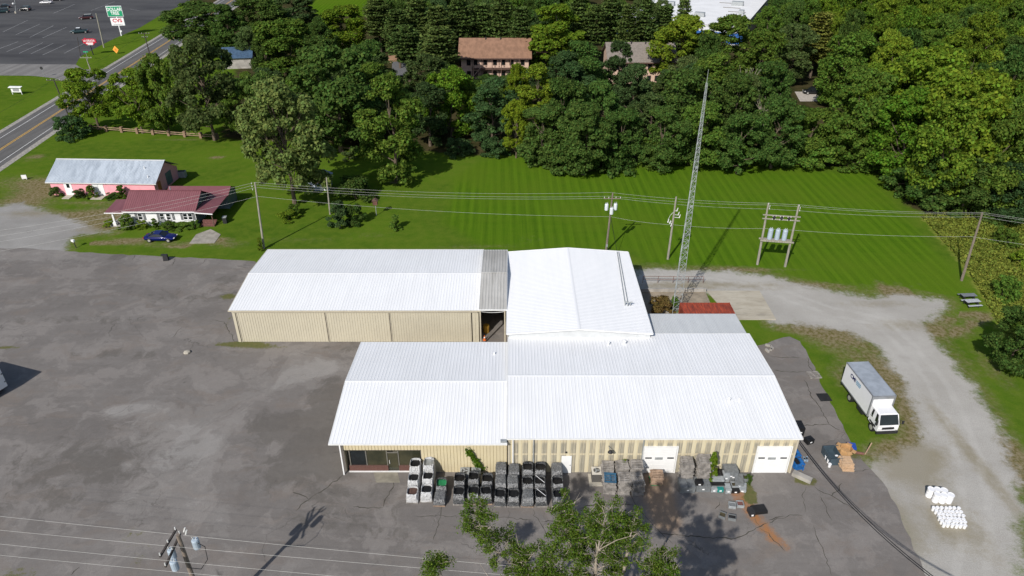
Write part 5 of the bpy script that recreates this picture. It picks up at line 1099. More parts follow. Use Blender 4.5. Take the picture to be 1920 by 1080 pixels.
# ------------------------------------------------------------------ drums and buckets
drum_me = MB().lathe([(.27, 0), (.285, .03), (.275, .08), (.29, .3), (.275, .33), (.29, .36), (.29, .58), (.275, .61), (.29, .64), (.285, .87), (.29, .9), (.27, .9)], n=20).mesh('body', MT['plastic_white'], True)
rim_me = MB().lathe([(.293, .86), (.303, .88), (.303, .92), (.27, .925), (.265, .89)], n=20).mesh('rim', MT['plastic_white'])
lid_me = MB().lathe([(.265, .88), (.26, .895), (.05, .895)], n=20).mesh('lid', MT['plastic_white'])
dl = ['leftmost white drum of the back row on the gravel', 'middle white drum of the back row on the gravel', 'rightmost white drum of the back row on the gravel', 'leftmost white drum of the front row on the gravel', 'middle white drum of the front row on the gravel', 'rightmost white drum of the front row on the gravel']
for k, (u, v) in enumerate(((1746.5, 916.5), (1758.5, 917), (1771, 918.5), (1758.5, 926), (1771, 927.5), (1783.5, 927.5))):
    p_ = at(u, v, .92); t = empty('plastic_drum', (p_.x, p_.y, .005), 0, dl[k], 'drum', 'white drums on the gravel')
    bd = mesh_obj('body', drum_me, t); mesh_obj('rim', rim_me, t); mesh_obj('lid', lid_me, t)
bk_me = MB().lathe([(.125, 0), (.13, .02), (.145, .33), (.15, .36), (.14, .37)], n=14).mesh('body', MT['plastic_white'], True)
bl_me = MB().lathe([(.155, .345), (.158, .36), (.158, .385), (.13, .392), (.125, .38)], n=14).mesh('lid', MT['plastic_white'])
def bucket(p_, label, group):
    t = empty('bucket', (p_[0], p_[1], .005), random.uniform(0, 6), label, 'bucket', group); mesh_obj('body', bk_me, t); mesh_obj('lid', bl_me, t)
rows = [((1751, 951), (1798, 952), 7), ((1757, 957.5), (1802, 959), 7), ((1761, 963.5), (1806, 966), 7), ((1763, 970), (1807, 972.5), 7), ((1767, 976), (1810, 978), 7), ((1771, 981.5), (1810, 984.5), 6)]
for ri, (a, b, k) in enumerate(rows):
    for i in range(k):
        u = a[0] + (b[0] - a[0]) * i / (k - 1); v = a[1] + (b[1] - a[1]) * i / (k - 1); q = at(u, v, .38)
        bucket((q.x + random.uniform(-.03, .03), q.y + random.uniform(-.03, .03)), 'small white lidded bucket in the diamond-shaped block on the gravel', 'white buckets on the gravel')
for (u, v), lb in (((1549, 850), 'white bucket standing alone left of the slate bin'), ((1550, 856), 'white bucket just below the lone one by the slate bin'), ((1554, 863), 'upper of the clustered white buckets by the slate bin'), ((1560, 866), 'right of the clustered white buckets by the slate bin'), ((1556, 871), 'lowest of the clustered white buckets by the slate bin')): bucket(at(u, v, .3), lb, 'buckets by the bins')
# ------------------------------------------------------------------ pallets
def pallet_mesh(mat, w_=1.05, d_=1.15, jit=.02, seed=0):
    r = random.Random(seed); mb = MB()
    for x in (-w_ / 2 + .05, 0, w_ / 2 - .05): mb.box((x, 0, .065), (.06, d_, .09))
    for k in range(6): mb.box((0, -d_ / 2 + .07 + k * (d_ - .14) / 5, .12), (w_ + r.uniform(-.05, .05), .10, .026), r.uniform(-jit, jit))
    for k in range(3): mb.box((0, -d_ / 2 + .07 + k * (d_ - .14) / 2, .010), (w_, .1, .02))
    return mb.mesh('pallet', mat)
PAL = {k: [pallet_mesh(MT[m], seed=s) for s in range(3)] for k, m in (('grey', 'pallet_grey'), ('brown', 'pallet_brown'), ('new', 'pallet_new'), ('blue', 'pallet_blue'), ('green', 'pallet_green'))}
def stack(x, y, n_, label, kind='grey', top=None, lean=0.0, rz=0.0, bottom=None):
    t = empty('pallet_stack', (x, y, .012), rz, label, 'pallet stack', 'stacks of wooden pallets'); r = random.Random(int(x * 100 + y * 7))
    for k in range(n_):
        kk = top if (top and k == n_ - 1) else (bottom if (bottom and k == 0) else kind)
        o = mesh_obj('pallet', r.choice(PAL[kk]), t, (r.uniform(-.08, .08) + lean * k / n_, r.uniform(-.08, .08), k * .145), r.uniform(-.10, .10) + (R(90) if r.random() < .0 else 0))
    return t
def sx_(u, v=905): return at(u, v).x
stack(sx_(1137, 900), 47.0, 12, 'grey pallet stack against the wall, left one of three beside the air conditioner', 'grey'); stack(sx_(1141, 915), 45.75, 11, 'pallet stack with a faded blue top pallet', 'grey', 'blue')
stack(sx_(1163, 900), 46.9, 14, 'grey pallet stack against the wall below the small bush', 'grey'); stack(sx_(1168, 915), 45.65, 12, 'grey pallet stack in front, middle of three beside the air conditioner', 'grey')
stack(sx_(1187, 900), 46.8, 15, 'tall grey pallet stack nearest the left overhead door, back one', 'grey', lean=.1); stack(sx_(1194, 915), 45.55, 13, 'tall leaning grey pallet stack nearest the left overhead door, front one', 'grey', lean=-.15)
stack(sx_(1226, 888), 46.75, 7, 'low brown pallet stack on a green pallet before the left overhead door', 'brown', bottom='green')
stack(sx_(1281, 893), 46.85, 17, 'grey pallet stack right of the left overhead door', 'grey'); stack(sx_(1310, 890), 46.9, 19, 'tall grey pallet stack with upright slats on top, left of the green bush', 'grey')
stack(at(1587, 880).x, at(1587, 880).y + .3, 6, 'fresh yellow pallet stack beside the cardboard box', 'new')
g = at(1526, 704); t = empty('loose_pallet', (g.x, g.y, .012), R(5), 'dark weathered pallet lying flat on the asphalt strip', 'pallet'); mesh_obj('deck', pallet_mesh(MT['pallet_grey'], 1.3, 1.2, .03, 9), t)
tag(MB().box((0, 0, .02), (1.25, 1.25, .03)).build('rubber_mat', MT['rubber'], None, at(1545, 745, .014), R(3)), 'black square mat lying on the asphalt strip by the truck', 'mat')
# ------------------------------------------------------------------ wrapped loads
def wrap_mat(name, a, b, c):
    n = NT(name, .25, spec=.6); p = n.pos(); q = n.mapping(p, (1.3, 1.3, 3.2), R(20))
    f1 = n.noise(q, 2.6, 5, .7, 1.6); f2 = n.noise(n.mapping(p, (2, 2, 5), R(-35)), 3.5, 4, .7, 2.0)
    cc = n.mix(n.rng(f1, .35, .62), a, b); cc = n.mix(n.rng(f2, .52, .70), cc, c); n.col(cc); n.bump(n.m('ADD', f1, f2), 1.0, .12); return n.mat
WR_D = wrap_mat('film_over_black', (.030, .031, .033), (.10, .105, .11), (.55, .55, .55))
WR_G = wrap_mat('film_grey', (.09, .095, .10), (.20, .205, .21), (.60, .60, .60))
WR_W = wrap_mat('film_white', (.62, .62, .62), (.84, .84, .84), (.16, .16, .16))
def rrect(w_, d_, r, z, jit=0, rn=None, n_=5):
    pts = []
    for cx, cy, a0 in ((w_ / 2 - r, d_ / 2 - r, 0), (-w_ / 2 + r, d_ / 2 - r, 90), (-w_ / 2 + r, -d_ / 2 + r, 180), (w_ / 2 - r, -d_ / 2 + r, 270)):
        for k in range(n_):
            a = R(a0 + 90 * k / (n_ - 1)); j = rn.uniform(-jit, jit) if rn else 0
            pts.append(Vector((cx + (r + j) * math.cos(a), cy + (r + j) * math.sin(a), z + (rn.uniform(-jit, jit) * .8 if rn else 0))))
    return pts
WR_L = wrap_mat('film_bunched_glints', (.08, .08, .085), (.40, .40, .40), (.86, .86, .86))  # bright patches paint the glints of crumpled film into its colour
def wrapped(x, y, h, label, style, rz=0.0, seed=0, loadm='black', d0=1.28):
    rn = random.Random(seed + int(x * 31)); t = empty('wrapped_pallet', (x, y, .012), rz, label, 'wrapped pallet', 'plastic-wrapped pallet loads along the wall')
    po = mesh_obj('pallet', rn.choice(PAL['brown' if rn.random() < .4 else 'grey']), t); po.scale = (1, d0 / 1.15, 1)
    fm = {'open': WR_D, 'slat': WR_G, 'white': WR_W}[style]
    w0 = 1.06; rings = []; nz = 7; lean = rn.uniform(-.05, .05)
    def sh(ring, dx, dy): return [p + Vector((dx, dy, 0)) for p in ring]
    for k in range(nz + 1):
        f = k / nz; ins = .0 + .13 * f ** 2
        rings.append(sh(rrect(w0 - ins, d0 - ins, .12 + .20 * f, .14 + (h - .14) * f, .028, rn), lean * f, .03 * f))
    if style != 'slat':
        rings.append(sh(rrect(w0 - .17, d0 - .20, .30, h + .02, .035, rn), lean, .05)); rings.append(sh(rrect(w0 - .21, d0 - .24, .32, h - .22, .03, rn), lean, .05))
        MB().loft(rings, cap=False).build('wrap', fm, t, smooth=True)
        ld = MB().box((lean, .06, (h - .26 + .15) / 2), (w0 - .23, d0 - .26, h - .42)).build('load', MT[loadm], t); lm = MB()
        for k in range(8): lm.box((lean - .38 + k * .11, .08, h - .25 + rn.uniform(-.03, .03)), (.045, d0 - .40, .06))
        lm.build('load_ridges', MT[loadm], ld)
        if loadm == 'black' and rn.random() < .1: MB().bar((-.4, .5, h + .03), (.35, -.35, h + .03), .035, .02).build('loose_strap', MT['plastic_white'], t)
    else:
        MB().loft(rings, cap=True).build('wrap', fm, t, smooth=True); lm = MB()
        for k in range(7): lm.box((lean, -.46 + k * .155, h + .02 + rn.uniform(-.015, .015)), (w0 - .22, .10, .06), rn.uniform(-.03, .03))
        lm.build('top_slats', WR_G, t)
    lp = []          # bunched film rolled over the front edge
    for q, (yy, zz) in enumerate(((-d0 / 2 - .01, h * .62), (-d0 / 2 - .03, h * .74), (-d0 / 2 - .0, h * .88), (-d0 / 2 + .06, h * .97), (-d0 / 2 + .13, h + .04), (-d0 / 2 + .18, h - .03))):
        lp.append([Vector((lean + (-.47 + k * .0855) * (1 - .03 * q), yy + rn.uniform(-.05, .05), zz + rn.uniform(-.07, .07))) for k in range(12)])
    MB().loft(lp, closed=False, cap=False).build('bunched_film', WR_W if style == 'white' else WR_L, t)
    return t
cols = [
 (775, [(44.75, .95, 'white', 'apt_brown'), (46.1, 1.25, 'white', 'black'), (47.3, 1.8, 'white', 'black')]),
 (801, [(44.85, 1.1, 'white', 'black'), (46.1, 1.45, 'white', 'black'), (47.3, 1.9, 'white', 'galv')]),
 (826, [(44.4, .75, 'slat', 'black'), (45.7, 1.0, 'open', 'pallet_green')]),
 (862, [(44.55, 1.2, 'open', 'black'), (46.05, 1.25, 'open', 'black')]), (888, [(44.65, 1.15, 'open', 'black'), (46.2, 1.3, 'open', 'black')]), (913, [(44.6, 1.2, 'open', 'black'), (46.05, 1.2, 'open', 'black')]),
 (939, [(44.35, 1.1, 'open', 'black'), (45.75, 1.3, 'slat', 'black'), (47.15, 1.45, 'slat', 'black')]), (963, [(44.32, 1.1, 'open', 'black'), (45.72, 1.3, 'slat', 'black'), (47.12, 1.3, 'slat', 'black')]),
 (989, [(44.32, 1.0, 'slat', 'black'), (45.74, 1.2, 'open', 'black'), (47.15, 1.5, 'open', 'black')]), (1014, [(44.32, 1.1, 'open', 'black'), (45.74, 1.25, 'open', 'black'), (47.15, 1.5, 'open', 'black')]),
 (1046, [(44.32, 1.1, 'open', 'black'), (45.74, 1.2, 'open', 'black'), (47.15, 1.4, 'slat', 'black')])]
rown = {2: ('front', 'back'), 3: ('front', 'middle', 'back')}; cown = ['leftmost column', 'second column from the left', 'third column with green load', 'fourth column from the left', 'fifth column from the left', 'sixth column from the left', 'seventh column from the left', 'fifth column from the right', 'third column from the right', 'second column from the right', 'rightmost column']
stn = {'white': 'white film-wrapped load', 'open': 'grey film-wrapped load with open dark top', 'slat': 'shiny grey film-wrapped load with slatted top'}
cown[7] = 'fourth column from the right'
for ci, (u, ls) in enumerate(cols):
    for ri, (y_, h_, st_, lm_) in enumerate(ls):
        wrapped(at(u, 935).x + random.uniform(-.04, .04), y_, h_, f'{stn[st_]}, {rown[len(ls)][ri]} one of the {cown[ci]}', st_, random.uniform(-.04, .04), ci * 5 + ri, lm_)
# ------------------------------------------------------------------ air conditioners
def condenser(x, y, w_, h_, topm, sidem, label, padm=True):
    t = empty('air_conditioner', (x, y, .012), 0, label, 'air conditioner', 'air conditioner units at the wall')
    if padm: MB().box((0, -.1, .05), (w_ + .5, w_ + .6, .1)).build('pad', MT['concrete'], t)
    MB().box((0, 0, .1 + h_ / 2), (w_, w_, h_)).build('body', MT[sidem], t)
    tp = MB().box((0, 0, .1 + h_ + .05), (w_ + .06, w_ + .06, .1)).build('top_panel', MT[topm], t)
    MB().cone((0, 0, .1 + h_ + .09), (0, 0, .1 + h_ + .115), w_ * .36, w_ * .36, 18).build('fan_well', MT['ac_fin'], tp)
    for k in range(3): MB().bar((0, 0, .1 + h_ + .135), (math.cos(k * 2.1) * w_ * .33, math.sin(k * 2.1) * w_ * .33, .1 + h_ + .135), .12, .02).build('fan_blade', MT['galv'], tp)
    return t
condenser(at(1117, 897).x, 47.0, .85, .95, 'ac_top', 'ac_fin', 'large square air conditioner on a concrete pad beside the white door')
condenser(at(872, 900).x, 47.15, .8, .75, 'galv', 'galv', 'small grey air conditioner behind wrapped pallets, left of the vine'); condenser(at(893, 897).x, 47.2, .8, .7, 'galv', 'galv', 'small grey air conditioner behind wrapped pallets, under the vine')
# ------------------------------------------------------------------ totes and crates
def tote(u, v, w_, d_, h_, label, m='tote_grey', topm=None, z0=.012, rz=0.0, open_=False, name='plastic_tote', lids=(2, 2)):
    p_ = at(u, v, z0 + h_); t = empty(name, (p_.x, p_.y, z0), R(rz), label, 'tote', 'plastic totes and trays by the wall')
    if open_:
        b = MB(); th = .04
        for sx, sy, wx, wy in ((0, -1, w_, th), (0, 1, w_, th), (-1, 0, th, d_ - 2 * th), (1, 0, th, d_ - 2 * th)): b.box((sx * (w_ - th) / 2, sy * (d_ - th) / 2, h_ / 2), (wx, wy, h_))
        b.build('body', MT[m], t); MB().box((0, 0, h_ * .6), (w_ - .1, d_ - .1, .04)).build('contents', MT[topm or 'soil'], t)
    else:
        MB().box((0, 0, h_ / 2), (w_ * .97, d_ * .97, h_ - .002), top=1.02).build('body', MT[m], t)
        for i in range(lids[0]):
            for j in range(lids[1]): MB().box((-w_ / 2 + (i + .5) * w_ / lids[0], -d_ / 2 + (j + .5) * d_ / lids[1], h_ + .015), (w_ / lids[0] - .03, d_ / lids[1] - .03, .035)).build('lid_panel', MT[topm or m], t)
        MB().box((0, 0, h_ - .05), (w_ * 1.03, d_ * 1.03, .06)).build('rim', MT[m], t)
        MB().box((0, -d_ / 2 - .015, h_ * .5), (.2, .02, .12)).build('label_card', MT['letter_white'], t)
    return t
tote(1288, 904, 1.35, 1.25, .75, 'large grey bulk tote in front of the pallet stacks, leftmost', lids=(2, 1))
tote(1317, 903, 1.3, 1.2, .7, 'grey tote with gridded lid, second from left in the front row', lids=(4, 4)); tote(1311, 902, .62, .55, .3, 'small black crate set on the gridded grey tote', 'black', z0=.80)
tote(1335, 885, .65, .8, .9, 'pale grey tote with ribbed lid right of the green bush', 'tote_light', lids=(2, 3)); tote(1350, 886, .6, .8, .75, 'dark topped grey tote beside the pale one', 'tote_grey', 'black')
tote(1345, 897, 1.2, .5, .75, 'grey double-lidded tote behind the black-topped row', 'tote_light', lids=(2, 1)); tote(1345, 905, 1.25, .75, .55, 'wide tote with black lid and grey front', 'tote_grey', 'black', lids=(1, 1)); tote(1351, 915, .55, .3, .4, 'small teal crate at the foot of the black-lidded tote', 'tote_green'); tote(1339, 915, .55, .3, .4, 'small pale crate left of the teal crate', 'tote_light')
tote(1370, 877, 1.25, 1.0, 1.15, 'tall grey tote stack against the wall, the highest one', lids=(3, 2)); tote(1362, 886, .6, .55, .95, 'pale lidded box in front of the tallest grey tote', 'tote_light', lids=(1, 1)); tote(1375, 885, .5, .5, .85, 'dark lidded box in front of the tallest grey tote', 'black', lids=(1, 1))
tote(1386, 897, .75, 1.3, .6, 'long grey tote angled toward the weeds', 'tote_grey', rz=-12, lids=(1, 2)); tote(1378, 907, .65, .6, .4, 'soil-filled open tray between grey totes', 'tote_light', 'soil', open_=True); tote(1365, 912, .5, .75, .55, 'narrow pale grey bin in the front row', 'tote_light', lids=(1, 2)); tote(1379, 918, .75, .35, .3, 'low black tray in the front row', 'black', lids=(1, 1))
tote(1396, 893, .6, .7, .55, 'grey tray sprouting weeds beside the wall', 'tote_grey', 'soil', open_=True, rz=-10); tote(1393, 912, .6, 1.0, .25, 'flat grey crate at the edge of the grass patch', 'tote_light', rz=-18, lids=(1, 3))
tote(1373, 945, .6, .55, .3, 'grey empty tray beside the orange stain', 'tote_light', 'tote_grey', open_=True, rz=-10); tote(1388, 943, .6, .6, .3, 'tray with brown soil right of the orange stain', 'tote_light', 'maroon_brick', open_=True, rz=-3); tote(1355, 964, .55, .6, .3, 'tray of dark soil tilted on the asphalt, left of two', 'tote_grey', 'soil', open_=True, rz=-28); tote(1373, 968, .65, .5, .3, 'dark tray on the asphalt, right of two', 'tote_grey', 'rubber', open_=True, rz=-14)
g = at(1418, 960); t = empty('collapsed_bin', (g.x, g.y, .012), R(8), 'black collapsed plastic bin lying on the asphalt by the grass patch', 'bin')
MB().box((.25, .1, .15), (1.3, .85, .28), top=.93).build('panel', MT['black'], t); MB().box((-.55, -.1, .2), (.45, .75, .4)).build('flap', MT['chassis'], t); MB().box((-.6, -.5, .2), (.18, .04, .14)).build('label_card', MT['letter_white'], t)
# bins beside the drive
g = at(1565, 873); t = empty('slate_bin', (g.x, g.y + .9, .012), R(4), 'slate blue bulk bin standing beside the cardboard box', 'bin')
for sx, sy, wx, wy in ((0, -1, 1.15, .06), (0, 1, 1.15, .06), (-1, 0, .06, 1.7), (1, 0, .06, 1.7)): MB().box((sx * .545, sy * .85, .42), (wx, wy, .84)).build('side', MT['bin_slate'], t)
MB().box((0, 0, .2), (1.05, 1.6, .05)).build('floor', MT['bin_slate'], t); MB().box((.1, -.5, .86), (.25, .18, .03)).build('label_card', MT['letter_white'], t)
g = at(1586, 862); t = empty('cardboard_box', (g.x, g.y + .5, .012), 0, 'open octagonal cardboard bulk box full of scrap', 'box')
oc = [Vector((.62 * math.cos(R(22.5 + 45 * k)), .62 * math.sin(R(22.5 + 45 * k)), 0)) for k in range(8)]
for k in range(8): a, b = oc[k], oc[(k + 1) % 8]; MB().add([a, b, b + Vector((0, 0, 1.05)), a + Vector((0, 0, 1.05)), a * .94, b * .94, b * .94 + Vector((0, 0, 1.05)), a * .94 + Vector((0, 0, 1.05))], [(0, 1, 2, 3), (7, 6, 5, 4), (3, 2, 6, 7)]).build('side', MT['cardboard'], t)
for k in (0, 2, 3, 5, 6): a, b = oc[k], oc[(k + 1) % 8]; m_ = (a + b).normalized() * .32; MB().add([a + Vector((0, 0, 1.05)), b + Vector((0, 0, 1.05)), b + m_ + Vector((0, 0, 1.0)), a + m_ + Vector((0, 0, 1.0))], [(0, 1, 2, 3)]).build('flap', MT['cardboard'], t)
MB().cone((0, 0, .4), (0, 0, .75), .55, .4, 8).build('scrap', MT['cardboard'], t)
g = at(1596, 838); t = empty('blue_tub', (g.x, g.y, .012), R(-12), 'bright blue square plastic tub at the grass edge', 'tub'); MB().box((0, 0, .12), (.85, .8, .22), top=.9).build('panel', MT['blue_plastic'], t); MB().box((0, 0, .245), (.55, .5, .03)).build('inset', MT['blue_plastic'], t)
A, Bq = at(1598, 847, .15), at(1620, 851, .15); tag(MB().cone(A, Bq, .16, .12, 8).build('rusty_beam', MT['rust_bar']), 'rusty brown beam lying between the bins and the grass', 'beam')
A = at(1622, 852); tag(MB().bar((0, 0, 0), (.55, .4, 1.1), .09).build('wooden_stake', MT['split_rail'], None, A), 'pale wooden stake leaning out of the grass by the beam', 'stake')
# blue racks and clutter at the workshop corner
for k, (y_, z_, lb) in enumerate(((48.4, .5, 'low blue rack beside the workshop corner, nearest'), (49.4, .6, 'blue rack with dark gaps beside the workshop, middle'), (52.0, .7, 'blue rack beside the workshop wall, farthest'))):
    t = empty('blue_rack', (26.5, y_, .012), R(8), lb, 'rack', 'blue racks by the workshop side wall')
    for dx in (-.4, .4):
        for dy in (-.35, .35): MB().box((dx, dy, z_ / 2 + .2), (.07, .07, z_ + .4)).build('upright', MT['blue_rack'], t)
    for zz in (.25, z_ + .3): MB().box((0, 0, zz), (.95, .85, .05)).build('shelf', MT['blue_rack'], t)
    for dx in (-.2, .2): MB().box((dx, 0, z_ + .42), (.3, .6, .2)).build('tray', MT['black'] if dx < 0 else MT['blue_rack'], t)
tote(1518, 822, .75, .6, .5, 'black crate with pale labels at the workshop corner', 'black', z0=1.0, rz=20); tote(1500, 796, .7, 1.2, 1.0, 'dark bin beside the workshop wall above the blue racks', 'black')
g = at(1507, 866); t = empty('junk_pile', (g.x, g.y, .012), 0, 'small pile of pale blue-grey scrap on the asphalt by the workshop corner', 'scrap')
for k in range(6): MB().box((random.uniform(-.4, .4), random.uniform(-.3, .3), .12), (random.uniform(.2, .5), .15, .2), random.uniform(0, 3)).build('scrap_piece', MT['shed_blue'], t)
g = at(1503, 897); tag(MB().box((0, 0, .2), (1.7, .55, .4)).build('concrete_block', MT['concrete_grey'], None, (g.x, g.y, 0), R(-38)), 'grey concrete block lying off the workshop front corner', 'block')
g = at(351, 662); r_ = MB(); r_.lathe([(.25, 0), (.4, .08), (.36, .22), (.12, .3)], n=7); tag(r_.build('rock', MT['concrete'], None, g), 'single pale rock lying on the lot in front of the storage building', 'rock')
g = at(1440 / 1 + 0, 654); t = empty('scrap_heap', (g.x, g.y, .012), 0, 'small heap of grey scrap beside the lean-to corner', 'scrap')
for k in range(7): MB().box((random.uniform(-.4, .4), random.uniform(-.6, .6), .15), (random.uniform(.2, .6), .2, .25), random.uniform(0, 3)).build('scrap_piece', MT['concrete_grey'], t)
# breezeway contents
t = empty('yellow_barrel', (-3.1, 71.0, .012), 0, 'yellow barrel standing in the dark breezeway opening', 'barrel'); MB().lathe([(.35, 0), (.37, .3), (.35, .33), (.37, .66), (.36, 1.0)], n=16).build('body', MT['yellow_barrel'], t); MB().lathe([(.33, 1.0), (.33, 1.03), (.05, 1.04)], n=16).build('lid', MT['yellow_barrel'], t)
t = empty('traffic_cone', (-3.25, 69.3, .012), 0, 'small orange traffic cone at the left of the breezeway opening', 'cone'); MB().box((0, 0, .02), (.36, .36, .04)).build('base', MT['cone_orange'], t); MB().cone((0, 0, .04), (0, 0, .7), .14, .03, 12).build('cone', MT['cone_orange'], t); MB().cone((0, 0, .35), (0, 0, .48), .098, .076, 12).build('stripe', MT['letter_white'], t)
# ------------------------------------------------------------------ foliage
def leaf_mat(name, transl=.42):
    m_ = bpy.data.materials.new(name); m_.use_nodes = True; t_ = m_.node_tree; t_.nodes.clear()
    out = t_.nodes.new('ShaderNodeOutputMaterial'); oi = t_.nodes.new('ShaderNodeObjectInfo'); ge = t_.nodes.new('ShaderNodeNewGeometry')
    hs = t_.nodes.new('ShaderNodeHueSaturation'); r1 = t_.nodes.new('ShaderNodeMapRange'); r1.inputs[3].default_value = .55; r1.inputs[4].default_value = 1.45
    r2 = t_.nodes.new('ShaderNodeMapRange'); r2.inputs[3].default_value = .475; r2.inputs[4].default_value = .525
    w1 = t_.nodes.new('ShaderNodeMath'); w1.operation = 'FRACT'; w0 = t_.nodes.new('ShaderNodeMath'); w0.operation = 'MULTIPLY'; w0.inputs[1].default_value = 7.31
    lk = t_.links.new; lk(ge.outputs['Random Per Island'], r1.inputs[0]); lk(ge.outputs['Random Per Island'], w0.inputs[0]); lk(w0.outputs[0], w1.inputs[0]); lk(w1.outputs[0], r2.inputs[0])
    lk(oi.outputs['Color'], hs.inputs['Color']); lk(r1.outputs[0], hs.inputs['Value']); lk(r2.outputs[0], hs.inputs['Hue'])
    df = t_.nodes.new('ShaderNodeBsdfDiffuse'); tr = t_.nodes.new('ShaderNodeBsdfTranslucent'); mx = t_.nodes.new('ShaderNodeMixShader'); mx.inputs[0].default_value = transl
    h2 = t_.nodes.new('ShaderNodeHueSaturation'); h2.inputs['Value'].default_value = 1.25; h2.inputs['Hue'].default_value = .485; lk(hs.outputs[0], h2.inputs['Color'])
    lk(hs.outputs[0], df.inputs[0]); lk(h2.outputs[0], tr.inputs[0]); lk(df.outputs[0], mx.inputs[1]); lk(tr.outputs[0], mx.inputs[2]); lk(mx.outputs[0], out.inputs[0]); return m_
LEAF = leaf_mat('leaves'); NEEDLE = leaf_mat('needles', .12)
def unit(v): return v / (np.linalg.norm(v, axis=1, keepdims=True) + 1e-9)
def cards(P, Nn, size, rg, asp=1.0):
    n_ = len(P); Nn = unit(Nn); a = unit(np.cross(Nn, unit(rg.normal(size=(n_, 3))))); b = np.cross(Nn, a)
    s = (size * rg.uniform(.65, 1.35, n_))[:, None] * .5; a = a * s * asp; b = b * s
    j = lambda: 1 + rg.uniform(-.3, .3, (n_, 1))
    fold = Nn * s * .25
    return np.stack([P - a * j() * .9 - b * .35 * j() - fold, P - b * j() * .9 + a * .3 * j() + fold * .5, P + a * j() + b * .35 * j() - fold, P + b * j() * .9 - a * .3 * j() + fold * .5], 1)
def crown_round(seed, H, Rr, zb, ncl, nl, ls, prof='round', squash=.75, clr=(.17, .30)):
    rg = np.random.default_rng(seed); V = []; cen = []
    lob = rg.uniform(0, 6.28, 3); nlb = int(rg.integers(8, 13)); lobes = []
    for q in range(nlb):
        tt = (q + rg.uniform(.2, .8)) / nlb; rr = {'cone': (1 - tt), 'tall': max(.12, 1 - (1.7 * tt - .6) ** 2 / 1.25) ** .6}.get(prof, max(.12, 1 - (2 * tt - .85) ** 2 / 1.35) ** .55); aa_ = q * 2.4 + rg.uniform(-.5, .5); lr_ = Rr * rg.uniform(.30, .48) * (.6 + .4 * rr)
        lobes.append((np.array([np.cos(aa_) * Rr * .62 * rr, np.sin(aa_) * Rr * .62 * rr, min(zb + (H - zb) * tt, H - lr_ * .75)]), lr_))
    def leaves(c, cr):
        dv = unit(rg.normal(size=(nl, 3))); dv[:, 2] = dv[:, 2] * .9 + .22; dv = unit(dv)
        P = c + dv * cr * np.array([1, 1, squash]) * rg.uniform(.45, 1.3, (nl, 1)) ** .9
        P[:, 2] = np.maximum(P[:, 2], .12)
        V.append(cards(P, dv * .8 + np.array([-.1, -.2, .5]) + rg.normal(size=(nl, 3)) * .5, ls, rg))
    for i in range(ncl):
        tt = rg.uniform(0, 1) ** (.85); z = zb + (H - zb) * tt
        if prof == 'round': pr = (max(0, 1 - (2 * tt - .85) ** 2 / 1.35)) ** .55
        elif prof == 'tall': pr = (max(0, 1 - (1.7 * tt - .6) ** 2 / 1.25)) ** .6
        elif prof == 'cone': pr = (1 - tt) ** .75 + .06
        else: pr = (1 - tt ** 2) ** .5 * .9 + .1
        lc, lr = lobes[i % len(lobes)]
        if i % 4:
            dd = rg.normal(size=3); dd[2] = dd[2] * .8 + .35; dd /= np.linalg.norm(dd); out = lc * np.array([1, 1, 0]); dd = dd + .35 * out / (np.linalg.norm(out) + 1e-6); dd /= np.linalg.norm(dd)
            cr = Rr * rg.uniform(*clr) * .8; c = lc + dd * lr * np.array([1, 1, .8]) * rg.uniform(.75, 1.05); c[2] = np.clip(c[2], zb + cr * .4, H - cr * .6); cen.append((c, cr)); leaves(c, cr); continue
        a = rg.uniform(0, 2 * np.pi); pr *= 1 + .18 * np.sin(2 * a + lob[0]) + .12 * np.sin(3 * a + lob[1])
        rad = Rr * .86 * pr * np.sqrt(rg.uniform(.12, 1)); cr = Rr * rg.uniform(*clr)
        c = np.array([rad * np.cos(a), rad * np.sin(a), min(z, H - cr * .7)]); cen.append((c, cr)); leaves(c, cr)
    return np.concatenate(V), cen
def trunk_mb(seed, H, Rr, zb, cen, r0, nlimb=10, top=.72):
    rn = random.Random(seed); mb = MB(); pts = [Vector((0, 0, -.2))]; n_ = 6
    for k in range(1, n_ + 1): pts.append(Vector((rn.uniform(-.12, .12) * k, rn.uniform(-.12, .12) * k, H * top * k / n_)))
    mb.tube(pts, [r0 * (1.25 if k == 0 else 1 - .8 * k / n_) for k in range(n_ + 1)], 7)
    for c, cr in rn.sample(cen, min(nlimb, len(cen))):
        z0 = max(zb * .6, min(c[2] * .6, H * top * .8)); k = z0 / (H * top) * n_; i = min(int(k), n_ - 1); a = pts[i].lerp(pts[i + 1], k - i); b = Vector(c)
        m_ = a.lerp(b, .5) + Vector((0, 0, -.3)); mb.tube([a, m_, b], [r0 * .36, r0 * .22, r0 * .06], 5)
    return mb
PROTO = {}
def proto(key, seed, H, Rr, zb, ncl, nl, ls, prof='round', bark='bark', r0=.28, nlimb=9, squash=.75, clr=(.17, .30), top=.72, mat=None):
    V, cen = crown_round(seed, H, Rr, zb, ncl, nl, ls, prof, squash, clr)
    PROTO.setdefault(key, []).append((np_quads('crown', V, mat or LEAF), trunk_mb(seed, H, Rr, zb, cen, r0, nlimb, top).mesh('trunk', MT[bark]), H, Rr))
for s in range(6): proto('round', 10 + s, 13, 5, .9, 190, 115, .34, clr=(.10, .23))
for s in range(3): proto('tall', 30 + s, 15, 4.4, 1.0, 190, 115, .34, 'tall', clr=(.11, .25))
for s in range(2): proto('open', 50 + s, 13, 5, 2.2, 190, 130, .30, 'round', 'bark', .24, 22, clr=(.09, .19))
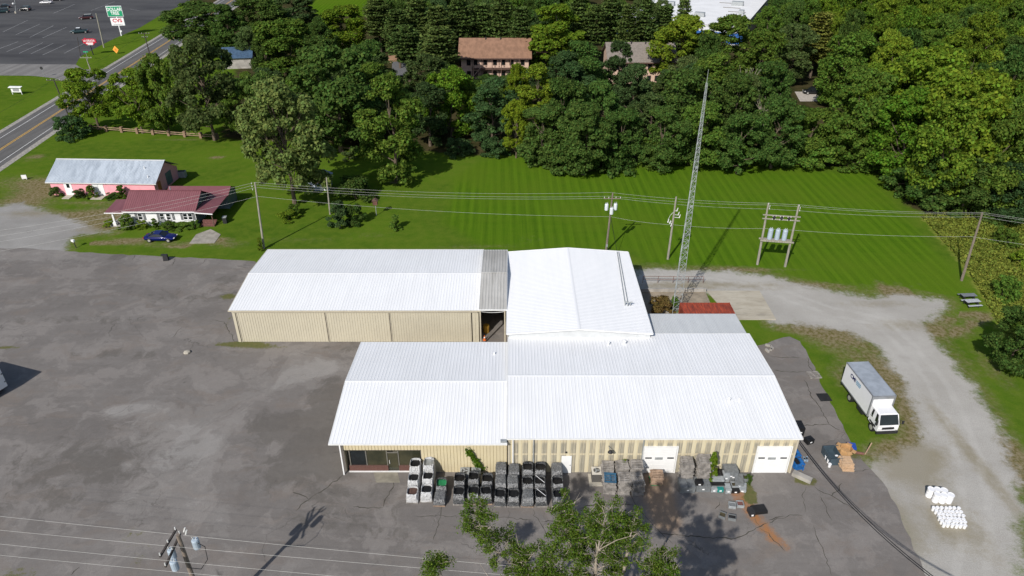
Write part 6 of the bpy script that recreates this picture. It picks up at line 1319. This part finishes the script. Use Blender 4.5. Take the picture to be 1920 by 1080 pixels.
proto('olive', 61, 14, 5.2, 2.2, 190, 120, .34, 'round', 'bark', .26, 26, .9, (.10, .18)); proto('olive', 62, 14, 5.2, 1.0, 190, 120, .34, 'tall', 'bark', .26, 26, .9, (.10, .18))
for s in range(2): proto('shrub', 70 + s, 2.4, 1.7, .15, 40, 110, .17, 'dome', 'bark', .07, 5)
for s in range(2): proto('conebush', 80 + s, 2.4, .9, .1, 40, 100, .14, 'cone', 'bark', .06, 3)
def pine_crown(seed, H, Rr, zb):
    rg = np.random.default_rng(seed); V = []; lim = []
    z = zb
    while z < H - .4:
        tt = (z - zb) / (H - zb); rr = Rr * rg.uniform(.75, 1.1) * (1 - tt) ** .5 * (.55 + .45 * min(1, tt * 4 + .3)) + .25; nb = int(rg.integers(4, 7)); a0 = rg.uniform(0, 6.28)
        for k in range(nb):
            a = a0 + 6.28 * k / nb + rg.uniform(-.35, .35); Lr = rr * rg.uniform(.6, 1.1); lim.append((z, a, Lr))
            nn = int(60 + 90 * Lr / Rr); f = rg.uniform(.2, 1.02, nn); wd_ = .16 * Lr + .28
            ex = np.array([np.cos(a), np.sin(a), 0]); ey = np.array([-np.sin(a), np.cos(a), 0])
            P = ex * (f * Lr)[:, None] + ey * (rg.normal(size=nn) * wd_ * (.6 + .6 * np.sin(f * 3)))[:, None]; P[:, 2] = z + .12 * Lr * f + rg.normal(size=nn) * .13
            Nn = np.tile(np.array([0, 0, 1.0]), (nn, 1)) + rg.normal(size=(nn, 3)) * .5; V.append(cards(P, Nn, .38, rg, 1.1))
        z += rg.uniform(.55, 1.0)
    return np.concatenate(V), lim
for s in range(3):
    H, Rr, zb = 17, 3.8, (3.5, 5, 7)[s]; V, lim = pine_crown(90 + s, H, Rr, zb); mb = MB(); mb.tube([(0, 0, -.2), (.05, 0, H * .5), (0, .05, H * .97)], [.26, .16, .03], 7)
    for z, a, Lr in lim: mb.tube([(0, 0, z - .1), (math.cos(a) * Lr * .9, math.sin(a) * Lr * .9, z + .1 * Lr)], [.05, .015], 4)
    PROTO.setdefault('pine', []).append((np_quads('crown', V, NEEDLE), mb.mesh('trunk', MT['bark']), H, Rr))
COLS = {'d': (.080, .142, .032), 'm': (.108, .182, .030), 'b': (.155, .230, .024), 'y': (.17, .23, .02), 'o': (.145, .20, .058), 'g': (.098, .145, .046), 'p': (.085, .128, .034), 'k': (.066, .116, .040)}
TCK = 1.8
tree_n = 0
def put_tree(kind, x, y, Ht, rad, col, label, group, cat='tree', name=None, z=0):
    global tree_n; tree_n += 1; rn = random.Random(tree_n * 17 + 3); cm, tm, H0, R0 = rn.choice(PROTO[kind])
    t = empty(name or {'pine': 'pine_tree', 'shrub': 'shrub', 'conebush': 'shrub'}.get(kind, 'leafy_tree'), (x, y, z), rn.uniform(0, 6.28), label, cat, group); t.scale = (rad / R0, rad / R0, Ht / H0)
    c_ = COLS[col] if isinstance(col, str) else tuple(q * TCK for q in col); k = rn.uniform(.86, 1.16); h = rn.uniform(-.08, .08)
    o = mesh_obj('crown', cm, t); o.color = (c_[0] * k * (1 + h), c_[1] * k, c_[2] * k, 1); mesh_obj('trunk', tm, t); return t
placed = []; cov = []
def cover(x, y, Ht, rad):
    u, v, dp = proj((x, y, Ht)); ub, vb, _ = proj((x, y, Ht * .1)); cov.append((u, (v + vb) / 2, rad * FPX / dp, (vb - v) / 2))
def tree(u, vt, Ht, wpx, kind, col, label, group='trees around the yard'):
    p_ = at(u, vt, Ht); dep = proj((p_.x, p_.y, Ht * .6))[2]; rad = wpx / 2 * dep / FPX; placed.append((p_.x, p_.y, rad)); cover(p_.x, p_.y, Ht, rad); return put_tree(kind, p_.x, p_.y, Ht, rad, col, label, group)
def tree_b(u, vb, vt, wpx, kind, col, label, group='trees around the yard', cat='tree', name=None):
    g_ = at(u, vb); Ht = hgt(u, vb, vt); dep = proj((g_.x, g_.y, Ht * .6))[2]; rad = wpx / 2 * dep / FPX; placed.append((g_.x, g_.y, rad)); return put_tree(kind, g_.x, g_.y, Ht, rad, col, label, group, cat, name)
# single trees with their foot in view
tree_b(743, 338, 140, 122, 'tall', 'm', 'lone green tree with pale trunk at the back edge of the lawn')
tree_b(553, 384, 155, 165, 'olive', 'o', 'large pale olive tree with thin open crown right of the bungalow')
tree_b(403, 263, 70, 128, 'olive', 'g', 'tall grey-green tree with leaning trunk at the end of the rail fence')
tree_b(186, 243, 128, 98, 'open', 'b', 'bright green tree by the highway at the left end of the rail fence')
tree_b(268, 250, 130, 84, 'open', 'b', 'bright yellow-green tree behind the rail fence, right of the roadside one')
tree_b(318, 250, 105, 72, 'round', 'm', 'darker green tree behind the rail fence beside the grey-green one')
tree_b(500, 262, 140, 90, 'round', 'd', 'shaded dark tree behind the pale olive tree')
tree_b(640, 284, 88, 165, 'round', 'd', 'broad dark green tree at the wood edge left of the lone lawn tree')
tree_b(455, 262, 165, 60, 'open', 'm', 'small leafy tree between the fence end and the olive tree')
M_ = 'trees behind the lawn'
for r_ in ((360, 5, 14, 130, 'round', 'd', 'large dark tree top left of centre, overhanging the highway'), (415, 8, 14, 76, 'round', 'd', 'dark tree right of the highway behind the grey-green one'), (480, -5, 15, 120, 'round', 'd', 'dark tree at the top edge left of the distant lawn'), (545, -12, 15, 110, 'round', 'k', 'very dark tree at the top edge touching the distant lawn'),
           (492, 62, 13, 60, 'round', 'd', 'dark tree right of the blue roofed house'), (530, 38, 16, 135, 'round', 'm', 'big dark green tree below the distant lawn, left one'), (635, 12, 14, 110, 'round', 'b', 'mid green tree just below the distant lawn'), (600, 70, 14, 90, 'tall', 'd', 'dark tree between the two big green trees left of the pines'), (690, 120, 14, 90, 'tall', 'm', 'upright green tree left of the small clearing'), (800, 105, 12, 90, 'olive', 'g', 'grey-olive tree in front of the single pine'),
           (842, 128, 14, 100, 'round', (.068, .115, .012), 'yellow-tinged green tree right of the lone lawn tree'), (921, 148, 13, 95, 'tall', 'k', 'dark grey-green tree under the brown apartment roof'), (972, 120, 12, 50, 'open', 'y', 'slim bright yellow-green tree right of the brown apartment roof'), (968, 190, 11, 60, 'open', 'y', 'lower yellow-green tree in the middle of the wood edge'),
           (1045, 8, 18, 105, 'tall', 'b', 'tall bright green tree between the two apartment houses'), (1092, 78, 16, 95, 'tall', 'd', 'dark tree standing left of the grey apartment roof'), (1165, 78, 14, 56, 'tall', 'k', 'narrow dark tree in front of the grey apartment roof'), (1010, 120, 14, 80, 'tall', 'b', 'bright green tree in the centre of the wood, below the tall one'), (1060, 150, 15, 100, 'round', 'd', 'dark rounded tree in the centre of the wood'), (1190, 122, 13, 75, 'round', 'k', 'very dark rounded tree below the grey apartment roof'),
           (1128, 152, 14, 80, 'round', 'd', 'dark tree behind the lawn right of centre'), (1020, 200, 11, 95, 'round', 'd', 'dark low tree at the lawn edge in the centre'), (1100, 195, 13, 110, 'round', 'd', 'wide dark tree bulging onto the lawn'), (1170, 205, 11, 90, 'round', 'd', 'dark tree just right of the bulge onto the lawn'),
           (1285, 32, 17, 120, 'round', 'b', 'large bright green tree right of the grey apartment roof'), (1375, 32, 17, 120, 'round', 'm', 'large green tree in front of the white retail roof'), (1290, 128, 15, 115, 'round', (.05, .08, .018), 'olive green tree in front of the mast top'), (1345, 100, 16, 95, 'tall', 'm', 'green tree between the mast top and the pale bare branches'), (1250, 200, 12, 90, 'round', 'd', 'dark tree at the lawn edge left of the mast'), (1325, 195, 12, 95, 'round', 'm', 'green tree at the lawn edge behind the mast'), (1400, 215, 11, 90, 'round', 'd', 'dark tree at the lawn edge right of the mast'), (1470, 185, 13, 100, 'round', 'd', 'dark tree at the lawn edge below the parked black car'),
           (1500, 45, 15, 85, 'open', 'g', 'light olive tree left of the right-hand wood'), (1440, 60, 15, 90, 'round', 'm', 'green tree right of the white retail roof'), (1447, 12, 15, 56, 'round', 'm', 'green tree against the right end of the white retail roof'), (1455, 115, 15, 85, 'round', 'd', 'dark tree left of the pale drive'), (1400, 140, 14, 90, 'open', 'g', 'thin grey-green tree with pale bare branches')): tree(*r_, M_)
for k, u in enumerate((705, 742, 780, 818, 860, 902, 940, 978, 1085, 1120, 1150, 1182, 1215, 1250, 1285)):
    tree(u, (-6, 14, -10, 8, -14, 4, -8, 10, -10, 6, -14, 2, -8, 8, -4, -14)[k], (17, 16, 18, 17, 19, 16, 18, 17, 19, 17, 19, 18, 19, 16, 19, 19)[k], (80, 74, 84, 78, 70, 72, 70, 70, 66, 64, 66, 60, 60, 64, 54, 56)[k], 'pine', 'p', ['first', 'second', 'third', 'fourth', 'fifth', 'sixth', 'seventh', 'eighth', 'ninth', 'tenth', 'eleventh', 'twelfth', 'thirteenth', 'fourteenth', 'fifteenth'][k] + ' pine from the left in the long row along the top', 'row of pines behind the apartments')
tree(822, 48, 16, 100, 'pine', 'p', 'broad single pine just left of the brown apartment roof', 'row of pines behind the apartments'); tree(760, 45, 15, 80, 'pine', 'p', 'pine above the small clearing path, left of the single pine', 'row of pines behind the apartments')
tree(1545, 20, 17, 75, 'pine', (.085, .095, .02), 'yellowish pine at the left of the right-hand wood', M_)
# big trees on the right
for r_ in ((1765, 95, 21, 170, 'round', 'b', 'huge bright green tree in the middle of the right-hand wood'), (1850, 140, 21, 170, 'round', 'b', 'broad bright tree near the right picture edge'), (1635, 130, 18, 120, 'round', 'm', 'green tree at the left flank of the right-hand wood'), (1610, 60, 17, 110, 'round', (.06, .10, .016), 'light tree at the top left of the right-hand wood')): tree(*r_, 'trees of the right-hand wood')
RW = 'trees of the right-hand wood'
for r_ in ((1676, 338, 172, 125, 'round', (.06, .11, .012), 'broad tree overhanging the right end of the lawn'), (1742, 392, 190, 130, 'round', (.075, .115, .014), 'yellow-green tree in the front of the right-hand wood'), (1835, 402, 215, 130, 'round', 'm', 'green tree at the right edge above the wires'), (1728, 388, 282, 85, 'round', 'd', 'dark lower tree beside the lawn corner'), (1800, 404, 292, 105, 'round', 'd', 'dark lower tree behind the leaning pole'), (1880, 415, 305, 100, 'round', 'k', 'dark bushy tree at the right edge behind the wires'), (1652, 322, 232, 80, 'round', 'm', 'green tree at the lawn corner on the right'), (1512, 306, 205, 92, 'round', 'm', 'green tree at the lawn edge right of the parked black car'), (1580, 308, 212, 84, 'round', 'm', 'green tree near the right end of the lawn edge')): tree_b(*r_, RW)
# fill of the woods
KEEP = [(862, 68, 1000, 110, 190), (882, 105, 945, 138, 190), (1132, 76, 1242, 116, 186), (1205, 110, 1240, 140, 186), (1290, -40, 1425, 52, 232), (1488, 160, 1546, 192, 0), (585, -40, 690, 26, 0), (428, 90, 466, 128, 198), (-50, -60, 318, 150, 0), (735, 112, 772, 142, 0), (440, -40, 470, 8, 0)]
CLEAR = [(-15, 186, 7, 206), (23, 181, 44, 202)]
RET = [(73, 229), (102, 292), (38, 321), (10, 256)]
def ok_spot(x, y, Ht, rad):
    u, v, dp = proj((x, y, Ht)); ub, vb, _ = proj((x, y, 0)); rp = rad * FPX / dp
    for a, b, c_, d_, yy in KEEP:
        if u + rp * .85 > a and u - rp * .85 < c_ and v < d_ and vb > b + 3 and (yy == 0 or y < yy + 4): return False
    for a, b, c_, d_ in CLEAR:
        if a - 3 < x < c_ + 3 and b - 3 < y < d_ + 3: return False
    if poly_sdf(np.array([x]), np.array([y]), RET)[0] > -3: return False
    return True
def hidden(x, y, Ht, rad):
    u, v, dp = proj((x, y, Ht)); k = FPX / dp; rp = rad * k
    pts = [(u, v + 4), (u - rp * .6, v + rp * .5), (u + rp * .6, v + rp * .5), (u, v + rp * .6)]
    return all(sum(1 for a, b, c_, d_ in cov if ((pu - a) / (c_ * .8)) ** 2 + ((pv - b) / (d_ * .8)) ** 2 < 1) >= 1 for pu, pv in pts)
def inside(x, y, poly): return poly_sdf(np.array([x]), np.array([y]), poly)[0] > 0
rf = random.Random(11)
MARKS = [('the brown apartment roof', 930, 90), ('the grey apartment roof', 1185, 98), ('the white retail roof', 1360, 25), ('the black car on the drive', 1520, 172), ('the distant lawn', 640, 12), ('the clearing path', 752, 128), ('the blue-roofed house', 446, 108), ('the mast top', 1323, 155), ('the bare pale branches', 1402, 125), ('the lone lawn tree', 743, 230), ('the leaning pole top', 1840, 398), ('the transformer platform', 1465, 385), ('the huge bright tree', 1765, 110), ('the top right corner', 1915, 10), ('the right picture edge', 1915, 250), ('the yellow-green trees', 970, 180), ('the yellowish pine', 1545, 40), ('the lawn corner', 1680, 330)]
def auto_label(u, v, col, base):
    nm_, mu, mv = min(MARKS, key=lambda q: (q[1] - u) ** 2 + 2.2 * (q[2] - v) ** 2)
    sd = ('just ' if (mu - u) ** 2 + (mv - v) ** 2 < 3600 else '') + (('left of' if u < mu else 'right of') if abs(u - mu) > 1.2 * abs(v - mv) else ('above' if v < mv else 'below'))
    ad = {'d': 'dark green', 'm': 'mid green', 'b': 'bright green', 'g': 'grey-green', 'k': 'very dark'}.get(col if isinstance(col, str) else '', 'yellowish green')
    return f'{ad} crown packed in the {"right-hand" if "right" in base else "back"} wood, {sd} {nm_}'
zones = [(W((590, 262), (700, 278), (880, 283), (1010, 280), (1090, 305), (1250, 296), (1440, 302), (1480, 300), (1490, 0), (1150, -15), (700, -15), (560, 60), (470, 120), (430, 250)), (10, 16), 8.6, 'leafy tree packed inside the wood behind the lawn', 'trees packed in the back wood', ('d', 'd', 'm', 'g', 'k')),
         (W((1490, 290), (1640, 305), (1705, 350), (1770, 372), (1850, 380), (2080, 400), (2350, 200), (2300, -25), (1420, -25), (1480, 100)), (14, 20), 9.3, 'leafy tree packed inside the right-hand wood', 'trees packed in the right-hand wood', ('b', 'm', 'm', 'd', (.085, .125, .014), (.06, .10, .012)))]
for poly, hr, sp, lb, gp, cs in zones:
    xs = [p_[0] for p_ in poly]; ys = [p_[1] for p_ in poly]; y = min(ys)
    while y < min(max(ys), 335):
        x = min(xs)
        while x < max(xs):
            px, py = x + rf.uniform(-.4, .4) * sp, y + rf.uniform(-.4, .4) * sp; Ht = rf.uniform(*hr); rad = rf.uniform(3.6, 5.4)
            u, v, dp = proj((px, py, Ht))
            if inside(px, py, poly) and -60 < u < 1990 and v > -70 - 0 and proj((px, py, 0))[1] > -5 and all((px - a) ** 2 + (py - b) ** 2 > (max(3.2, .62 * (r_ + rad) * .62)) ** 2 for a, b, r_ in placed):
                if not ok_spot(px, py, Ht, rad): Ht *= .62; rad *= .8
                if not ok_spot(px, py, Ht, rad): Ht *= .6; rad *= .8
                if ok_spot(px, py, Ht, rad) and not hidden(px, py, Ht, rad): cover(px, py, Ht, rad); placed.append((px, py, rad)); cc = rf.choice(cs); put_tree(rf.choice(('round', 'round', 'tall', 'tall', 'open')), px, py, Ht, rad, cc, auto_label(u, v, cc, lb), gp)
            x += sp
        y += sp * .9
# bare-branched tree tops
def bare(u, vt, Ht, label, seed):
    p_ = at(u, vt, Ht); t = empty('bare_tree', p_ - Vector((0, 0, Ht)), 0, label, 'tree', 'bare-branched trees'); rn = random.Random(seed); mb = MB()
    mb.tube([(0, 0, 0), (0, 0, Ht * .55)], [.22, .14], 6)
    for k in range(14): a = rn.uniform(0, 6.28); l_ = rn.uniform(1, 2.8); q = Vector((math.cos(a) * l_ * .4, math.sin(a) * l_ * .4, Ht * .75)); mb.tube([(0, 0, Ht * rn.uniform(.4, .55)), q, (math.cos(a) * l_, math.sin(a) * l_, Ht * rn.uniform(.88, 1.0))], [.09, .05, .02], 5)
    mb.build('trunk', MT['bark_pale'], t)
bare(1405, 118, 15.5, 'pale bare branches standing out of the wood left of the drive', 1); bare(1440, 170, 13, 'pale leafless stem below the bare branches', 2)
# shrubs and bushes
S_ = 'garden shrubs'
for (u, vb, vt, wp, kd, col, lb) in ((137, 258, 219, 66, 'shrub', 'k', 'wide dark evergreen shrub at the left end of the rail fence'), (668, 372, 336, 84, 'shrub', 'd', 'broad dark bush on the back lawn by the garden shed'), (638, 428, 378, 48, 'conebush', 'k', 'dark green upright bush at the short grey pole'), (668, 420, 385, 40, 'shrub', 'd', 'smaller dark bush adjoining the upright one, right side'), (742, 430, 403, 26, 'conebush', 'm', 'small lone sapling on the back lawn'), (541, 412, 397, 44, 'shrub', 'b', 'low pale green shrub below the olive tree'), (552, 402, 384, 28, 'shrub', 'm', 'small rounded shrub behind the pale green one'),
                                (107, 368, 352, 24, 'shrub', 'd', 'rounded bush at the left corner of the pink building'), (150, 370, 356, 26, 'shrub', 'g', 'grey-green bush between the two doors of the pink building'), (174, 371, 348, 24, 'conebush', 'm', 'upright bush left of the white double door'), (231, 372, 348, 24, 'conebush', 'm', 'upright bush right of the white double door'), (212, 372, 362, 26, 'shrub', 'd', 'low bush right of the double door step'), (257, 362, 348, 10, 'conebush', 'd', 'first small cypress at the pink wall behind the bungalow'), (269, 362, 351, 9, 'conebush', 'd', 'second small cypress at the pink wall behind the bungalow'), (281, 362, 348, 10, 'conebush', 'd', 'third small cypress at the pink wall behind the bungalow'),
                                (241, 428, 404, 32, 'shrub', 'm', 'large leafy bush at the front left corner of the bungalow'), (268, 428, 414, 24, 'shrub', 'b', 'light green bush under the left bungalow window'), (292, 428, 410, 18, 'conebush', 'm', 'upright plant before the bungalow between the windows'), (318, 429, 416, 30, 'shrub', 'm', 'low hedge plant in the middle of the bungalow front'), (347, 429, 418, 36, 'shrub', 'm', 'low hedge plant at the right of the bungalow front'), (366, 427, 415, 20, 'shrub', 'm', 'low plant at the right corner of the bungalow'), (205, 424, 414, 24, 'shrub', 'y', 'yellowish shrub by the porch column'),
                                (1240, 586, 560, 52, 'shrub', (.10, .07, .024), 'rusty brown dying shrub between warehouse and container'), (1262, 586, 556, 24, 'conebush', 'm', 'green weeds at the foot of the lattice mast'), (1888, 690, 580, 105, 'round', 'd', 'large dark green bush at the right picture edge'), (1925, 700, 570, 90, 'round', 'm', 'big bush cut off by the right picture edge'), (1880, 560, 520, 50, 'shrub', 'm', 'dark green shrub in the weeds above the picnic tables'), (1880, 460, 430, 50, 'shrub', 'm', 'round shrub in the tall weeds right of the leaning pole'), (1915, 500, 470, 44, 'shrub', 'b', 'light shrub in the tall weeds at the right edge'), (1862, 405, 368, 50, 'shrub', 'b', 'light green sapling behind the leaning pole'),
                                (1168, 893, 862, 20, 'conebush', 'b', 'small green bush growing out of the pallet stacks'), (1330, 905, 850, 26, 'conebush', 'b', 'bright green bush at the wall between pallets and totes'), (1402, 905, 890, 14, 'shrub', 'd', 'dark weeds growing in a tray by the wall'), (490, 470, 446, 14, 'conebush', 'b', 'climbing weeds at the foot of the plain grey pole'), (1380, 245, 150, 60, 'olive', 'g', 'thin grey tree standing behind the lawn near the bare branches'), (655, 300, 285, 30, 'shrub', 'g', 'pale undergrowth at the wood edge left of the lone lawn tree'),
                                (1010, 305, 255, 80, 'shrub', 'd', 'dark rounded thicket at the lawn edge, centre left'), (1075, 322, 250, 100, 'shrub', 'd', 'largest dark thicket pushing onto the lawn'), (1140, 322, 250, 90, 'shrub', 'd', 'dark thicket pushing onto the lawn, right part'), (1225, 308, 262, 70, 'shrub', 'm', 'green thicket along the lawn edge left of the mast'), (1290, 308, 262, 70, 'shrub', 'd', 'dark thicket along the lawn edge behind the mast'), (1365, 310, 265, 80, 'shrub', 'm', 'green thicket along the lawn edge right of the mast'), (1440, 310, 265, 80, 'shrub', 'd', 'dark thicket along the lawn edge above the transformers'), (1520, 314, 268, 90, 'shrub', 'm', 'green thicket along the lawn edge right of the transformers'), (1600, 318, 272, 80, 'shrub', 'm', 'green thicket near the right end of the lawn edge'), (1690, 362, 318, 80, 'shrub', 'd', 'dark thicket at the lawn corner under the broad tree'), (1765, 392, 345, 100, 'shrub', 'd', 'dark thicket behind the leaning pole'), (1850, 405, 362, 110, 'shrub', 'd', 'dark thicket at the right edge behind the weeds'), (930, 292, 262, 60, 'shrub', 'k', 'dark undergrowth at the lawn edge right of the lone tree'), (860, 288, 262, 60, 'shrub', 'k', 'dark undergrowth at the lawn edge behind the lone tree')):
    tree_b(u, vb, vt, wp, kd, col, lb, S_, 'shrub' if kd in ('shrub', 'conebush') else 'tree')
# vine on the front wall
g_ = at(893, 893); rg = np.random.default_rng(5); Pv = []; path = [(0, 0.1), (.25, .8), (.1, 1.5), (-.3, 2.1), (-.45, 2.7), (-.8, 2.75)]
for (xa, za), (xb, zb_) in zip(path[:-1], path[1:]):
    f = rg.uniform(0, 1, 130)[:, None]; wd_ = .55 - .16 * za; Pv.append(np.concatenate([xa + (xb - xa) * f + rg.normal(size=(130, 1)) * wd_ * .4, rg.uniform(-.25, .0, (130, 1)), za + (zb_ - za) * f + rg.normal(size=(130, 1)) * .15], 1))
Pv = np.concatenate(Pv); t = empty('wall_vine', (g_.x, 47.75, 0), 0, 'green vine climbing the cream wall above the small air conditioners', 'vine')
o = mesh_obj('leaves', np_quads('leaves', cards(Pv, rg.normal(size=Pv.shape) + np.array([0, -1, .5]), .18, rg), LEAF), t); o.color = (.08, .15, .015, 1); MB().tube([(a_, -.05, b_) for a_, b_ in path], .03, 5).build('stem', MT['bark'], t)
# tall weeds (uncountable)
rg = np.random.default_rng(8); Pm = []
xs = [p_[0] for p_ in MEADOW]; ys = [p_[1] for p_ in MEADOW]
X = rg.uniform(min(xs), max(xs), 60000); Y = rg.uniform(min(ys), max(ys), 60000); k = poly_sdf(X, Y, MEADOW) > .3; X, Y = X[k], Y[k]
n_ = len(X); Hh = rg.uniform(.25, .8, n_); P = np.stack([X, Y, Hh * .5], 1); Nn = rg.normal(size=(n_, 3)); Nn[:, 2] *= .5
a = unit(np.cross(Nn, np.tile([0, 0, 1.0], (n_, 1)))) * .12; b = np.stack([rg.normal(size=n_) * .12, rg.normal(size=n_) * .12, Hh * .5], 1)
clm = np.sin(X * 1.3) * np.sin(Y * 1.1 + X * .4) * .5 + .5; P[:, 2] = (.08 + .75 * clm * rg.uniform(0, 1, n_)); V = cards(P, rg.normal(size=(n_, 3)) + np.array([0, -.2, .8]), .26, rg); o = mesh_obj('tall_weeds', np_quads('tall_weeds', V, LEAF)); o.color = (.21, .25, .045, 1); tag(o, 'tall yellow-green weeds growing at the right of the lawn', 'weeds', kind='stuff')
# ------------------------------------------------------------------ near trees at the bottom
def near_tree(base, stems, label, seed, ncl, ls=.09, col=(.105, .17, .025)):
    rn = random.Random(seed); rg = np.random.default_rng(seed); t = empty('poplar_tree', (base[0], base[1], 0), 0, label, 'tree', 'near poplars at the bottom'); mb = MB(); V = []
    for st in stems:
        pts = [Vector(p_) for p_ in st['pts']]; r0 = st['r']; n_ = len(pts); sm = []
        for i in range(n_ - 1):
            for k in range(4): sm.append(pts[i].lerp(pts[i + 1], k / 4) + Vector((rn.uniform(-.06, .06), rn.uniform(-.06, .06), 0)))
        sm.append(pts[-1]); L_ = len(sm); mb.tube(sm, [max(.015, r0 * (1 - i / L_) ** .9) for i in range(L_)], 7)
        i0 = int(L_ * st.get('bare', .35))
        for q in range(st['n']):
            i = rn.randint(i0, L_ - 1); a = sm[i]; f = (i - i0) / max(1, L_ - i0); l_ = st['spread'] * (1 - .55 * f) * rn.uniform(.35, 1.0); an = rn.uniform(0, 6.28)
            e = a + Vector((math.cos(an) * l_, math.sin(an) * l_, l_ * rn.uniform(.15, .9))); m_ = a.lerp(e, .5) + Vector((0, 0, l_ * .08)); mb.tube([a, m_, e], [.04 * (1 - f * .5), .022, .008], 4)
            for tw in range(3): g2 = a.lerp(e, rn.uniform(.3, .9)); mb.tube([g2, g2 + Vector((rn.uniform(-.6, .6), rn.uniform(-.6, .6), rn.uniform(.1, .6)))], [.014, .005], 3)
            for tw in range(rn.randint(3, 5)):
                g1 = a.lerp(e, rn.uniform(.45, 1.0)); nl = rn.randint(38, 75); cr = rn.uniform(.2, .5)
                dv = unit(rg.normal(size=(nl, 3))); P_ = np.array(g1) + dv * cr * rg.uniform(.3, 1.1, (nl, 1)) * np.array([1, 1, .8]); Nn = rg.normal(size=(nl, 3)) + np.array([0, 0, .9]); V.append(cards(P_, Nn, ls, rg))
        for q in range(st.get('dead', 0)):
            i = rn.randint(int(L_ * .3), L_ - 2); a = sm[i]; an = rn.uniform(0, 6.28); l_ = rn.uniform(.8, 2.2); mb.tube([a, a + Vector((math.cos(an) * l_ * .5, math.sin(an) * l_ * .5, l_ * .5)), a + Vector((math.cos(an) * l_, math.sin(an) * l_, l_ * .8))], [.04, .025, .008], 4)
    mb.build('trunk', MT['bark_pale'], t); o = mesh_obj('crown', np_quads('crown', np.concatenate(V), LEAF), t); o.color = (*col, 1); return t
def rel(u, v, z, base): p_ = at(u, v, z); return (p_.x - base[0], p_.y - base[1], z)
bs = (-1.0, 25.5)
near_tree(bs, [{'pts': [(0, 0, 0), (0, .3, 6), rel(960, 1060, 9.5, bs), rel(905, 1010, 12, bs), rel(893, 965, 14.0, bs)], 'r': .15, 'n': 44, 'spread': 2.2, 'bare': .50, 'dead': 5}], 'slender poplar with thin crown and pale stem, left one at the bottom', 3, 0)
bs = (3.6, 23.5)
near_tree(bs, [{'pts': [(0, 0, 0), (0, 0, 5), rel(1115, 1080, 10, bs), rel(1120, 1030, 12.5, bs), rel(1135, 968, 15.2, bs)], 'r': .19, 'n': 70, 'spread': 2.6, 'bare': .45, 'dead': 3},
               {'pts': [(0, 0, 5), rel(1090, 1060, 10.5, bs), rel(1065, 1010, 12.5, bs), rel(1052, 952, 14.8, bs)], 'r': .12, 'n': 46, 'spread': 1.9, 'bare': .45, 'dead': 2},
               {'pts': [(0, 0, 5), rel(1170, 1060, 11, bs), rel(1180, 1012, 12.8, bs), rel(1188, 980, 14.0, bs)], 'r': .15, 'n': 26, 'spread': 1.5, 'bare': .4, 'dead': 5},
               {'pts': [(0, 0, 4), rel(1225, 1090, 10, bs), rel(1245, 1052, 11.6, bs)], 'r': .15, 'n': 40, 'spread': 2.0, 'bare': .4, 'dead': 3},
               {'pts': [(0, 0, 4), (3.2, .4, 10), (5.4, 1.2, 14.5)], 'r': .2, 'n': 60, 'spread': 2.6, 'bare': .35}, {'pts': [(0, 0, 4), (4.4, 1.2, 8.5), (6.8, 2.2, 11.6)], 'r': .18, 'n': 60, 'spread': 2.6, 'bare': .35}, {'pts': [(0, 0, 4), (4.6, -.8, 8.5), (7.6, -.6, 11.5)], 'r': .18, 'n': 50, 'spread': 2.6, 'bare': .35}, {'pts': [(0, 0, 4), (1.5, -1.5, 10), (2.6, -2, 15)], 'r': .2, 'n': 60, 'spread': 2.6, 'bare': .35},
               {'pts': [(0, 0, 4), rel(1040, 1080, 10.5, bs), rel(1020, 1040, 12, bs)], 'r': .14, 'n': 30, 'spread': 1.8, 'bare': .4, 'dead': 3}], 'large leafy poplar with several pale leaders at the bottom centre', 4, 0)
bs = (-4.6, 26.0)
near_tree(bs, [{'pts': [(0, 0, 0), (0, 0, 5), rel(830, 1080, 8.5, bs), rel(815, 1052, 10, bs)], 'r': .14, 'n': 30, 'spread': 1.8, 'bare': .45, 'dead': 2}, {'pts': [(0, 0, 4), rel(985, 1085, 9.5, bs), rel(975, 1045, 11, bs)], 'r': .12, 'n': 20, 'spread': 1.3, 'bare': .5, 'dead': 9}], 'low poplar crown cut by the bottom edge, left of the slender one', 5, 0)
print('trees', tree_n, 'objects', len(bpy.data.objects))
